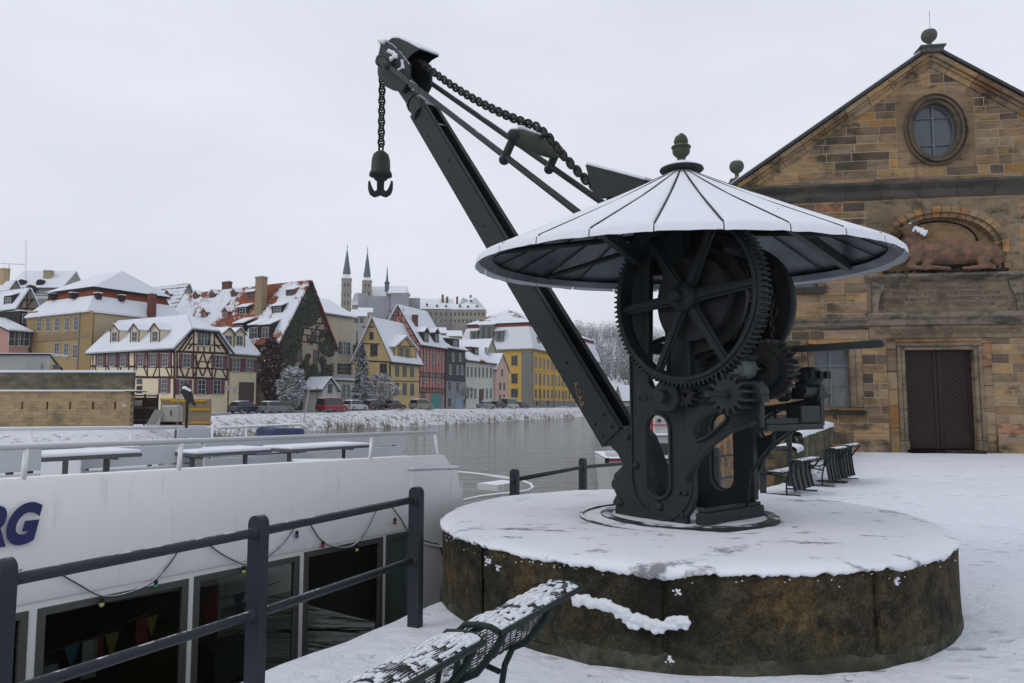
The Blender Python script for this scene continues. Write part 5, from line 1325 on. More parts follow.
    for px in (28, 183, 374): 
        s = Bp(px, 460)[0]; p = MB(); p.tube([BW(s, zt(s)-.05, -.06), BW(s, zr(s), -.03)], .018, 8); p.build('rail_post', M_white, T, smooth=True)
    p = MB(); s = zb_[0]; p.tube([BW(s, zr(s), -.03), BW(s+.09, zt(s)-.02, -.06)], .016, 8); p.build('rail_post', M_white, T, smooth=True)
    dlt = Bp(183, 460)[0]-Bp(28, 460)[0]
    for i in range(1, 6):
        s = Bp(28, 460)[0] - i*dlt*.9
        if s > S0: p = MB(); p.tube([BW(s, zt(s)-.05, -.06), BW(s, zr(s), -.03)], .018, 8); p.build('rail_post', M_white, T, smooth=True)
    # far rail
    fo = -5.2
    def Fp(px, py): return Bp(px, py, fo)
    a, b = Fp(0, 429), Fp(206, 427); fr = MB(); fr.tube([BW(S0, a[1], fo), BW(a[0], a[1], fo), BW(b[0], b[1], fo)], .026, 8)
    c_ = Fp(300, 431); fr.tube([BW(b[0]+.25, b[1]-.02, fo), BW(c_[0], b[1], fo), BW(c_[0]+.15, b[1]-.06, fo), BW(c_[0]+.2, b[1]-.45, fo)], .024, 8)
    fr.build('far_rail', M_whS, T, smooth=True)
    for px in (31, 131, 212, 246): s = Fp(px, 440)[0]; p = MB(); p.tube([BW(s, .45, fo), BW(s, a[1], fo)], .018, 8); p.build('rail_post', M_white, T, smooth=True)
    # bow rail loops over the lower deck
    br = MB(); mid = [(457,472),(480,474),(502,477),(522,480),(533,484),(535,488),(530,491),(515,493),(500,494),(480,496),(464,500)]
    P3 = []
    for i, (x, y) in enumerate(mid): P3.append(atz(x, y, .06 - .20*i/10))
    for i in range(1, len(P3)-1): P3[i] = P3[i-1]*.2 + P3[i]*.6 + P3[i+1]*.2
    br.tube(P3, .028, 8); P4 = [atz(x, y, -.16) for x, y in ((460,503),(485,500),(505,497),(530,496),(545,494))]; br.build('bow_rail', M_whS, T, smooth=True)
    lk = MB(); 
    for x, y in ((462,487),(503,491),(528,495)): q_ = atz(x, y-6, -.05); lk.tube([q_, V3(q_.x, q_.y, -.5)], .02, 6)
    c0 = atz(480, 489, -.25); lk.obox(c0 - BD*.1, BD*.9, BN*.6, ZZ*.14); lk.build('bow_post', M_whS, T)
    # rubbing strake, fender line, waterline band
    st = MB(); st.obox(BW(S0, -1.25, 0), BD*15.6, BN*.07, ZZ*.14); st.build('rubbing_strake', simple('black_rubber', (.02, .02, .02), .7), T, bevel=.02)
    ln = MB(); ln.tube([BW(*Bp(437, 544), .02), BW(*Bp(448, 575), .04), BW(*Bp(462, 610), .06)], .012, 6); ln.build('mooring_rope', M_ironD, T)
    lk = MB(); lk.tube([BW(*Bp(415, 542), .03), BW(*Bp(430, 545), .04), BW(*Bp(443, 547), .05)], .012, 6); lk.build('pipe_stub', M_white, T)
    cv = MB(); c0 = atz(272, 442, .45); q0 = hit(274, 433, BW(0,0,fo+.4), BN); q1 = hit(305, 433, BW(0,0,fo+.4), BN)
    cv.obox(q0 - ZZ*.5, q1-q0, -BN*.5, ZZ*.58); cv.build('cover', simple('navy_tarpaulin', (.035, .045, .12), .6), T, bevel=.04)
    return zt, zr, wins, S0, fo
def mk_whS():
    t = NT('snowy_white_tube'); c, f = snow_over(t, t.mix(t.noise(3), (.55, .56, .56), (.62, .63, .63)), .45, .7, .35, 3); t.set(Base_Color=c, Roughness=.5); return t.m
M_whS = mk_whS()
zt, zr, wins, BS0, fo = boat()
# tables and benches on the upper deck, each a thing
M_ben = simple('grey_bench_panel', (.44, .47, .49), .5, var=.12, nscale=2, snow=dict(lo=.7, hi=.9, thr=.3, nscale=2)); M_tabu = simple('table_underside', (.075, .078, .08), .6)
def deck_table(px0, px1, py, o, label, wd=.70):
    a, b = hit(px0, py, BW(0, 0, o), BN), None; z = a.z; b = hit(px1, py+ (0), BW(0, 0, o), BN); 
    d = BN*wd; run = (V3(b.x, b.y, 0)-V3(a.x, a.y, 0)); a = V3(a.x, a.y, z)
    T = thing('deck_table', label, 'table', V3(a.x, a.y, .48), group='snowy tables on the boat deck')
    mb = MB(); mb.obox(a, run, -d, ZZ*.03); mb.build('tabletop', M_tabu, T, bevel=.006)
    sn = MB(); sn.obox(a + ZZ*.031 + run*.005 - d*.01, run*.99, -d*.98, ZZ*.035); sn.build('table_snow', M_snow, T, bevel=.015)
    for f in (.15, .85):
        l = MB(); c = a + run*f - d*.5; l.obox(V3(c.x-.02, c.y-.02, .485), V3(.04,0,0), V3(0,.04,0), ZZ*(z-.485)); l.obox(c - d*.3 - run.normalized()*.015 - ZZ*.025, d*.6, run.normalized()*.03, ZZ*.025); l.build('leg', M_tabu, T)
def deck_bench(px0, px1, py, o, label, h=.34):
    a = hit(px0, py, BW(0, 0, o), BN); b = hit(px1, py, BW(0, 0, o), BN); z = a.z; run = V3(b.x-a.x, b.y-a.y, 0); u = run.normalized(); a = V3(a.x, a.y, z)
    T = thing('deck_bench', label, 'bench', V3(a.x, a.y, .48), group='grey benches on the boat deck')
    mb = MB(); mb.obox(a - ZZ*.0, run, -BN*.035, -ZZ*h*.45); mb.obox(a - ZZ*h*.50, run, -BN*.035, -ZZ*h*.45); mb.obox(a - ZZ*h*.45 - BN*.01, run*.04, -BN*.02, -ZZ*h*.05); mb.build('backrest', M_ben, T, bevel=.006)
    se = MB(); se.obox(a - ZZ*(h+.06) - BN*.03, run, -BN*.42, ZZ*.04); se.build('seat', M_ben, T, bevel=.006)
    for f in (.06, .94):
        l = MB(); c = a + run*f - BN*.06; l.obox(V3(c.x, c.y, .485) - u*.025, u*.05, -BN*.04, ZZ*(z-.5)); l.obox(V3(c.x, c.y, .485) - u*.025, u*.05, -BN*.4, ZZ*.04); l.build('leg', M_tabu, T)
deck_bench(-140, 42, 453, -.95, 'grey deck bench at the left edge beside the near rail', .42)
deck_table(2, 142, 464.5, -1.35, 'long snow covered table behind the near rail post at the left', .62)
deck_bench(82, 202, 449, -2.1, 'long grey deck bench between the two left tables', .42)
deck_table(34, 84, 451.5, -2.9, 'small dark edged table far left behind the long bench', .5)
deck_table(196, 272, 457.5, -1.7, 'snow covered table right of the middle rail post', .6)
deck_bench(205, 313, 442.5, -2.9, 'grey deck bench beyond the middle snow covered table', .40)
deck_table(292, 370, 452.5, -1.9, 'snow covered table nearest the bow end of the deck', .6)
deck_bench(304, 402, 437.5, -3.4, 'grey deck bench by the navy cover', .42)
deck_table(152, 204, 446.5, -4.0, 'small bare edged table in the middle of the deck', .5)
deck_bench(178, 211, 428.5, -4.6, 'short grey deck bench below the crow pole', .30)

# string of coloured lamps hung along the boat's side
def lights():
    T = thing('string_lights', 'green cable of coloured lamps hanging in loops along the side of the white boat', 'string lights', BW(*Bp(12, 582), .04))
    runs = [[(-40,565),(-20,590),(-4,590),(12,582),(16,572),(22,569)], [(54,570),(78,584),(102,596),(128,593),(152,582),(170,563),(180,547)], [(204,541),(222,554),(240,563),(247,564),(268,556),(284,542),(296,525)],
            [(308,521),(322,541),(336,547),(352,546),(364,534),(378,507)], [(392,507),(401,519),(408,531),(416,538),(438,544)]]
    for r in runs:
        pts = [BW(*Bp(x, y, .045), .045) for x, y in r]; P = []
        for i in range(len(pts)-1):
            p0, p1, p2, p3 = pts[max(0, i-1)], pts[i], pts[i+1], pts[min(len(pts)-1, i+2)]
            for k in range(6):
                t = k/6; P.append(.5*((2*p1) + (p2-p0)*t + (2*p0-5*p1+4*p2-p3)*t*t + (3*p1-p0-3*p2+p3)*t*t*t))
        P.append(pts[-1]); mb = MB(); mb.tube(P, .0065, 6); mb.build('cable', M_cab, T, smooth=True)
    c = {'y': (.42,.42,.12), 'g': (.03,.25,.13), 'b': (.03,.10,.40), 'r': (.32,.03,.03)}; M = {k: simple('lamp_'+k, v, .25, bump=0) for k, v in c.items()}
    for x, y, k in ((102,598,'y'),(156,580,'g'),(244,566,'y'),(297,531,'b'),(323,541,'r'),(357,545,'y'),(395,518,'r'),(-8,592,'r')):
        p = BW(*Bp(x, y, .05), .05); so_ = MB(); so_.tube([p, p - ZZ*.03], .014, 8); l = so_.build('lamp_socket', M_ironD, T)
        b = MB(); b.ball(p - ZZ*.045, .018, 10); b.build('lamp', M[k], l, smooth=True)
M_cab = simple('green_cable', (.05, .10, .09), .5, snow=dict(lo=.4, hi=.7, thr=.45, nscale=8))
lights()
# crow on its pole
def crow():
    s = hit(186, 434, BW(0, 0, -4.9), BN); base = V3(s.x, s.y, .48); Y = s.y
    P = lambda x, y: atY(x, y, Y)
    mb = MB(); t = P(186, 398); mb.tube([base, V3(base.x, base.y, t.z)], .022, 8)
    tag(mb.build('pole', M_iron, loc=tuple(base)), 'thin iron pole on the boat deck with a crow on top', 'pole')
    b = MB(); f = 9/735*Y/9*1.0
    px = Y/735
    b.limb(P(185.5, 385.5), P(186.5, 389), 3.0*px, 3.8*px); b.limb(P(187, 390), P(190, 398), 4.6*px, 3.6*px); b.limb(P(190, 398), P(195, 405.5), 3.0*px, 1.2*px)
    b.limb(P(184.5, 391), P(188, 401), 3.2*px, 2.2*px); b.limb(P(184, 386), P(181.2, 387.6), 1.4*px, .5*px)
    b.limb(P(187, 399), P(187, 402), .9*px, .7*px)
    c = remesh(b, .012, 'crow', simple('crow_feathers', (.012, .013, .016), .6, var=.3, nscale=30), loc=tuple(P(187, 402)), smooth_it=2); tag(c, 'black crow with snow on its neck perched on the thin pole above the boat deck', 'bird')
    s_ = MB()
    for i in range(14): s_.ball(P(185.8 + i*.40, 389.2 + i*.22) - V3(0, .035, 0) + ZZ*.02, 2.2*px*(1-.03*i), 8, (1.3, 1.2, .8))
    s_.build('snow_collar', M_snow, c, smooth=True)
crow()
# small red and white workboat beyond the crane
def workboat():
    o = atz(640, 492, WZ); Y = 17.0
    P = lambda x, y, d=0: atY(x, y, Y+d)
    T = thing('workboat', 'small white workboat with red stripes moored beyond the crane', 'boat', V3(P(650, 470).x, Y, WZ))
    W_ = simple('workboat_white', (.50, .51, .52), .4); Rd = simple('workboat_red', (.33, .02, .03), .4, bump=0)
    def bx(x0, x1, y0, y1, dep, nm, m, d=0, bev=.03, par=None):
        a = P(x0, y1, d); b = P(x1, y0, d); mb = MB(); mb.obox(a, V3(b.x-a.x, 0, 0), V3(0, dep, 0), ZZ*(b.z-a.z)); return mb.build(nm, m, par or T, bevel=bev)
    mb = MB(); a = P(606, 466); b = P(700, 466); z0 = WZ-.2; z1 = P(610, 460).z
    prof = [(0, z1), (.25, z0), (b.x-a.x-.2, z0), (b.x-a.x, z1)]
    mb.slab([prof], V3(a.x, Y, 0), V3(1,0,0), ZZ, V3(0,1,0), 0, 2.4); mb.build('hull', W_, T, bevel=.05)
    bx(606, 700, 459.6, 461.2, .03, 'red_stripe', Rd, -.02, 0); bx(606, 700, 457.6, 459.0, 2.4, 'deck_snow', M_snow, .02); bx(608, 618, 452, 460, .5, 'mooring_box', W_, .3)
    bx(650, 690, 436, 460, 1.7, 'deckhouse', W_, .3); bx(645, 700, 433.5, 436, 2.0, 'deckhouse_roof', M_snow, .2); bx(660, 668, 443, 455, .05, 'porthole_panel', M_glass, .27)
    bx(655, 690, 413, 433.5, 1.3, 'wheelhouse', W_, .5); bx(654, 692, 411.5, 413, 1.4, 'wheelhouse_roof', M_snow, .45); bx(652, 692, 424.5, 425.6, .04, 'red_rail', Rd, .42, .0); bx(650.5, 653, 417, 433, .04, 'red_post', Rd, .42, 0)
    m_ = MB(); c = P(659, 420.5, .45); m_.lathe([(0, 0), (2.0*17.3/735, 0), (2.0*17.3/735, -.06), (0, -.06)], c, V3(0,1,0), 16); m_.build('round_window', M_glass, T)
    m_ = MB(); m_.tube([P(607, 458), P(607, 463)], .05, 8); m_.build('fender', M_ironD, T)
workboat()
# ------------------------------------------------------------------ the old town across the river
def wallmat(name, col, var=.12, stain=.35, scale=.5):
    col = tuple(min(.78, x*1.12) for x in col); t = NT(name); n = t.noise(scale, 6, .65); s = t.noise(.9, 7, .75, stretch=(1, 1, .4))
    c = t.mix(n, tuple(x*(1-var) for x in col), tuple(min(1, x*(1+var)) for x in col)); c = t.mix(t.math('MULTIPLY', t.ramp(s, [(.52, 0.0), (.68, 1.0)]), stain), c, tuple(x*.55 for x in col))
    t.set(Base_Color=c, Roughness=.9, Specular_IOR_Level=.15); return t.m
def roofmat(name, tile, snow=.5, scale=.16, streak=None):
    """tile roof under snow; bare patches grow with 1-snow"""
    t = NT(name); n = t.noise(scale, 6, .65, dist=.4); f2 = t.noise(2.2, 5, .7); c1 = t.noise(1.6, 4)
    if streak: n = t.math('ADD', t.math('MULTIPLY', n, .55), t.math('MULTIPLY', t.noise(1.0, 4, .6, stretch=(.3, .3, streak)), .45))
    v = t.math('ADD', t.math('MULTIPLY', n, .8), t.math('MULTIPLY', f2, .2)); f = t.ramp(v, [(max(.0, snow-.012), 0.0), (min(1.0, snow+.012), 1.0)])
    tc_ = t.mix(c1, tuple(x*.6 for x in tile), tuple(x*1.25 for x in tile)); c = t.mix(f, t.mix(t.noise(.3), (.64, .67, .73), (.71, .735, .79)), tc_)
    t.set(Base_Color=c, Roughness=.85, Specular_IOR_Level=.2); t.bump(t.math('ADD', f2, t.math('MULTIPLY', f, -1.0)), .5, .08); return t.m
M_timber = wallmat('dark_timber', (.060, .026, .026), stain=.1)
M_timberR = wallmat('timber_black', (.028, .024, .024), stain=.1)
M_ww = simple('white_casement', (.42, .43, .43), .6, bump=0); M_dkf = simple('dark_casement', (.08, .08, .08), .6, bump=0)
M_shut = simple('plum_shutter', (.135, .050, .065), .7, var=.1, bump=0)
M_pane = mk_glass('far_pane', (.035, .042, .048), .15); M_snowR = M_snowroof
M_redfr = simple('red_window_frame', (.30, .045, .030), .7, bump=0); M_brick = wallmat('chimney_brick', (.13, .055, .040), scale=2)
RF = {'clean': roofmat('roof_snow_clean', (.16, .06, .035), .72), 'some': roofmat('roof_snow_some', (.17, .06, .035), .585), 'red': roofmat('roof_snow_red', (.22, .062, .030), .485, .11), 'grey': roofmat('roof_snow_grey', (.07, .06, .055), .54), 'band': wallmat('red_roof_band', (.18, .045, .025))}
class House:
    def __init__(s, name, label, cat, C, d, L, D, ze, zb=0.0, grp=None):
        s.C = V3(C[0], C[1], 0); s.d = V3(*d, 0).normalized(); s.p = V3(-s.d.y, s.d.x, 0); s.L, s.D, s.ze, s.zb = L, D, ze, zb
        s.T = thing(name, label, cat, V3(C[0], C[1], zb), group=grp)
        s.faces = {'street': (s.C, s.d, -s.p), 'side': (s.C, s.p, -s.d)}
    def at(s, face, px, py):
        O, U, N = s.faces[face]; q = hit(px, py, O, N); return (q-O).dot(U), q.z
    def pt(s, face, u, z, o=0): O, U, N = s.faces[face]; return O + U*u + N*o + ZZ*z
    def body(s, mat, ridge, zr, over=.45, roof='clean', gablemat=None, thick=.28, roofmat_=None, verge=None, hip=None):
        s.ridge, s.zr, s.over = ridge, zr, over; G0 = s.D if ridge == 'd' else s.L; s.ze = (s.ze + over*zr/(G0/2) + .12)/(1 + over/(G0/2))
        a, g, A, G = (s.d, s.p, s.L, s.D) if ridge == 'd' else (s.p, s.d, s.D, s.L)
        s.a, s.g, s.A, s.G = a, g, A, G
        if hip: return s.half_hip(mat, hip, thick, over)
        mb = MB(); mb.slab([[(0, s.zb-1.5), (0, s.ze), (G/2, zr), (G, s.ze), (G, s.zb-1.5)]], s.C, g, ZZ, a, 0, A); mb.build('wall', mat, s.T)
        k = (zr-s.ze)/(G/2); rf = MB()
        for sg in (0, 1):
            e0 = s.C + g*(-over if sg == 0 else G+over) - a*over + ZZ*(s.ze - over*k + .06); e1 = s.C + g*(G/2) - a*over + ZZ*(zr+.06)
            n = (e1-e0).cross(a).normalized(); n = n if n.z > 0 else -n; rf.obox(e0, e1-e0, a*(A+2*over), n*thick)
        s.roof = rf.build('roof', roofmat_ or RF[roof], s.T, bevel=.05)
        sl = MB(); 
        for sg in (0, 1):      # dark eaves gutter and verge boards under the snow
            e0 = s.C + g*(-over-.02 if sg == 0 else G+over+.02) - a*over + ZZ*(s.ze - over*k - .06); sl.tube([e0, e0 + a*(A+2*over)], .09, 6)
            e0 = s.C + g*(-over if sg == 0 else G+over) - a*(over+.03) + ZZ*(s.ze - over*k - .12); e1 = s.C + g*(G/2) - a*(over+.03) + ZZ*(zr-.12); sl.obox(e0, e1-e0, a*.08, ZZ*.20)
        sl.build('gutter', M_timberR, s.roof)
        N = (-g*1.0) ; s.slopeN = (-g*k*-1)
        sgn = V3(-g.x*k, -g.y*k, 1).normalized(); s.slope = (s.C + ZZ*(s.ze+.3), sgn, -g); s.faceN = -g
        return s
    def half_hip(s, mat, hip, thick, over):
        zh, inset = hip; a, g, A, G, zr, ze = s.a, s.g, s.A, s.G, s.zr, s.ze; k = (zr-ze)/(G/2); gh = (zh-ze)/k
        mb = MB(); mb.slab([[(0, s.zb-1.5), (0, ze), (gh, zh), (G-gh, zh), (G, ze), (G, s.zb-1.5)]], s.C, g, ZZ, a, 0, inset+.2); mb.slab([[(0, s.zb-1.5), (0, ze), (G/2, zr), (G, ze), (G, s.zb-1.5)]], s.C, g, ZZ, a, inset+.2, A); mb.build('wall', mat, s.T)
        P = lambda av, gv, z: s.C + a*av + g*gv + ZZ*(z+.10)
        for sg in (0, 1):
            q = (lambda gv: gv) if sg == 0 else (lambda gv: G-gv)
            pts = [P(-over, q(-over), ze-over*k), P(A+over, q(-over), ze-over*k), P(A+over, G/2, zr), P(inset, G/2, zr), P(-over, q(gh), zh)]
            n = (pts[1]-pts[0]).cross(pts[2]-pts[0]).normalized(); n = n if n.z > 0 else -n; m = MB(); m.add(pts + [p+n*thick for p in pts], [[0,1,2,3,4],[5,6,7,8,9]] + [[i, (i+1)%5, 5+(i+1)%5, 5+i] for i in range(5)]); rr = m.build('roof', RF['clean'], s.T)
            if sg == 0: s.roof = rr
            v = MB(); v.tube([pts[0]-ZZ*.1, pts[4]-ZZ*.1], .11, 5); v.tube([pts[0]-ZZ*.1, pts[1]-ZZ*.1], .09, 5); v.build('verge', M_timberR, rr)
        pts = [P(-over, gh-.1, zh-.1), P(-over, G-gh+.1, zh-.1), P(inset, G/2, zr)]; n = (pts[1]-pts[0]).cross(pts[2]-pts[0]).normalized(); n = n if n.z > 0 else -n; m = MB(); m.add(pts + [p+n*thick for p in pts], [[0,1,2],[3,4,5],[0,1,4,3],[1,2,5,4],[2,0,3,5]]); hr = m.build('hip_roof', RF['clean'], s.T); v = MB(); v.tube([pts[0]-ZZ*.08, pts[1]-ZZ*.08], .13, 5); v.build('verge', M_timberR, hr)
        s.slope = (s.C + ZZ*(ze+.3), V3(-g.x*k, -g.y*k, 1).normalized(), -g); s.faceN = -g; return s
    def windows(s, face, rows, w, h, frame=None, nx=2, nz=3, shut=None, surround=None, pane=None, sw=.5):
        O, U, N = s.faces[face]
        for x, y in rows:
            u, z = s.at(face, x, y); f = MB(); fw = .07
            f.slab([[(-w/2, -h/2), (w/2, -h/2), (w/2, h/2), (-w/2, h/2)], [(-w/2+fw, -h/2+fw), (-w/2+fw, h/2-fw), (w/2-fw, h/2-fw), (w/2-fw, -h/2+fw)]], s.pt(face, u, z), U, ZZ, N, .0, .07)
            for i in range(1, nx): f.obox(s.pt(face, u - w/2 + w*i/nx - .03, z-h/2+fw, .008), U*.06, N*.05, ZZ*(h-2*fw))
            for i in range(1, nz): f.obox(s.pt(face, u-w/2+fw, z - h/2 + h*i/nz - .025, .010), U*(w-2*fw), N*.045, ZZ*.05)
            f.obox(s.pt(face, u-w/2-.06, z-h/2-.08, .0), U*(w+.12), N*.14, ZZ*.07)
            wd = f.build('window', frame or M_ww, s.T); g = MB(); g.obox(s.pt(face, u-w/2+.02, z-h/2+.02, .004), U*(w-.04), N*.012, ZZ*(h-.04)); g.build('pane', pane or M_pane, wd)
            if surround:
                q = MB(); b = .16; q.slab([[(-w/2-b, -h/2-b), (w/2+b, -h/2-b), (w/2+b, h/2+b), (-w/2-b, h/2+b)], [(-w/2, -h/2), (-w/2, h/2), (w/2, h/2), (w/2, -h/2)]], s.pt(face, u, z), U, ZZ, N, .0, .035); q.build('surround', surround, wd)
            if shut:
                for sg in (-1, 1):
                    q = MB(); c = u + sg*(w/2 + sw/2 + .03); q.obox(s.pt(face, c-sw/2, z-h/2, .012), U*sw, N*.05, ZZ*h)
                    for i in range(6): q.obox(s.pt(face, c-sw/2+.06, z-h/2+.08+i*h/6.3, .062), U*(sw-.12), N*.012, ZZ*.05)
                    q.build('shutter', shut, wd)
    def beams(s, face, segs, mat, w=.20, name='timber_frame', o=.05):
        O, U, N = s.faces[face]; mb = MB()
        for i, sg in enumerate(segs):
            x0, y0, x1, y1 = sg[:4]; ww = sg[4] if len(sg) > 4 else w
            a = Vector((*s.at(face, x0, y0), 0)); b = Vector((*s.at(face, x1, y1), 0)); d = (b-a); n = Vector((-d.y, d.x, 0)).normalized()*ww/2; oo = o + .0025*(i % 7)
            mb.slab([[(p.x, p.y) for p in (a-n, b-n, b+n, a+n)]], O, U, ZZ, N, -.02, oo)
        mb.build(name, mat, s.T)
    def beams_uz(s, face, segs, mat, w=.18, name='timber_frame', o=.05):
        O, U, N = s.faces[face]; mb = MB()
        for i, (u0, z0, u1, z1) in enumerate(segs):
            d = Vector((u1-u0, z1-z0, 0)); n = Vector((-d.y, d.x, 0)).normalized()*w/2; a = Vector((u0, z0, 0)); b = Vector((u1, z1, 0)); oo = o + .0025*(i % 7)
            mb.slab([[(p.x, p.y) for p in (a-n, b-n, b+n, a+n)]], O, U, ZZ, N, -.02, oo)
        mb.build(name, mat, s.T)
    def panel(s, face, x0, y0, x1, y1, mat, name='panel', t=.06, o=0, parent=None):
        O, U, N = s.faces[face]; u0, z0 = s.at(face, x0, y0); u1, z1 = s.at(face, x1, y1); u0, u1 = sorted((u0, u1)); z0, z1 = sorted((z0, z1))
        mb = MB(); mb.obox(s.pt(face, u0, z0, o), U*(u1-u0), N*t, ZZ*(z1-z0)); return mb.build(name, mat, parent or s.T)
    def dormer(s, px, py, w, h, kind='gable', wall=None, frame=None, nx=1, roofm=None, win=True, fw=None, shut=None, edge=None):
        """px, py: foot of the dormer's front on the roof slope"""
        P0, n, out = s.slope; q = hit(px, py, P0, n); U = s.a; N = out; k = (s.zr-s.ze)/(s.G/2); back = -N
        b = q + N*.15 - ZZ*.1; depth = lambda hh: hh/k + .3
        mb = MB()
        def P(u, z, v): return b + U*u + ZZ*z + back*v
        if kind == 'gable':
            gh = w*.42; front = [(-w/2, 0), (w/2, 0), (w/2, h), (0, h+gh), (-w/2, h)]
            mb.slab([front], b, U, ZZ, back, 0, depth(h+gh)); T = mb.build('dormer', wall or M_timberR, s.T); r = MB()
            for sg in (-1, 1):
                e0 = P(sg*(w/2+.18), h-.14, -.25); e1 = P(0, h+gh+.02, -.25); nn = (e1-e0).cross(back).normalized(); nn = nn if nn.z > 0 else -nn; r.obox(e0, e1-e0, back*(depth(h+gh)+.1), nn*.16)
            r.build('dormer_roof', roofm or M_snowR, T)
            if edge:
                r = MB()
                for sg in (-1, 1): r.tube([P(sg*(w/2+.2), h-.2, -.28), P(0, h+gh-.02, -.28)], .08, 5)
                r.tube([P(-w/2, 0, -.02), P(-w/2, h, -.02)], .07, 5); r.tube([P(w/2, 0, -.02), P(w/2, h, -.02)], .07, 5); r.build('dormer_frame', edge, T)
        elif kind == 'shed':
            mb.slab([[(0, 0), (0, h), (depth(h)+.6, h+.45*(depth(h)+.6)), (depth(h)+.6, 0)]], b - U*w/2, back, ZZ, U, 0, w); T = mb.build('dormer', wall or M_timberR, s.T)
            dd = depth(h)+1.3; r = MB(); e0 = P(-w/2-.15, h-.05, -.3); r.obox(e0, U*(w+.3), back*dd + ZZ*.45*dd, ZZ*.16); r.build('dormer_roof', roofm or M_snowR, T)
        elif kind == 'hip':
            mb.slab([[(-w/2, 0), (w/2, 0), (w/2, h), (-w/2, h)]], b, U, ZZ, back, 0, depth(h)); T = mb.build('dormer', wall or M_timberR, s.T)
            r = MB(); e0 = P(-w/2-.15, h, -.25); r.obox(e0, U*(w+.3), back*(depth(h)*1.3) + ZZ*.25, ZZ*.15); r.build('dormer_roof', roofm or M_snowR, T)
        if win:
            ww = (fw or w*.62); hh = h*.72; f = MB(); c = b + ZZ*(h*.48) - back*.0
            f.slab([[(-ww/2, -hh/2), (ww/2, -hh/2), (ww/2, hh/2), (-ww/2, hh/2)], [(-ww/2+.07, -hh/2+.07), (-ww/2+.07, hh/2-.07), (ww/2-.07, hh/2-.07), (ww/2-.07, -hh/2+.07)]], c, U, ZZ, N, .0, .07)
            for i in range(1, nx+1): f.obox(c + U*(-ww/2 + ww*i/(nx+1) - .03) - ZZ*(hh/2-.07) + N*.01, U*.06, N*.05, ZZ*(hh-.14))
            f.obox(c - U*(ww/2-.07) - ZZ*.03 + N*.012, U*(ww-.14), N*.045, ZZ*.05); f.build('dormer_window', frame or M_ww, T); g = MB(); g.obox(c - U*(ww/2-.02) - ZZ*(hh/2-.02) + N*.004, U*(ww-.04), N*.012, ZZ*(hh-.04)); g.build('pane', M_pane, T)
        return T
    def chimney(s, px, py_foot, w, h, mat=None, dd=.8, cap=True):
        P0, n, out = s.slope; q = hit(px, py_foot, P0, n); mb = MB(); mb.cbox(q + ZZ*(h/2-.4), s.a, ZZ, s.g, w, h+.8, dd); mb.cbox(q + ZZ*(h-.15), s.a, ZZ, s.g, w+.16, .16, dd+.16); c = mb.build('chimney', mat or M_brick, s.T)
        if cap: m = MB(); m.cbox(q + ZZ*(h+.05), s.a, ZZ, s.g, w+.1, .1, dd+.1); m.build('chimney_snow', M_snow, c)
def mk(name, label, px, Y, d, L, D, ey, zb, cat='house'):
    """corner seen at column px and depth Y, eaves there at row ey"""
    q = atY(px, ey, Y); return House(name, label, cat, (q.x, q.y), d, L, D, q.z, zb)
def len_to(px, Y, d, px2):
    q = atY(px, 400, Y); d = V3(*d, 0).normalized(); r = ray(px2, 400); # q + d t on the sight line
    return (r.x*q.y - r.y*q.x)/(d.x*r.y - d.y*r.x)
D1 = (.49, .87); P1 = (-.87, .49); D2 = (.37, .93); P2 = (-.93, .37)
def ridge_z(H, face, frac, py):
    O, U, N = H.faces[face]; Lx = H.L if face == 'street' else H.D; p = O + U*(Lx*frac); 
    # column of that point
    y = p.y; b = None
    lo, hi = -50.0, 120.0
    r = ray(512 + 0, py)
    # solve height on the vertical through p seen at row py
    tb = (341.5-py)/CAM_F; # (z-H)*cosP - y*sinP = tb*(y*cosP + (z-H)*sinP)
    zz = (tb*y*math.cos(CAM_P) + y*math.sin(CAM_P))/(math.cos(CAM_P) - tb*math.sin(CAM_P)); return CAM_H + zz

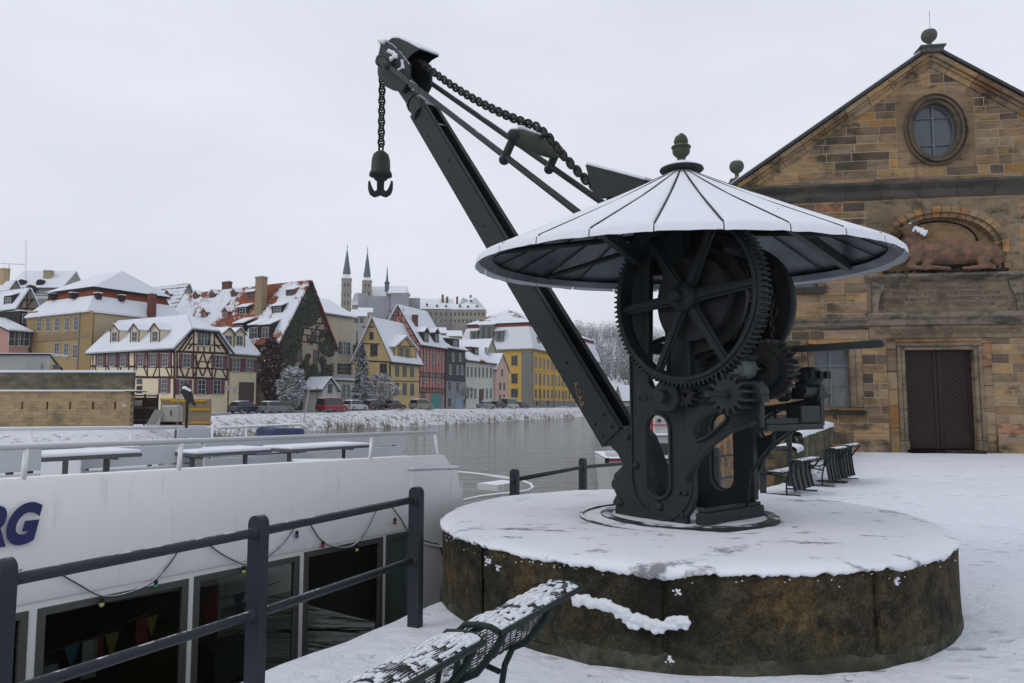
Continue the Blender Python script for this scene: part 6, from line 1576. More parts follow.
def half_timber():
    Y = 97; H = mk('half_timbered_house', 'cream half-timbered house with plum shutters and three gabled dormers under snow', 175, Y, D1, len_to(175, Y, D1, 229), len_to(175, Y, P1, 91), 351, .5)
    cream = wallmat('cream_plaster', (.60, .525, .37), .08, .25)
    zr = ridge_z(H, 'street', .5, 315); H.body(cream, 'p', zr, over=.5, hip=(ridge_z(H, 'street', .5, 331), 3.4))
    H.windows('side', [(x, 360) for x in (100.5, 112.5, 123.5, 141, 153.5, 165.5)], 1.15, 1.75, nx=2, nz=3, shut=M_shut, sw=.55)
    H.windows('side', [(164.5, 386)], 1.2, 1.9, nx=2, nz=3, shut=M_shut, sw=.6)
    H.panel('side', 137, 379, 142, 384, M_glass, 'small_window'); H.panel('side', 137, 386, 142, 393, M_timber, 'small_door')
    H.windows('street', [(186.5, 360.5), (219, 361.5)], 1.2, 1.8, nx=2, nz=3, shut=M_shut, sw=.55)
    H.windows('street', [(183.5, 387), (201.5, 387), (217, 387)], 1.25, 2.0, nx=2, nz=3, shut=M_shut, sw=.6)
    H.windows('street', [(201, 338.5), (207, 338.5)], 1.15, 2.0, frame=M_ww, nx=2, nz=2); 
    # timber frames
    b = [(91,351.5,175,351.5,.35),(91,366,175,367,.25),(92,376.5,175,377.5,.3)]
    for x in (93,106,118,129,134.5,147.5,159.5,171.5): b.append((x,352,x,377))
    for x0,x1 in ((95,99),(108,112),(120,124),(137,134),(144,148),(157,153),(166,170)): b.append((x0,367,x1,377))
    H.beams('side', b, M_timber)
    b = [(176,351.5,228,353.5,.3),(176,367,228,369.5,.22),(176,377,228,379.5,.32),(193,330,216,331,.3),(187,344,221,345.5,.18)]
    for x in (177,193,196,212,227): b.append((x,352,x,378))
    for x in (193.5,198,204,210,214.5): b.append((x,331,x,352))
    b += [(194,355,202,376),(202,355,194,376),(203,353,211,376),(211,356,203,376),(195,361,211,362,.14),(180,368,184,377),(189,368,186,377),(222,369,226,378),(216,369,214,378),(183,351,192,337),(188,349,193,343),(226,352,216,336),(220,349,213,342),(178,352,193,331,.3),(228,353,213,331,.34)]
    H.beams('street', [q for q in b], M_timber)
    H.beams('side', [(174.5,352,174.5,406,.35)], M_timber, o=.06)
    sy = H.slope
    for x in (115.5, 135.5, 156): H.dormer(x, 342.5, 1.9, 1.9, 'gable', wall=cream, frame=M_ww, nx=1, edge=M_timber, fw=1.2)
    # half hip
    H2 = mk('house_annex', 'cream annex with two small dormers and a brown gate, joined to the half-timbered house', 230.5, Y+8, D1, len_to(230.5, Y+8, D1, 257), 9, 356, .6)
    H2.body(cream, 'd', ridge_z(H2, 'side', .5, 328), over=.5, roof='clean')
    H2.windows('street', [(236, 365), (249.5, 365.5)], 1.3, 1.9, nx=2, nz=3, shut=M_shut, sw=.65)
    H2.panel('street', 239, 382, 253.5, 402, simple('brown_gate', (.07, .045, .04), .7), 'gate'); H2.panel('street', 233.5, 387, 236, 393, M_ww, 'notice_board')
    for x in (227.5, 238.5): H2.dormer(x, 346.5, 1.9, 2.0, 'gable', wall=cream, frame=M_ww, edge=M_timber, fw=1.2)
half_timber()
def ivy_hall():
    Y = 110; H = mk('timbered_hall', 'tall timbered hall with red tiled snowy roof, its gable grown over with ivy', 279, Y, D1, len_to(279, Y, D1, 333), 34, 346.5, .8)
    wall = wallmat('aged_plaster', (.30, .27, .20), .15, .5); H.body(wall, 'p', ridge_z(H, 'street', .5, 281.5), over=.6, roof='red', thick=.3)
    b = []
    L, ze, zr = H.L, H.ze, H.zr
    seg = []
    for i in range(9):
        f = i/9; z = ze + (zr-ze)*f; h = L/2*(1-f); seg.append((L/2-h, z, L/2+h, z))
        n = max(1, int(6*(1-f)))
        for j in range(n+1):
            u = L/2 - h + 2*h*j/max(1, n) if n else L/2; u2 = L/2 + (u-L/2)*(1-1/9/(1-f+1e-6)) ; seg.append((u2, z, u2, min(zr, z+(zr-ze)/9)))
            if j % 2 and i < 6: seg.append((u2, z, u2+.9, z+(zr-ze)/9))
    H.beams_uz('street', seg, M_timber, w=.2)
    H.windows('street', [(286, 354.5), (299, 355), (316, 356)], 1.1, 1.7, frame=M_dkf, surround=M_redfr)
    H.windows('street', [(304.5, 313), (298, 335), (314, 336)], 1.3, 1.5, frame=M_dkf)
    H.windows('side', [(262.5, 355), (261, 377)], 1.4, 2.0, frame=M_dkf, surround=M_redfr)
    H.windows('street', [(292, 373), (314, 374)], 1.1, 1.7, frame=M_dkf, surround=M_redfr)
    redw = wallmat('red_tile_cheeks', (.20, .06, .035))
    for x, y in ((196.5, 299), (213, 298), (234.5, 297)): H.dormer(x, y, 1.5, .9, 'gable', wall=redw, frame=M_dkf)
    for x, y in ((204.5, 318), (226, 317.5)): H.dormer(x, y, 1.6, 1.1, 'gable', wall=redw, frame=M_ww)
    for x, y, w_, h_ in ((251, 298, 2.0, 1.1), (291, 296, 2.0, 1.1)): H.dormer(x, y, w_, h_, 'shed', wall=redw, frame=M_dkf)
    for x, y in ((243.5, 314.5), (278, 313.5)): H.dormer(x, y, 2.4, 1.3, 'shed', frame=M_ww)
    for x, y in ((240, 337), (255, 339), (266, 339)): H.dormer(x, y, 2.3, 2.3, 'shed', frame=M_ww, nx=1)
    H.chimney(260.5, 312, 1.5, 5.6, wallmat('plastered_chimney', (.25, .20, .13)), 1.1)
    H.chimney(227, 286, 1.6, .7, M_brick)
    iv = MB(); rnd = random.Random(3)          # ivy: thousands of leaf clumps over the gable
    O, U, N = H.faces['street']
    for i in range(17000):
        u = rnd.uniform(0, L); z = rnd.uniform(1.0, zr-.5); hw = L/2 if z < ze else L/2*(zr-z)/(zr-ze)
        if abs(u-L/2) > hw: continue
        v = mnoise.noise(V3(u*.22, z*.16, 3)) + .6*mnoise.noise(V3(u*.7, z*.5, 9)) + (.18 if z < ze+2 else -.02) + (.12 if abs(u-L*.45) < 2.5 else 0)
        if v < .10: continue
        c = O + U*u + ZZ*z + N*(.10 + rnd.random()*.35*(1 if z < ze else .5)); a = rnd.uniform(0, 6.3); t1 = U*math.cos(a) + ZZ*math.sin(a); t2 = (ZZ*math.cos(a) - U*math.sin(a))*.8 + N*rnd.uniform(-.6, .6); r = rnd.uniform(.10, .22)
        iv.add([c - t1*r, c + t2*r, c + t1*r, c - t2*r], [[0,1,2,3]])
    t = NT('ivy_leaves'); n = t.noise(1.5, 4); t.set(Base_Color=t.ramp(n, [(.35, (.018, .024, .012)), (.55, (.040, .050, .024)), (.7, (.075, .080, .055))]), Roughness=.7)
    iv.build('ivy', t.m, H.T)
ivy_hall()
def mansard():
    Y = 108; C = atY(88.5, 312, Y); d = V3(*D1, 0).normalized(); p = V3(-d.y, d.x, 0); L = 16; D = len_to(88.5, Y, P1, 29)
    H = House('mansard_house', 'ochre sandstone house with white casements and a snowy mansard roof with red band', 'house', (C.x, C.y), D1, L, D, C.z, .5)
    tan = wallmat('ochre_sandstone', (.30, .215, .105), .12, .3, 1.5); plain = wallmat('plain_beige_render', (.42, .35, .235), .05, .15)
    zs = lambda py, inset: ridge_z(H, 'street', 0, py)
    z0 = C.z; z1 = ridge_z(H, 'street', 0.04, 286.5); z2 = z1 + .9; z3 = ridge_z(H, 'street', .3, 265)
    def rect(i, z): return [H.C + d*i + p*i + ZZ*z, H.C + d*(L-i) + p*i + ZZ*z, H.C + d*(L-i) + p*(D-i) + ZZ*z, H.C + d*i + p*(D-i) + ZZ*z]
    def frust(i0, za, i1, zb_, nm, m):
        mb = MB(); a, b = rect(i0, za), rect(i1, zb_); mb.add(a+b, [[0,1,2,3],[4,5,6,7]] + [[j, (j+1)%4, 4+(j+1)%4, 4+j] for j in range(4)]); return mb.build(nm, m, H.T)
    w_ = MB(); w_.obox(H.C + ZZ*(-1), d*L, p*D, ZZ*(z0+1)); w_.build('wall', tan, H.T)
    w_ = MB(); w_.obox(H.C + d*.9 + ZZ*(-1) - p*.04, d*(L-.9), p*.05, ZZ*(z0+.9)); w_.build('render_wall', plain, H.T)
    frust(-.5, z0, -.5, z0+.3, 'eaves', M_snowR); frust(-.45, z0+.3, 1.6, z1-1.1, 'lower_roof', RF['clean']); frust(1.6, z1-1.1, 2.0, z1, 'roof_band', RF['band']); frust(1.5, z1+.02, 1.5, z1+.25, 'upper_eaves', M_timberR)
    mb = MB(); a = rect(1.35, z1+.26); r0 = H.C + d*(L*.5) + p*(D*.30) + ZZ*z3; r1 = H.C + d*(L*.5) + p*(D*.72) + ZZ*z3; mb.add(a + [r0, r1], [[0,1,4],[1,2,5,4],[2,3,5],[3,0,4,5],[0,1,2,3]]); mb.build('upper_roof', RF['clean'], H.T)
    H.windows('side', [(39.5, 324.5), (48.5, 324.5), (57.5, 324), (67.5, 323.7), (76.5, 323.2)], 1.25, 2.1, nx=2, nz=3, surround=tan); H.windows('side', [(57, 349.5), (66.5, 350), (75.5, 351.5)], 1.25, 2.1, nx=2, nz=3, surround=tan)
    H.panel('side', 28, 336.5, 89, 338, wallmat('stringcourse', (.22, .16, .09)), 'string_course', .12); H.panel('side', 81.5, 312, 89, 400, wallmat('quoins', (.27, .185, .09), .2, .3, 3), 'quoins', .08, .005); H.panel('side', 28, 312, 33, 400, wallmat('quoins_left', (.27, .185, .09), .2, .3, 3), 'quoins', .08, .005)
    m = MB(); u, z = H.at('side', 81, 312); m.tube([H.pt('side', u, z, .15), H.pt('side', u, -.5, .15)], .09, 6); m.build('downpipe', simple('zinc', (.18, .19, .20), .5), H.T)
    for px, py, f in ((49, 297, 'side'), (70.5, 296.5, 'side'), (99.5, 297, 'street'), (123, 299, 'street')):
        O, U, N = H.faces[f]; q = hit(px, py+2, O - N*.8, N); m = MB(); m.obox(q - U*.35, U*.7, -N*.9, ZZ*.9); dm = m.build('roof_hatch', M_timberR, H.T); m = MB(); m.obox(q - U*.42 + ZZ*.9 + N*.1, U*.84, -N*1.1, ZZ*.12); m.build('hatch_snow', M_snowR, dm)
    for px, y0, y1, w_ in ((116.5, 300, 276, 1.1), (151.5, 312, 293, 1.0)):
        q = atY(px, y0, Y+8); z_ = ridge_z(H, 'street', .5, y1); m = MB(); m.cbox(V3(q.x, q.y, (z_+z0)/2), d, ZZ, p, w_, z_-z0, .9); ch = m.build('chimney', M_brick, H.T); m = MB(); m.cbox(V3(q.x, q.y, z_+.08), d, ZZ, p, w_+.15, .16, 1.0); m.build('chimney_snow', M_snowR, ch)
mansard()
def left_houses():
    Y = 118; H = mk('timber_gable_house', 'steep snowy roofed house with timber gable at the left edge of the far bank', 17.5, Y, D1, len_to(17.5, Y, D1, 37), 22, 311, .5)
    w_ = wallmat('brown_gable', (.24, .19, .13)); H.body(w_, 'p', ridge_z(H, 'street', .5, 289), over=.5, roof='clean'); H.beams('street', [(20,308,37,309),(23,300,36,300),(27,290,19,311),(27,290,27,311),(34,298,24,311)], M_timberR)
    H.dormer(9, 304.5, 2.8, 1.5, 'shed'); 
    H = mk('low_pink_house', 'small pink walled house with black dormer left of the ochre mansard house', 10, 112, D1, len_to(10, 112, D1, 29.5), 16, 332, .5); H.body(wallmat('pink_render', (.38, .22, .18)), 'd', ridge_z(H, 'side', .5, 318), over=.4, roof='some'); H.windows('street', [(14.5, 339), (24, 339)], 1.7, 2.2, nx=2, nz=2)
    H.dormer(25.5, 324.5, 2.0, 2.2, 'hip', nx=1)
    H = mk('far_plain_house', 'plain grey gabled house behind, at the left edge above the snowy roofs', 10, 140, D1, len_to(10, 140, D1, 20), 16, 292, .5); H.body(wallmat('grey_beige_gable', (.24, .22, .17)), 'p', ridge_z(H, 'street', .5, 281), over=.3, roof='clean'); H.chimney(4, 282, 1.6, 2.6, wallmat('pale_chimney', (.40, .28, .18)), 1.2)
    H = mk('long_roofed_house', 'far house with round dormers in its long snowy roof behind the mansard house', 12, 165, (1, -.05), 11, 10, 296, .5)
    H.body(wallmat('far_wall', (.25, .24, .22)), 'd', 13, over=.3, roof='clean')
    H = mk('round_dormer_house', 'distant snowy roof with round black dormers between chimneys at the far left', 10, 170, (1, .02), 12, 10, 289, .5); H.zr = 0
    H.body(wallmat('distant_wall', (.28, .27, .25)), 'd', ridge_z(H, 'side', .5, 272), over=.3, roof='clean')
    for x, y in ((21, 285.5), (39.5, 285.5), (29.5, 291)):
        q = hit(x, y, H.slope[0], H.slope[1]); m = MB(); m.lathe([(0, .1), (.75, .1), (.9, 0), (.9, -1.6)], q + ZZ*.6, -H.g if False else V3(0, -1, 0), 14); m.build('round_dormer', M_timberR, H.T, smooth='auto')
    H.chimney(48.5, 277.5, 1.8, 1.6, wallmat('yellow_chimney', (.33, .27, .17)), 1.2)
    # striped roof behind, between the ochre house and the hall
    H = mk('striped_roof_house', 'house behind with rows of dark tile lines showing through its snowy roof', 173, 128, D1, len_to(173, 128, D1, 200), 34, 318, .5)
    t = NT('lined_snow_roof'); w = t.n.new('ShaderNodeTexWave'); w.wave_type = 'BANDS'; w.bands_direction = 'Z'; w.inputs['Scale'].default_value = .42; w.inputs['Distortion'].default_value = 1.2; t.l.new(t.tc.outputs['Object'], w.inputs[0])
    f = t.math('MULTIPLY', t.ramp(w.outputs['Fac'], [(.62, 0.0), (.72, 1.0)]), t.ramp(t.noise(.5, 4), [(.40, 0.0), (.52, 1.0)])); t.set(Base_Color=t.mix(f, (.64, .67, .73), (.16, .13, .12)), Roughness=.9)
    H.body(wallmat('beige_render', (.42, .38, .28)), 'p', ridge_z(H, 'street', .5, 284.5), over=.4, roofmat_=t.m)
    H.dormer(156, 297, 2.0, 1.0, 'gable', wall=M_brick); H.dormer(168, 299, 1.8, 1.0, 'gable', wall=M_brick)
left_houses()
def row():
    # beige house behind the hall's gable
    Y = 132; H = mk('beige_house', 'beige house with white window bays between the ivy gable and the yellow house', 319, Y, D1, len_to(319, Y, D1, 354), 14, 314, .9); H.body(wallmat('beige_plaster', (.40, .355, .26)), 'd', ridge_z(H, 'side', .5, 300)+1.0, over=.5, roof='clean')
    H.windows('street', [(341.5, 348), (347, 348.5)], 2.0, 2.5, frame=M_ww, surround=M_ww); H.windows('street', [(341, 369), (347, 369)], 2.2, 2.2, frame=M_ww)
    A = mk('white_annex', 'low white annex with two tall windows beside the parked red van', 334, 121, D1, len_to(334, 121, D1, 356), 6, 381, .9); A.body(wallmat('white_render', (.50, .49, .44)), 'd', A.ze+.5, over=.2, roof='clean'); A.windows('street', [(343.5, 391), (348.5, 391)], .95, 2.3)
    A.panel('street', 334, 374, 356, 381, wallmat('terrace_parapet', (.33, .34, .34)), 'parapet')
    S_ = mk('gabled_shed', 'small white shed with steep snowy roof in front of the ivy gable', 322, 112, D1, len_to(322, 112, D1, 337), 10, 391.5, .8); S_.body(wallmat('shed_white', (.44, .43, .40)), 'p', ridge_z(S_, 'street', .5, 378), over=.35, roof='clean'); S_.windows('street', [(330, 388)], .9, 1.3, frame=M_dkf)
    # yellow house
    Y = 132; H = mk('yellow_house', 'ochre yellow gabled house with a gabled roof bay, left of the pink timbered house', 391, Y, D2, len_to(391, Y, D2, 419.5), len_to(391, Y, P2, 354), 363.5, .9)
    yel = wallmat('ochre_yellow', (.45, .345, .17), .08, .25); H.body(yel, 'd', ridge_z(H, 'side', .62, 318.5), over=.45, roof='clean')
    H.windows('side', [(371.5, 335.5)], .9, 1.3, frame=M_dkf, nx=1); H.windows('side', [(356.5, 350), (374, 350), (383.5, 369)], 1.5, 2.0, frame=M_dkf, nx=2, nz=2)
    H.beams('side', [(355,343.5,380,344),(355,360.5,390,362,.25),(362,327,374,327),(390,362,390,406,.3),(357,331,357,360)], M_timberR)
    H.windows('street', [(397, 370), (404.5, 370.3), (412, 370.6), (397, 388.5), (404.5, 388.8), (412, 389)], 1.35, 2.1, frame=M_dkf, nx=2, nz=2)
    H.beams('street', [(391,363,420,364,.3),(391,381,420,381.5,.14)], M_timberR)
    B = mk('x', 'x', 396, Y+.5, D2, 1, 1, 350, 0); bpy.data.objects.remove(B.T)
    # bay with its own gable towards the street
    O, U, N = H.faces['street']; u0, z0 = H.at('street', 394, 363); u1, _ = H.at('street', 416, 363); zt_ = H.at('street', 394, 346)[1]; za = H.at('street', 405, 336.5)[1]; m = MB(); m.slab([[(u0, z0-.3), (u1, z0-.3), (u1, zt_), ((u0+u1)/2, za), (u0, zt_)]], O, U, ZZ, N, -4.2, .08); by = m.build('roof_bay', yel, H.T)
    m = MB()
    for sg in (0, 1):
        e0 = O + U*(u0-.4 if sg == 0 else u1+.4) + ZZ*(zt_-.25) + N*.4; e1 = O + U*((u0+u1)/2) + ZZ*(za+.1) + N*.4; nn = (e1-e0).cross(N).normalized(); nn = nn if nn.z > 0 else -nn; m.obox(e0, e1-e0, -N*5.2, nn*.25)
    m.build('bay_roof', M_snowR, by); H.faces['bay'] = (O + N*.08, U, N)
    H.windows('bay', [(401, 352.5), (407, 352.8)], 1.2, 1.9, frame=M_dkf, nx=2, nz=2); H.beams('bay', [(394,346,416,346.5),(394,359.5,416,360),(394,347,394,363),(398,346,398,363),(404,346,404,363),(410,346,410,363),(416,347,416,363),(394,362,398,356),(416,362,411,356),(405,338,399,346),(405,338,411,346)], M_timberR, .16)
    # pink timbered house
    Y = 142; H = mk('pink_timbered_house', 'tall pink timbered house with a teal garage door and two dark dormers', 420, Y, D2, len_to(420, Y, D2, 445), len_to(420, Y, P2, 377), 346.5, .9)
    pk = wallmat('salmon_plaster', (.40, .19, .165), .1, .2); H.body(pk, 'd', ridge_z(H, 'side', .5, 305.5), over=.5, roof='clean')
    L, D, ze, zr = H.L, H.D, H.ze, H.zr; seg = []
    rows_ = [.9+3.4, .9+4.6, .9+6.1, .9+7.4, ze]; 
    for z in (4.0, 4.9, 7.1, 8.0, ze-.1): seg.append((0, z, L, z))
    for i in range(9): u = L*i/8; seg.append((u, 4.0, u, ze))
    for i in range(8): seg.append((L*i/8, 4.0, L*(i+1)/8, 4.9)); seg.append((L*(i+1)/8, 7.1, L*i/8, 8.0))
    H.beams_uz('street', seg, M_timberR, w=.15)
    seg = []
    for i in range(5):
        z = ze + (zr-ze)*i/5.5; h = D/2*(1-i/5.5); seg.append((D/2-h, z, D/2+h, z)); n = 6-i
        for j in range(n+1): u = D/2 - h*.9 + 1.8*h*j/n; seg.append((u, z, D/2+(u-D/2)*.9, z+(zr-ze)/5.5)); seg.append((u, z, u+.9, z+(zr-ze)/5.5))
    H.beams_uz('side', seg, M_timberR, w=.14)
    H.windows('street', [(425.5, 357.5), (433, 357.8), (440, 358), (425, 377), (432.5, 377.3), (439.5, 377.6)], 1.15, 2.1, nx=2, nz=3); H.panel('street', 430.5, 393.5, 441.5, 409, simple('teal_door', (.06, .21, .20), .6, var=.1), 'garage_door'); H.windows('street', [(423, 396)], 1.6, 1.8, frame=simple('teal_frame', (.05, .14, .13), .6))
    for x, y in ((425.5, 342.5), (436, 343)): H.dormer(x, y, 2.1, 2.2, 'gable', nx=1, fw=1.3)
    H.chimney(415, 325, 1.0, 2.0)
    # slate hung house
    Y = 152; H = mk('slate_hung_house', 'narrow dark slate-hung house with a pale blue door beside the white house', 446.5, Y, D2, len_to(446.5, Y, D2, 465.5), 9, 349, .9)
    sl = wallmat('slate_hanging', (.060, .065, .070), .2, .2, 2); H.body(sl, 'd', ridge_z(H, 'side', .5, 334), over=.4, roof='clean')
    H.panel('street', 446, 381, 466, 410, wallmat('grey_render', (.22, .235, .25)), 'ground_floor_wall', .06); H.windows('street', [(450.5, 369.5), (457.5, 370), (462, 370)], 1.1, 2.0); H.windows('street', [(453, 357), (460, 357)], 1.1, 1.8)
    H.faces['ground'] = (H.C + (-H.p)*.07, H.d, -H.p); H.windows('ground', [(449.5, 386), (457.5, 386.5), (449.5, 402)], 1.0, 1.7, frame=M_dkf); H.panel('ground', 455.5, 398, 462, 409, simple('pale_blue_door', (.20, .30, .42), .6), 'door', .05)
    H.dormer(455, 347, 3.4, 1.8, 'hip', nx=2)
    # white house
    Y = 161; H = mk('white_house', 'white house with two long rows of grey windows and a brown door', 466, Y, D2, len_to(466, Y, D2, 494.5), 9, 361.5, .9)
    H.body(wallmat('white_plaster', (.50, .51, .46), .06, .2), 'd', ridge_z(H, 'side', .5, 345), over=.5, roof='some')
    M_gw = simple('grey_casement', (.20, .22, .22), .6, bump=0)
    H.windows('street', [(467.7+i*3.85, 371.5+i*.18) for i in range(7)], .95, 2.2, frame=M_gw); H.windows('street', [(467.5+i*3.85, 393+i*.05) for i in (0, 1, 2, 4, 5, 6)], .95, 2.2, frame=M_gw); H.panel('street', 479, 389, 483, 402, simple('brown_door', (.09, .045, .03), .7), 'door')
    H.dormer(476, 355, 2.4, 1.8, 'hip', nx=1); H.chimney(470, 352, 1.0, 1.2)
    # green gable behind, pink narrow house
    Y = 178; H = mk('green_gabled_house', 'pale green gable rising behind the white house', 484, Y, D2, len_to(484, Y, D2, 499), 12, 360, .9); H.body(wallmat('pale_green', (.30, .34, .19)), 'p', ridge_z(H, 'street', .35, 339), over=.25, roof='clean'); H.windows('street', [(486, 352)], 1.6, 2.2)
    Y = 175; H = mk('pink_gabled_house', 'narrow pale pink gabled house between white house and yellow palace', 496, Y, D2, len_to(496, Y, D2, 509), 12, 371, .9); H.body(wallmat('pale_pink', (.52, .37, .31)), 'p', ridge_z(H, 'street', .5, 354), over=.25, roof='clean'); H.windows('street', [(502, 372.5), (500, 386), (504, 386.3), (500, 398), (504, 398)], .9, 1.6, frame=M_dkf)
row()
def palace():
    Y = 199; C = atY(531.5, 350, Y); d = V3(*D2, 0).normalized(); p = V3(-d.y, d.x, 0); L = 70; D = len_to(531.5, Y, P2, 460)
    H = House('yellow_palace', 'long ochre yellow building with grey corner piers and a big snowy mansard roof', 'building', (C.x, C.y), D2, L, D, C.z, .9)
    ye = wallmat('palace_yellow', (.56, .34, .06), .06, .15); gr = wallmat('grey_pier', (.17, .17, .16))
    z0 = C.z; z1 = ridge_z(H, 'street', .03, 323); z3 = ridge_z(H, 'street', .1, 303)
    w_ = MB(); w_.obox(H.C + ZZ*(-1), d*L, p*D, ZZ*(z0+1)); w_.build('wall', ye, H.T)
    def rect(i, z): return [H.C + d*i + p*i + ZZ*z, H.C + d*(L-i) + p*i + ZZ*z, H.C + d*(L-i) + p*(D-i) + ZZ*z, H.C + d*i + p*(D-i) + ZZ*z]
    def frust(i0, za, i1, zb_, nm, m):
        mb = MB(); a, b = rect(i0, za), rect(i1, zb_); mb.add(a+b, [[0,1,2,3],[4,5,6,7]] + [[j, (j+1)%4, 4+(j+1)%4, 4+j] for j in range(4)]); return mb.build(nm, m, H.T)
    frust(-.7, z0, -.7, z0+.4, 'cornice', gr); frust(-.65, z0+.41, 1.2, z1-.9, 'lower_roof', RF['clean']); frust(1.2, z1-.9, 1.5, z1, 'roof_band', RF['band']); frust(1.1, z1+.01, 1.1, z1+.22, 'upper_eaves', M_timberR)
    mb = MB(); a = rect(1.0, z1+.23); zr_ = ridge_z(H, 'side', .45, 305); r0 = H.C + d*(D*.45) + p*(D*.5) + ZZ*zr_; r1 = H.C + d*(L-D*.5) + p*(D*.5) + ZZ*zr_; mb.add(a + [r0, r1], [[0,1,5,4],[1,2,5],[2,3,4,5],[3,0,4],[0,1,2,3]]); mb.build('upper_roof', RF['some'], H.T)
    H.panel('street', 531.6, 352, 533.5, 412, gr, 'corner_pier', .10, -.02); H.panel('side', 531.3, 352, 521.5, 412, gr, 'corner_pier', .12, -.02); H.panel('side', 503.5, 352, 499.5, 412, gr, 'corner_pier', .12, -.02)
    M_gw = simple('palace_casement', (.22, .22, .20), .6, bump=0)
    H.windows('side', [(514.5, 360.5), (514.5, 378.5)], 1.7, 2.6, frame=M_gw, surround=gr); H.windows('side', [(514.5, 393)], 1.9, 2.2, frame=M_gw, surround=gr)
    z_a, z_b, z_c = H.at('street', 534, 362)[1], H.at('street', 534, 378.5)[1], H.at('street', 534, 393.5)[1]; O, U, N = H.faces['street']
    class _: pass
    for i in range(24):
        u = 3.2 + i*3.45
        for z, h in ((z_a, 2.7), (z_b, 2.9), (z_c, 2.3)):
            f = MB(); w = 1.25; f.slab([[(-w/2-.2, -h/2-.2), (w/2+.2, -h/2-.2), (w/2+.2, h/2+.2), (-w/2-.2, h/2+.2)], [(-w/2, -h/2), (-w/2, h/2), (w/2, h/2), (w/2, -h/2)]], H.pt('street', u, z), U, ZZ, N, 0, .12); wd = f.build('window', M_gw, H.T); g = MB(); g.obox(H.pt('street', u-w/2, z-h/2, .0), U*w, N*.03, ZZ*h); g.build('pane', M_pane, wd)
    mb = MB(); mb.obox(H.pt('street', .1, .2, .02), U*(L-.2), N*.10, ZZ*2.6); mb.build('base_course', gr, H.T)
    # big dormers on the left slope
    s_ = -d
    for px, py, w, h in ((474, 340, 2.3, 2.5), (486.5, 341.5, 4.2, 4.6), (499.5, 341, 2.3, 2.8)):
        q = hit(px, py, H.C - d*.25, d); m = MB(); m.obox(q - p*w/2 - d*.2, p*w, d*3.5, ZZ*h); dm = m.build('dormer', wallmat('dormer_grey', (.14, .14, .13)) if 'dormer_grey' not in bpy.data.materials else bpy.data.materials['dormer_grey'], H.T)
        m = MB(); m.obox(q - p*(w/2+.25) - d*.5 + ZZ*h, p*(w+.5), d*4 + ZZ*.5, ZZ*.3); m.build('dormer_roof', M_snowR, dm); n = 2 if w > 3 else 1
        for j in range(n):
            cc = q + p*((j-(n-1)/2)*1.7) - d*.21; g = MB(); g.obox(cc - p*.5 + ZZ*.5, p*1.0, -d*.05, ZZ*(h-1.0)); g.build('pane', M_pane, dm)
    for i in range(5):
        q = H.pt('street', 5 + i*6.5, z0+1.6, .1); m = MB(); m.obox(q, U*2.0, -N*3, ZZ*2.4); dm = m.build('dormer', bpy.data.materials['dormer_grey'], H.T); m = MB(); m.obox(q - U*.2 + ZZ*2.4 + N*.3, U*2.4, -N*3.5, ZZ*.25); m.build('dormer_roof', M_snowR, dm)
    return D
palace()

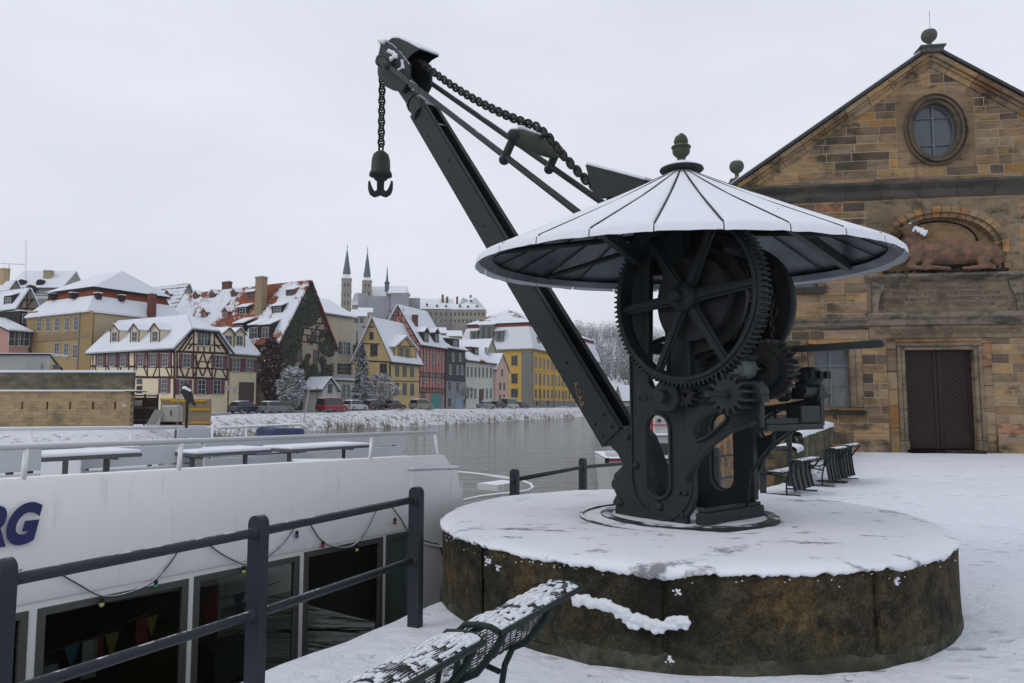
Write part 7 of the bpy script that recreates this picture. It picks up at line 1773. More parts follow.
# low river wall with arrow slits, gate and building site at the left
def near_left():
    Y = 61.0; a = atY(-60, 390, Y); b = atY(131, 390, Y); z0 = -1.2
    T = thing('slit_wall', 'two-tiered ochre stone wall with small dark slits and snow on its ledges', 'wall', V3(b.x, Y, -.3))
    t = NT('ochre_ashlar'); br = t.n.new('ShaderNodeTexBrick'); br.inputs['Scale'].default_value = 1; br.inputs['Brick Width'].default_value = .8; br.inputs['Row Height'].default_value = .28; br.inputs['Mortar Size'].default_value = .012
    mp_ = t.n.new('ShaderNodeMapping'); mp_.inputs['Rotation'].default_value = (R(90), 0, 0); t.l.new(t.tc.outputs['Object'], mp_.inputs[0]); t.l.new(mp_.outputs[0], br.inputs['Vector'])
    br.inputs['Color1'].default_value = (.42, .30, .155, 1); br.inputs['Color2'].default_value = (.32, .23, .13, 1); br.inputs['Mortar'].default_value = (.19, .15, .10, 1)
    st = t.noise(.45, 7, .7, stretch=(1, 1, 1.6)); c = t.mix(t.ramp(st, [(.48, 0.0), (.64, .85)]), br.outputs['Color'], (.13, .115, .07)); t.set(Base_Color=c, Roughness=.95); t.bump(t.noise(6), .4, .04)
    t2 = NT('mossy_upper_ashlar'); n2 = t2.noise(.8, 8, .75, stretch=(1, 1, 2)); t2.set(Base_Color=t2.ramp(n2, [(.36, (.05, .046, .034)), (.52, (.125, .105, .07)), (.66, (.22, .185, .125))]), Roughness=.95)
    slits = [22, 47, 70, 93, 115]; hs = []
    U, N = V3(1, 0, 0), V3(0, -1, 0)
    for x in slits: s = atY(x, 405.5, Y).x - a.x; zc = atY(x, 405.5, Y).z; hs.append([(s-.09, zc-.32), (s-.09, zc+.30), (s+.09, zc+.30), (s+.09, zc-.32)])
    mb = MB(); mb.slab([[(0, z0), (b.x-a.x, z0), (b.x-a.x, b.z-.12), (0, b.z-.12)]] + hs, V3(a.x, Y, 0), U, ZZ, N, -.5, 0); mb.build('lower_wall', t.m, T)
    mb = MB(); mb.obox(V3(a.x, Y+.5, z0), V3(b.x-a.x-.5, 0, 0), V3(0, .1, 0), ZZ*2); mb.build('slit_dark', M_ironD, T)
    zt_ = atY(100, 372.5, Y+1.6).z; bx = atY(132, 376, Y+1.6).x; mb = MB(); mb.obox(V3(a.x, Y+1.6, z0), V3(bx-a.x, 0, 0), V3(0, .6, 0), ZZ*(zt_-z0)); mb.build('upper_wall', t2.m, T)
    mb = MB(); mb.obox(V3(a.x, Y-.15, b.z-.12), V3(b.x-a.x+.4, 0, 0), V3(0, 1.8, 0), ZZ*.14); mb.build('ledge_snow', M_snow, T, bevel=.03); mb = MB(); mb.obox(V3(a.x, Y+1.5, zt_), V3(bx-a.x+.1, 0, 0), V3(0, .8, 0), ZZ*.20); mb.build('coping_snow', M_snow, T, bevel=.03)
    mb = MB(); mb.obox(V3(b.x-.4, Y-.2, b.z-.16), V3(1.4, 0, 0), V3(0, 1.0, 0), ZZ*.06); mb.build('lead_flashing', M_ironD, T)
    q = atY(124.5, 405.5, Y); mb = MB(); mb.cbox(V3(q.x, Y-.03, q.z), U, ZZ, N, .36, .26, .04); tag(mb.build('wall_notice', M_ww, loc=(q.x, Y-.03, q.z)), 'small white notice at the right end of the ochre slit wall', 'sign')
    # flat roofed grey building behind the wall
    Yb = 82; a0 = atY(-30, 355, Yb); b0 = atY(50, 356, Yb); T = thing('garage_block', 'low pale grey building with sloping eaves behind the slit wall', 'building', V3(b0.x, Yb, 0)); c0 = atY(76, 371, Yb+5)
    mb = MB(); mb.obox(V3(a0.x, Yb, -1), V3(b0.x-a0.x, 0, 0), V3(0, .5, 0), ZZ*(a0.z+1)); mb.build('wall', wallmat('pale_grey_render', (.30, .31, .30), .05, .2), T)
    e = V3(c0.x-b0.x, 3.0, 0); mb = MB(); mb.slab([[(0, -1), (e.length, -1), (e.length, c0.z-.6), (0, a0.z)]], V3(b0.x, Yb+.02, 0), e.normalized(), ZZ, V3(-e.y, e.x, 0).normalized(), 0, 4); mb.build('gable_wall', wallmat('cream_gable', (.42, .37, .27), .05, .2), T)
    mb = MB(); mb.tube([V3(a0.x, Yb-.15, a0.z+.05), V3(b0.x, Yb-.15, a0.z+.05), V3(b0.x+e.x+.2, Yb+e.y-.15, c0.z-.5)], .10, 6); mb.build('verge_board', M_timberR, T)
    mb = MB(); mb.obox(V3(a0.x, Yb-.1, a0.z+.1), V3(b0.x-a0.x, 0, 0), V3(0, 3.5, 0), ZZ*.12); mb.build('roof_snow', M_snow, T); q = atY(56.5, 367, Yb+.4); mb = MB(); mb.cbox(V3(q.x, q.y, q.z), U, ZZ, N, .45, .5, .5); mb.build('vent_window', M_glass, T); q = atY(35, 366.5, Yb); mb = MB(); mb.cbox(V3(q.x, Yb-.1, q.z), U, ZZ, N, 1.6, .7, .3); mb.build('vent_box', wallmat('vent_grey', (.27, .28, .28)), T)
    # gate
    Y = 64; p0, p1 = atY(130, 422, Y), atY(158, 394, Y); T = thing('board_gate', 'dark brown boarded gate with rails and a white notice, right of the slit wall', 'gate', V3(p0.x, Y, p0.z)); wd = wallmat('dark_gate_boards', (.040, .026, .020), scale=3); w2 = wallmat('gate_rails', (.16, .09, .06), scale=2)
    Wd = p1.x-p0.x; Hh = p1.z-p0.z; mb = MB(); n = 22
    for i in range(n): mb.obox(V3(p0.x + Wd*i/n, Y, p0.z-.2), V3(Wd/n-.015, 0, 0), V3(0, .04, 0), ZZ*(Hh-.1))
    mb.build('boards', wd, T)
    for f in (.06, .50, .93): mb = MB(); mb.obox(V3(p0.x, Y-.05, p0.z + Hh*f - .05), V3(Wd, 0, 0), V3(0, .045, 0), ZZ*.14); mb.build('gate_rail', w2, T)
    for f in (0, .53, 1): mb = MB(); mb.obox(V3(p0.x + Wd*f - .06, Y-.08, p0.z-.3), V3(.12, 0, 0), V3(0, .12, 0), ZZ*(Hh+.3)); mb.build('gate_post', M_timberR, T)
    mb = MB(); mb.obox(V3(p0.x-.05, Y-.1, p1.z+.02), V3(Wd+.1, 0, 0), V3(0, .2, 0), ZZ*.05); mb.build('gate_snow', M_snow, T)
    q = atY(138.5, 403, Y-.1); mb = MB(); mb.cbox(V3(q.x, Y-.12, q.z), U, ZZ, N, .70, .54, .02); r_ = mb.build('notice_border', simple('red_border', (.40, .10, .06), .6, bump=0), T); mb = MB(); mb.cbox(V3(q.x, Y-.135, q.z), U, ZZ, N, .62, .46, .02); mb.build('notice_sheet', M_ww, r_); q = atY(133.5, 405, Y); mb = MB(); mb.cbox(V3(q.x, Y-.12, q.z), U, ZZ, N, .2, .3, .02); mb.build('notice_tag', M_ww, T)
    # site hoarding panels
    Y = 62; p0, p1 = atY(160, 424.5, Y), atY(211.5, 398, Y); T = thing('formwork_panels', 'row of beige and brown shuttering panels with yellow beams standing on the bank', 'hoarding', V3(p0.x, Y, p0.z)); Wd = p1.x-p0.x; Hh = p1.z-p0.z
    bw_ = wallmat('weathered_plywood', (.25, .185, .125), .15, .3, 2); pl_ = wallmat('pale_panel', (.34, .33, .29), .08, .3); yb = wallmat('yellow_beam', (.46, .27, .02), .1, .2)
    for x0, x1 in ((0, .45), (.455, .70), (.705, 1.0)): mb = MB(); mb.obox(V3(p0.x + Wd*x0, Y, p0.z-.1), V3(Wd*(x1-x0)-.02, 0, 0), V3(0, .08, 0), ZZ*(Hh-.0)); mb.build('board', bw_, T)
    mb = MB(); mb.obox(V3(p0.x + Wd*.04, Y-.06, p0.z+.25), V3(Wd*.41, 0, 0), V3(0, .05, 0), ZZ*1.25); mb.build('pale_board', pl_, T); mb = MB(); mb.obox(V3(p0.x + Wd*.04, Y-.09, p0.z+1.5), V3(Wd*.36, 0, 0), V3(0, .1, 0), ZZ*.08); mb.build('board_snow', M_snow, T)
    for x0, x1, z in ((0, .45, .02), (.20, .90, Hh-.32), (.57, .98, Hh*.53), (0, .6, .02), (.62, 1.04, .08), (0, .3, Hh-.20)):
        mb = MB(); mb.obox(V3(p0.x + Wd*x0, Y-.16+.02*x0, p0.z+z), V3(Wd*(x1-x0), 0, 0), V3(0, .06, 0), ZZ*.17); mb.build('yellow_beam', yb, T)
    mb = MB(); mb.tube([V3(p0.x + Wd*.22, Y-.12, p0.z+1.2), V3(p0.x + Wd*.22, Y-.12, p0.z+.7)], .04, 6); mb.build('lifting_hook', M_ironD, T)
    mb = MB(); 
    for f in (.36, .52): mb.obox(V3(p0.x + Wd*f, Y-.22, p0.z-.3), V3(.05, 0, 0), V3(0, .05, 0), ZZ*(Hh+.25))
    mb.build('upright', simple('galvanised', (.30, .31, .31), .5), T)
    T = thing('plank_stack', 'bundle of snowy planks leaning together before the gate', 'planks', atY(152, 425, 61)); rnd = random.Random(6)
    for i in range(6):
        a = atY(145.5 + i*2.1, 426, 61); b = atY(155 + i*1.3, 409.5, 61.8); mb = MB(); d_ = b-a; mb.obox(a + V3(0, i*.05, 0), d_, V3(.10, 0, 0), V3(0, .12, 0)); mb.build('plank', simple('plank_grey', (.30, .29, .27), .8) if 'plank_grey' not in bpy.data.materials else bpy.data.materials['plank_grey'], T)
    # round sign by the annex
    q = atY(228, 408, 92); zc = atY(228, 388, 92).z; T = thing('round_sign', 'round grey traffic sign on a post before the cream annex', 'sign', V3(q.x, 92, q.z)); mb = MB(); mb.tube([V3(q.x, 92, q.z-.6), V3(q.x, 92, zc)], .04, 6); mb.build('post', M_iron, T); mb = MB(); mb.lathe([(0, 0), (.33, 0), (.33, .03), (0, .03)], V3(q.x, 91.95, zc), V3(0, -1, 0), 18); mb.build('disc', simple('sign_back', (.25, .27, .30), .5), T)
near_left()
# ------------------------------------------------------------------ trees, bushes, reeds
def mk_twig(name, col, thr=.45):
    t = NT(name); c, f = snow_over(t, t.mix(t.noise(2), tuple(x*.7 for x in col), tuple(x*1.3 for x in col)), -.1, .5, thr, 1.5); t.set(Base_Color=c, Roughness=.9, Specular_IOR_Level=.1); return t.m
M_bark = mk_twig('snowy_bark', (.050, .043, .036)); M_twig = mk_twig('snowy_twigs', (.085, .075, .066), .38); M_redtwig = mk_twig('reddish_twigs', (.085, .045, .038), .60); M_ever = mk_twig('snowy_evergreen', (.045, .055, .045), .42)
def tree(name, label, px, py, Y, h, spread, kind='bare', seed=1, n=900, group=None, mat=None, base=None):
    rnd = random.Random(seed); q = atY(px, py, Y); o = base or V3(q.x, q.y, terr(q.x, q.y)-.1)
    T = thing(name, label, 'tree' if kind != 'bush' else 'bush', o, group=group); tr = MB(); cr = MB(); tips = []
    def grow(p, d, l, r, dep):
        e = p + d*l; mid = p.lerp(e, .5) + V3(rnd.gauss(0, .04), rnd.gauss(0, .04), 0)*l; (tr if dep < 2 else cr).tube([p, mid, e], r, 5 if dep < 2 else 3, False, r*.62)
        if dep >= 4 or l < .12: tips.append((e, d)); return
        for k in range(rnd.choice([2, 3, 3]) if dep else 4):
            a = rnd.uniform(0, 6.3); s = rnd.uniform(.35, .95) if dep else rnd.uniform(.3, .8); nd = (d + V3(math.cos(a), math.sin(a), 0)*s + ZZ*.10).normalized(); grow(e - d*l*rnd.uniform(0, .35), nd, l*rnd.uniform(.6, .82), r*.58, dep+1)
    if kind in ('bare',):
        grow(o, ZZ, h*.30, max(.05, h*.022), 0); lo = o + ZZ*h*.55
        for i in range(n):
            e, d = rnd.choice(tips); a = V3(rnd.gauss(0, 1), rnd.gauss(0, 1), rnd.gauss(.3, .8)).normalized(); b = (d + a*.9).normalized(); l = h*rnd.uniform(.03, .09); s = e + V3(rnd.gauss(0, 1), rnd.gauss(0, 1), rnd.gauss(0, .8))*h*.03; w = b.cross(V3(0, 1, .2)).normalized()*h*.0035
            cr.add([s-w, s+w, s + b*l], [[0,1,2]])
    else:
        for k in range(3 if kind == 'bush' else 1): tr.tube([o + V3(rnd.gauss(0, .2), 0, 0)*(k > 0), o + V3(rnd.gauss(0, .3)*(k > 0), 0, h*.7)], .10, 5, True, .03)
        for i in range(int(n*1.5)):
            z = rnd.random()**(.8 if kind == 'cone' else 1.0); rr = spread*((1-z)**.8 if kind == 'cone' else math.sqrt(max(0, 1-(2*z-1)**2)))
            a = rnd.uniform(0, 6.3); lump = .75 + .45*mnoise.noise(V3(math.cos(a)*1.5, math.sin(a)*1.5, z*4 + seed)); f = rnd.random()**.35; c = o + V3(math.cos(a)*rr*f*lump, math.sin(a)*rr*f*lump, h*(.08 + .92*z))
            t1 = V3(rnd.gauss(0, 1), rnd.gauss(0, 1), rnd.gauss(0, .5)).normalized(); t2 = t1.cross(V3(rnd.gauss(0, 1), rnd.gauss(0, 1), 1)).normalized(); s = rnd.uniform(.06, .17)*h/4
            cr.add([c - t1*s*1.7, c + t2*s*.17, c + t1*s*1.7, c - t2*s*.17], [[0,1,2,3]])
    tr.build('trunk', M_bark, T, recalc=False); cr.build('crown', mat or M_twig, T, recalc=False); return T
tree('climbing_bush', 'reddish bare bush climbing the wall left of the ivy gable', 270, 407, 103, 10.5, 2.0, 'bush', 4, 5200, mat=M_redtwig)
tree('frosted_bush', 'white frosted bush in front of the ivy gable behind the grey car', 291, 407, 102.5, 6.5, 2.8, 'bush', 5, 3800)
tree('frosted_conifer', 'tall narrow frosted conifer left of the round bush at the yellow house', 361, 408, 120, 10.5, 2.2, 'cone', 6, 4200, mat=M_ever)
tree('round_bush', 'broad round frosted bush before the yellow gabled house', 380, 407, 121, 6.0, 3.6, 'bush', 7, 5200)
tree('pruned_tree', 'small dark bare tree before the slate-hung house', 464, 408, 149, 6.5, 2, 'bare', 8, 500)
def reeds():
    rnd = random.Random(4); mb = MB()
    for i in range(3200):
        k = rnd.randrange(3, len(SHORE)-2); (ax, ay), (bx, by) = SHORE[k], SHORE[k+1]; t = rnd.random(); x, y = ax + (bx-ax)*t, ay + (by-ay)*t
        if mnoise.noise(V3(x*.12, y*.12, 2)) + .4*mnoise.noise(V3(x*.5, y*.5, 5)) < .05 and rnd.random() > .10: continue
        n = V3(-(by-ay), bx-ax, 0).normalized(); p = V3(x, y, 0) + n*rnd.uniform(.9, 2.6); p.z = terr(p.x, p.y)-.05; h = rnd.uniform(.4, 1.25); l = V3(rnd.gauss(0, .18), rnd.gauss(0, .18), 1)*h; w = V3(.035, 0, 0)
        mb.add([p-w, p+w, p+l+w*.4, p+l-w*.4], [[0,1,2,3]])
    t = NT('dry_reeds'); t.set(Base_Color=t.ramp(t.noise(1.2, 4), [(.4, (.13, .095, .055)), (.6, (.26, .20, .125))]), Roughness=.9)
    tag(mb.build('reeds', t.m, recalc=False), 'dry tan reeds and grass along the foot of the far bank', 'grass', kind='stuff')
reeds()
# ------------------------------------------------------------------ cars
M_tyre = simple('tyre', (.012, .012, .012), .8, bump=0); M_carglass = mk_glass('car_glass', (.015, .018, .02), .1); M_rim = simple('wheel_rim', (.25, .25, .26), .35, bump=0)
M_hl = simple('headlight_glass', (.45, .45, .45), .2, bump=0); M_tl = simple('tail_light', (.25, .012, .012), .3, bump=0)
def car(px, py, Y, col, label, style='hatch', snow=.0, ang=0, flip=False):
    """side profile extruded and tucked in at the roof; px,py is the foot of the near rear wheel line's middle"""
    q = atY(px, py, Y); o = V3(q.x, q.y, terr(q.x, q.y)+.03); a = math.atan2(.87, .49) + ang + (math.pi if flip else 0); X = V3(math.cos(a), math.sin(a), 0); Yv = V3(-X.y, X.x, 0)
    L, W_, H_ = {'hatch': (3.9, 1.68, 1.5), 'estate': (4.6, 1.76, 1.46), 'van': (4.6, 1.82, 1.86), 'sedan': (4.5, 1.75, 1.42), 'mpv': (4.3, 1.76, 1.64), 'delivery': (4.7, 1.9, 2.05)}[style]
    L, W_, H_ = L*1.06, W_*1.06, H_*1.06
    T = thing('parked_car', label, 'car', o, a, 'cars parked along the far quay'); cm = simple('car_paint_%s' % label.split()[0] + str(len(bpy.data.materials)), col, .3, var=.02, bump=0, snow=dict(lo=.75, hi=.95, thr=.5-snow, nscale=1.2))
    h, l = H_, L/2
    lower = [(-l, .30), (-l+.02, .62), (-l+.06, .92 if style != 'sedan' else .88), (-l*.55, .95), (l*.35, .93), (l*.62, .88), (l*.93, .74), (l, .55), (l, .30), (l-.15, .20), (-l+.12, .20)]
    top = {'hatch': [(-l+.10, .92), (-l+.42, h-.10), (-l+.75, h), (l*.05, h), (l*.25, h-.10), (l*.55, .93)], 'estate': [(-l+.08, .92), (-l+.45, h-.08), (-l+.8, h), (l*.0, h), (l*.18, h-.08), (l*.50, .92)],
           'van': [(-l+.05, .95), (-l+.16, h-.10), (-l+.4, h), (l*.30, h), (l*.45, h-.1), (l*.68, .98)], 'sedan': [(-l*.68, .92), (-l*.42, h-.06), (-l*.2, h), (l*.05, h), (l*.2, h-.06), (l*.5, .92)],
           'mpv': [(-l+.06, .95), (-l+.28, h-.10), (-l+.6, h), (l*.15, h), (l*.32, h-.1), (l*.66, .95)], 'delivery': [(-l+.03, .95), (-l+.08, h-.08), (-l+.3, h), (l*.40, h), (l*.52, h-.1), (l*.72, 1.0)]}[style]
    def prism(mb, prof, w0, w1f):      # width narrows with height
        k = len(mb.v); n = len(prof)
        for s in (-1, 1):
            for x, z in prof: w = (W_/2)*(1 - w1f*max(0, z-.9)/.7) ; mb.v.append(o + X*x + Yv*s*w*w0 + ZZ*z)
        mb.f.append([k+i for i in range(n)]); mb.f.append([k+n+i for i in range(n)][::-1]); mb.c += [None, None]
        for i in range(n): j = (i+1) % n; mb.f.append([k+i, k+n+i, k+n+j, k+j]); mb.c.append(None)
    mb = MB(); prism(mb, lower, 1, 0); b = mb.build('body', cm, T, bevel=.06)
    mb = MB(); prism(mb, top, .965, .20); b2 = mb.build('cabin', cm, T, bevel=.05)
    gl = MB(); sc = [(x*.93 - .03, .97 + (z-.92)*.80) for x, z in top]; prism(gl, sc, .985, .18); gl.build('side_window', M_carglass, b2)
    (x0, z0), (x1, z1) = top[-1], top[-2]; (xr0, zr0), (xr1, zr1) = top[0], top[1]
    for (xa, za), (xb, zb), d in (((x0, z0), (x1, z1), .02), ((xr0, zr0), (xr1, zr1), -.02)):
        aa, bb = o + X*(xa+d) + ZZ*(za+.08), o + X*(xb+d) + ZZ*(zb-.02); w0, w1 = W_/2*.86, W_/2*.74; ws = MB(); ws.add([aa - Yv*w0, aa + Yv*w0, bb + Yv*w1, bb - Yv*w1], [[0,1,2,3]]); ws.build('windscreen' if d > 0 else 'rear_window', M_carglass, b2, recalc=False)
    for x in (-l*.62, l*.62):
        for s in (-1, 1):
            w = MB(); c = o + X*x + Yv*s*(W_/2-.18) + ZZ*.31; w.lathe([(0, 0), (.28, 0), (.31, .03), (.31, .17), (.28, .20), (.20, .20), (.19, .17), (0, .17)], c, Yv*s, 18); wh = w.build('wheel', M_tyre, T); r = MB(); r.lathe([(0, .205), (.19, .19), (.19, .17), (0, .17)], c, Yv*s, 12); r.build('rim', M_rim, wh)
    for s in (-1, 1):
        m = MB(); m.cbox(o + X*(l-.04) + Yv*s*(W_/2-.28) + ZZ*.66, Yv, ZZ, X, .34, .14, .10); m.build('headlight', M_hl, T); m = MB(); m.cbox(o - X*(l-.03) + Yv*s*(W_/2-.14) + ZZ*.80, Yv, ZZ, X, .20, .26, .08); m.build('tail_light', M_tl, T)
    if snow: m = MB(); zt_ = max(z for x, z in top); xs = [x for x, z in top if z > zt_-.02]; m.obox(o + X*min(xs) - Yv*W_*.36 + ZZ*(zt_+.005), X*(max(xs)-min(xs)), Yv*W_*.72, ZZ*.06); m.build('roof_snow', M_snow, T, bevel=.02)
    return T
car(245, 409, 97.5, (.012, .018, .055), 'dark blue hatchback nearest on the far quay, left of the grey estate car', 'hatch', .05)
car(276, 409, 100, (.17, .19, .19), 'grey estate car behind the blue hatchback before the frosted bush', 'estate', .08)
car(332, 408, 107, (.28, .010, .020), 'red van-like car below the small white shed', 'van', .04)
car(355, 408, 113, (.42, .44, .46), 'white compact car right of the red van', 'hatch', .05)
car(374, 408, 118, (.016, .018, .022), 'black hatchback between the white car and the snowy dark one', 'hatch', .02)
car(393, 408, 121, (.018, .020, .026), 'dark car with thick snow on its bonnet and roof by the yellow house', 'sedan', .14)
car(421, 408, 127, (.24, .235, .20), 'beige minivan parked in front of the pink timbered house', 'mpv', .05)
car(486, 408, 152, (.22, .22, .24), 'silver saloon parked before the white house', 'sedan', .08)
car(498, 408, 160, (.015, .017, .02), 'black car between the silver saloon and the pale van', 'hatch', .0)
car(510, 408, 164, (.40, .42, .43), 'pale delivery van in front of the pink gabled house', 'delivery', .04)
car(522, 408, 172, (.03, .035, .045), 'small dark car at the foot of the yellow palace corner', 'hatch', .0)
# two walkers
def walker(px, Y, h, label, col, sw):
    q = atY(px, 408, Y); o = V3(q.x, q.y, terr(q.x, q.y)+.12); mb = MB(); k = h/1.75; P = lambda x, y, z: o + V3(x, y, z)*k
    for s, f in ((-1, .12*sw), (1, -.12*sw)): mb.limb(P(s*.09, 0, .88), P(s*.09, f, .46), .09*k, .065*k, 8); mb.limb(P(s*.09, f, .46), P(s*.09, f*1.6, .06), .06*k, .045*k, 8); mb.ball(P(s*.09, f*1.6-.05, .04), .055*k, 8, (1, 1.8, .8))
    mb.limb(P(0, 0, .88), P(0, 0, 1.38), .15*k, .17*k, 10); 
    for s in (-1, 1): mb.limb(P(s*.19, 0, 1.38), P(s*.23, -.04*s*sw, 1.10), .06*k, .05*k, 8); mb.limb(P(s*.23, -.04*s*sw, 1.10), P(s*.21, -.14, .86), .045*k, .035*k, 8)
    mb.limb(P(0, 0, 1.42), P(0, 0, 1.52), .055*k, .055*k, 8); mb.ball(P(0, 0, 1.63), .105*k, 12, (.85, .95, 1.15))
    b = remesh(mb, .03, 'person', simple('coat_'+col[0], col[1], .8), loc=tuple(o), smooth_it=1); tag(b, label, 'person')
    m = MB(); m.ball(P(0, -.045, 1.62), .085*k, 8, (.8, .7, 1)); m.build('face', simple('skin_far', (.28, .18, .13), .6, bump=0) if 'skin_far' not in bpy.data.materials else bpy.data.materials['skin_far'], b, smooth=True); m = MB(); m.ball(P(0, .02, 1.67), .105*k, 10, (.9, 1, .8)); m.build('hat', M_tyre, b, smooth=True)
walker(537, 190, 1.75, 'person in a dark coat walking left of the other walker before the yellow palace', ('dark', (.014, .015, .02)), 1)
walker(548, 189, 1.8, 'person in black walking on the right, nearest the dark lamp post', ('black', (.012, .012, .016)), -1)
# lamp posts
def lamp(px, Y, ytop, label, arms=1):
    q = atY(px, ytop, Y); z0 = terr(q.x, q.y); T = thing('street_lamp', label, 'street lamp', V3(q.x, q.y, z0), group='lamps along the far quay'); mb = MB(); mb.tube([V3(q.x, q.y, z0), V3(q.x, q.y, q.z)], .09, 6, True, .05); mb.build('pole', M_iron, T)
    for s in ([-1] if arms == 1 else [-1, 1]):
        m = MB(); m.tube([V3(q.x, q.y, q.z), V3(q.x+s*.7, q.y, q.z+.25), V3(q.x+s*1.1, q.y, q.z+.2)], .04, 5); m.build('arm', M_iron, T); m = MB(); m.cbox(V3(q.x+s*1.3, q.y, q.z+.2), V3(1,0,0), ZZ, V3(0,1,0), .6, .14, .25); m.build('lamp_head', M_iron, T, bevel=.03)
lamp(540, 192, 372, 'double armed street lamp in front of the yellow palace', 2); lamp(553.5, 193, 354, 'tall dark post right of the walkers before the yellow palace'); lamp(564, 215, 385, 'thin post far along the yellow palace front')
q = atY(304, 411, 98); w = MB(); a = V3(q.x, q.y, terr(q.x, q.y)); b = atY(309.5, 387, 98); w.tube([a, b], .07, 6); tag(w.build('leaning_pole', simple('pale_pole', (.40, .40, .38), .7), loc=tuple(a)), 'pale pole leaning to the right between the grey car and the shed', 'pole')
q = atY(317, 409, 103); w = MB(); w.tube([V3(q.x, q.y, terr(q.x, q.y)), atY(317, 387, 103)], .05, 6); tag(w.build('signpost', M_iron, loc=(q.x, q.y, 0)), 'thin dark signpost just left of the red van', 'pole')
w = MB(); q = atY(35, 290, 118); 
T = thing('roof_aerial', 'tall thin television aerial above the timber gable at the far left', 'aerial', atY(27, 290, 120)); m = MB(); m.tube([atY(26, 300, 120), atY(26, 240, 120)], .03, 4); m.build('mast', M_iron, T); m = MB(); m.tube([atY(9, 281, 120), atY(9, 264, 120)], .04, 4); m.tube([atY(1, 263.5, 120), atY(25, 264.5, 120)], .03, 4); m.build('crossbar', M_iron, T)
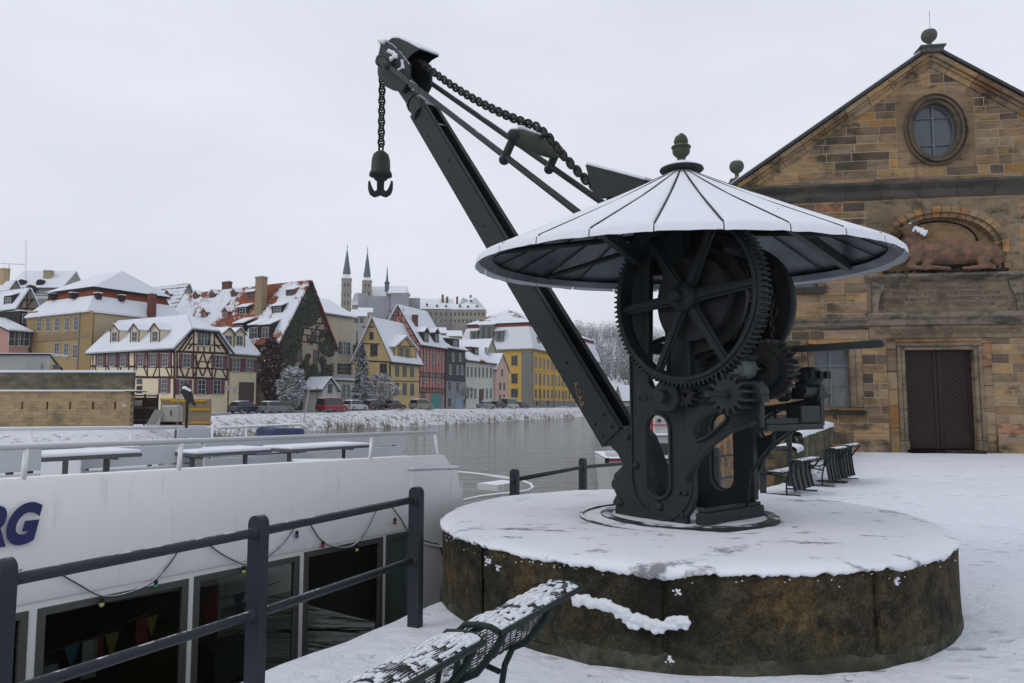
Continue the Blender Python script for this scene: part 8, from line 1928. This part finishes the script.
# ------------------------------------------------------------------ the abbey on its hill
def abbey():
    Y = 430; st = wallmat('abbey_stone', (.26, .23, .18), .12, .3, .08); sp = simple('copper_slate', (.055, .09, .11), .6, var=.15, nscale=.3, bump=0); T = thing('hill_abbey', 'abbey with two pointed spires, scaffolding and long snowy roofs on the hill', 'church', atY(400, 330, Y)); s = Y/735
    P = lambda x, y, d=0: atY(x, y, Y+d)
    def tower(x0, x1, yb, yt, ys, yh, nm='tower'):
        a, b = P(x0, yb), P(x1, yt); cx = (a.x+b.x)/2; w = b.x-a.x; ang = R(14); U = V3(math.cos(ang), math.sin(ang), 0); N = V3(math.sin(ang), -math.cos(ang), 0); w2 = w/1.22; c = V3(cx, Y, 0)
        mb = MB(); mb.cbox(V3(cx, Y, (a.z+b.z)/2-4), U, ZZ, N, w2, b.z-a.z+8, w2)
        for f in (.22, .45, .68, .97): mb.cbox(V3(cx, Y, a.z + (b.z-a.z)*f), U, ZZ, N, w2+.5, .35, w2+.5)
        t = mb.build(nm, st, T); wz = MB()
        for f in (.36, .58, .83):
            for FA, FB in ((U, N), (N, U)):
                for s_ in (-.18, .18): wz.cbox(V3(cx, Y, a.z + (b.z-a.z)*f) + (FB if FB is N else -FB)*(w2/2) + FA*w2*s_, FA, ZZ, FB, w2*.15, 2.0, .3)
        wz.build('belfry_window', M_glass, t)
        z1 = P(cx, ys).z; z2 = P(cx, yh).z
        def pyr(za, ra, zb_, rb, n, nm_, m, tw=0):
            k = MB(); k.lathe([(ra, za), (rb, zb_)] if rb > .1 else [(ra, za), (.05, zb_)], V3(cx, Y, 0), n=n, X=U.copy() if n > 4 else (U+N)); return k.build(nm_, m, t)
        pyr(b.z, w2*.74, z1, w2*.33, 4, 'spire_foot', M_snowR); pyr(z1, w2*.42, z2, 0, 8, 'spire', sp); k = MB(); k.tube([V3(cx, Y, z2-1), V3(cx, Y, z2+2.5)], .12, 5); k.ball(V3(cx, Y, z2+.3), .4, 8); k.build('spire_finial', M_timberR, t)
    tower(340, 352.5, 318, 279, 274, 248); tower(361, 372.5, 312, 281, 277, 250.5)
    k = MB(); c = P(385.5, 290); k.lathe([(1.3, P(385.5, 290).z), (1.3, P(385.5, 283).z), (1.7, P(385.5, 281.5).z), (.7, P(385.5, 279).z), (.05, P(385.5, 264).z)], V3(c.x, Y+5, 0), n=8); k.build('ridge_turret', sp, T)
    def nave(x0, x1, ye, yr, dep, nm, m=st, rm=None, yb=340, d=0, hip=0):
        a, b = P(x0, ye, d), P(x1, ye, d); zr = P((x0+x1)/2, yr, d+dep/2).z; zb = P(x0, yb, d).z; mb = MB(); mb.obox(V3(a.x, Y+d, zb), V3(b.x-a.x, 0, 0), V3(0, dep, 0), ZZ*(a.z-zb)); w_ = mb.build(nm, m, T)
        r = MB(); r.add([V3(a.x-.5, Y+d-.6, a.z), V3(b.x+.5, Y+d-.6, a.z), V3(b.x+.5, Y+d+dep+.6, a.z), V3(a.x-.5, Y+d+dep+.6, a.z), V3(a.x+hip, Y+d+dep/2, zr), V3(b.x-hip, Y+d+dep/2, zr)], [[0,1,5,4],[1,2,5],[2,3,4,5],[3,0,4],[3,2,1,0]]); r.build('roof', rm or M_snowR, w_); return w_
    nave(352, 372, 305, 293, 14, 'nave_wall', d=-2); nave(366, 394, 297, 286.5, 16, 'choir_wall', d=1); nave(388, 406, 296, 286, 12, 'transept_wall', d=-3)
    lw = nave(412, 455, 309, 298.5, 16, 'long_wing', d=18, hip=2); rw = nave(452, 485, 309.5, 297.5, 18, 'end_wing', d=6, hip=14)
    for x in list(range(416, 452, 5)): m = MB(); c = P(x, 314, 18); m.cbox(c - V3(0, .1, 0), V3(1,0,0), ZZ, V3(0,1,0), 1.1, 1.8, .3); c = P(x, 321, 18); m.cbox(c - V3(0, .1, 0), V3(1,0,0), ZZ, V3(0,1,0), 1.1, 1.8, .3); m.build('window_pair', M_glass, lw)
    for x in range(455, 484, 4): m = MB(); c = P(x, 314, 6); m.cbox(c - V3(0, .1, 0), V3(1,0,0), ZZ, V3(0,1,0), 1.1, 1.8, .3); c = P(x, 321, 6); m.cbox(c - V3(0, .1, 0), V3(1,0,0), ZZ, V3(0,1,0), 1.1, 1.8, .3); m.build('window_pair', M_glass, rw)
    for x, y, d in ((427,304.5,17.0),(437,305.5,17),(446,306,17),(460,306,5),(468,306.5,5),(477,306,5),(471,301,8)): m = MB(); c = P(x, y, d+2); m.cbox(c, V3(1,0,0), ZZ, V3(0,1,0), 1.0, 1.0, 2.2); m.build('roof_hatch', M_timberR, T)
    for x, y0, y1 in ((442.5, 299, 294.5), (447, 300, 296.5), (457, 301, 296.5), (470.5, 299, 295)): m = MB(); a = P(x, y0, 22); m.obox(V3(a.x-.6, a.y, a.z-2), V3(1.3, 0, 0), V3(0, 1.2, 0), ZZ*(P(x, y1, 22).z-a.z+2)); m.build('chimney', M_brick, T)
    sc = NT('scaffold_netting'); sc.set(Base_Color=sc.mix(sc.noise(.15, 3), (.25, .26, .30), (.36, .37, .41)), Roughness=.8); gm = simple('scaffold_tube', (.33, .34, .36), .5, bump=0); ws_ = MB()
    for x0, x1, y0, y1, d in ((367, 391, 327, 296, -6), (391, 409, 322, 294, -9), (358, 368, 322, 293, -4), (408, 420, 318, 298, 2)):
        a, b = P(x0, y0, d), P(x1, y1, d); net = MB(); net.obox(V3(a.x, Y+d, a.z), V3(b.x-a.x, 0, 0), V3(0, .3, 0), ZZ*(b.z-a.z)); nn = net.build('scaffold', sc.m, T); m = MB()
        for i in range(int((b.x-a.x)/2)+1): m.tube([V3(a.x+i*2, Y+d-.3, a.z), V3(a.x+i*2, Y+d-.3, b.z+1)], .09, 4)
        for i in range(int((b.z-a.z)/2)+1): m.tube([V3(a.x, Y+d-.35, a.z+i*2), V3(b.x, Y+d-.35, a.z+i*2)], .08, 4)
        m.build('scaffold_tubes', gm, nn)
    m = MB(); a, b = P(386, 295, -8), P(409, 292.5, -8); m.obox(V3(a.x, a.y, a.z), V3(b.x-a.x, 0, 0), V3(0, 6, 0), ZZ*1.2); m.build('scaffold_deck', wallmat('scaffold_boards', (.24, .17, .10)), T)
abbey()
def hill_houses():
    rnd = random.Random(12); k = 0
    spec = [(306,318,321,316,230,'slate roofed house low on the abbey hill beside the beige house'),(352,366,317,310,260,'snow covered hillside house below the left spire'),(336,352,318,312,300,'pale hillside house with snowy roof under the first tower'),(428,446,334,328,230,'hillside house behind the pink timbered house'),(358,372,313,308,330,'small house high on the hill between the towers'),(320,334,316,312,340,'far snowy roof right of the ivy gable top'),(446,462,337,331,260,'snowy roof behind the slate-hung house')]
    for x0, x1, ye, yr, Y, lab in spec:
        q = atY(x0, ye, Y); H = House('hillside_house', lab, 'house', (q.x, q.y), (1, .15), (x1-x0)/735*Y, 9, q.z, min(q.z-4, terr(q.x, q.y))); H.T['group'] = 'houses on the abbey hill'
        H.body(wallmat('hill_wall_%d' % k, rnd.choice([(.33,.30,.24), (.28,.27,.25), (.38,.33,.24)])), 'd', atY(x0, yr, Y+4).z, over=.3, roof='clean'); H.windows('street', [((x0*.7+x1*.3), ye+3.5), ((x0*.3+x1*.7), ye+3.5)], 1.2, 1.6, frame=M_dkf); k += 1
    for x0, x1, ye, yr, Y, col, lab in ((646,662,384,372,270,(.42,.43,.42),'white house with snowy roof seen right of the boom'),(633,646,402,386,230,(.40,.40,.38),'lower white house with steep snowy roof beside the boom foot'),(648,668,377,371,300,(.45,.30,.08),'yellow house on the wooded rise'),(668,690,392,380,280,(.30,.13,.08),'reddish house at the foot of the wooded rise')):
        q = atY(x0-10, ye, Y); H = House('hillside_house', lab, 'house', (q.x, q.y), (1, .1), (x1-x0)/735*Y, 10, q.z, -1); H.T['group'] = 'houses below the wooded rise'
        H.body(wallmat('rise_wall_%d' % k, col), 'd', atY(x0, yr, Y+5).z, over=.4, roof='clean'); H.windows('street', [((x0*.7+x1*.3)-10, ye+7), ((x0*.3+x1*.7)-10, ye+7)], 1.5, 1.8, frame=M_dkf); k += 1
hill_houses()
def woods():
    rnd = random.Random(31); mb = MB(); t = mk_twig('distant_frosted_wood', (.13, .125, .125), .52)
    def clump(x, y, h, n):
        z = terr(x, y)
        for i in range(5):
            a = V3(x, y, z); b = V3(x + rnd.gauss(0, h*.22), y, z + h*rnd.uniform(.6, 1.0)); w = V3(h*.010, 0, 0); mb.add([a-w, a+w, b], [[0,1,2]])
        for i in range(n):
            zz = rnd.random(); r = h*.33*math.sqrt(max(0, 1-(zz*1.6-.8)**2)); a = rnd.uniform(0, 6.3); f = rnd.random()**.5; c = V3(x + math.cos(a)*r*f, y + math.sin(a)*r*f, z + h*(.25+.75*zz)); d = V3(rnd.gauss(0, 1), rnd.gauss(0, 1), rnd.gauss(.6, .8)).normalized()*h*rnd.uniform(.05, .13); w = V3(rnd.gauss(0, 1), rnd.gauss(0, 1), rnd.gauss(0, 1)).normalized()*h*.013
            mb.add([c-w, c+w, c+d], [[0,1,2]])
    for i in range(620):      # wooded rise at the right
        px = rnd.uniform(575, 720); Y = rnd.uniform(330, 700); x = (px-512)/735*Y
        if terr(x, Y) < 2: continue
        clump(x, Y, rnd.uniform(9, 15), 90)
    for i in range(420):       # slope under the abbey
        px = rnd.uniform(290, 500); Y = rnd.uniform(300, 428); x = (px-512)/735*Y
        clump(x, Y, rnd.uniform(5, 8), 70)
    tag(mb.build('frosted_woods', t, recalc=False), 'grey frosted winter woods covering the far hillsides', 'woods', kind='stuff')
woods()
def haze():
    mb = MB(); mb.box(-1200, 1200, -30, 1700, -4.2, 150)
    m = bpy.data.materials.new('haze'); m.use_nodes = True; n = m.node_tree.nodes; n.clear(); o = n.new('ShaderNodeOutputMaterial'); v = n.new('ShaderNodeVolumePrincipled'); v.inputs['Color'].default_value = (.86, .90, .96, 1); v.inputs['Density'].default_value = HAZE; v.inputs['Anisotropy'].default_value = .0
    m.node_tree.links.new(v.outputs[0], o.inputs['Volume']); h = mb.build('haze', m); h['kind'] = 'stuff'
HAZE = .00028
haze()
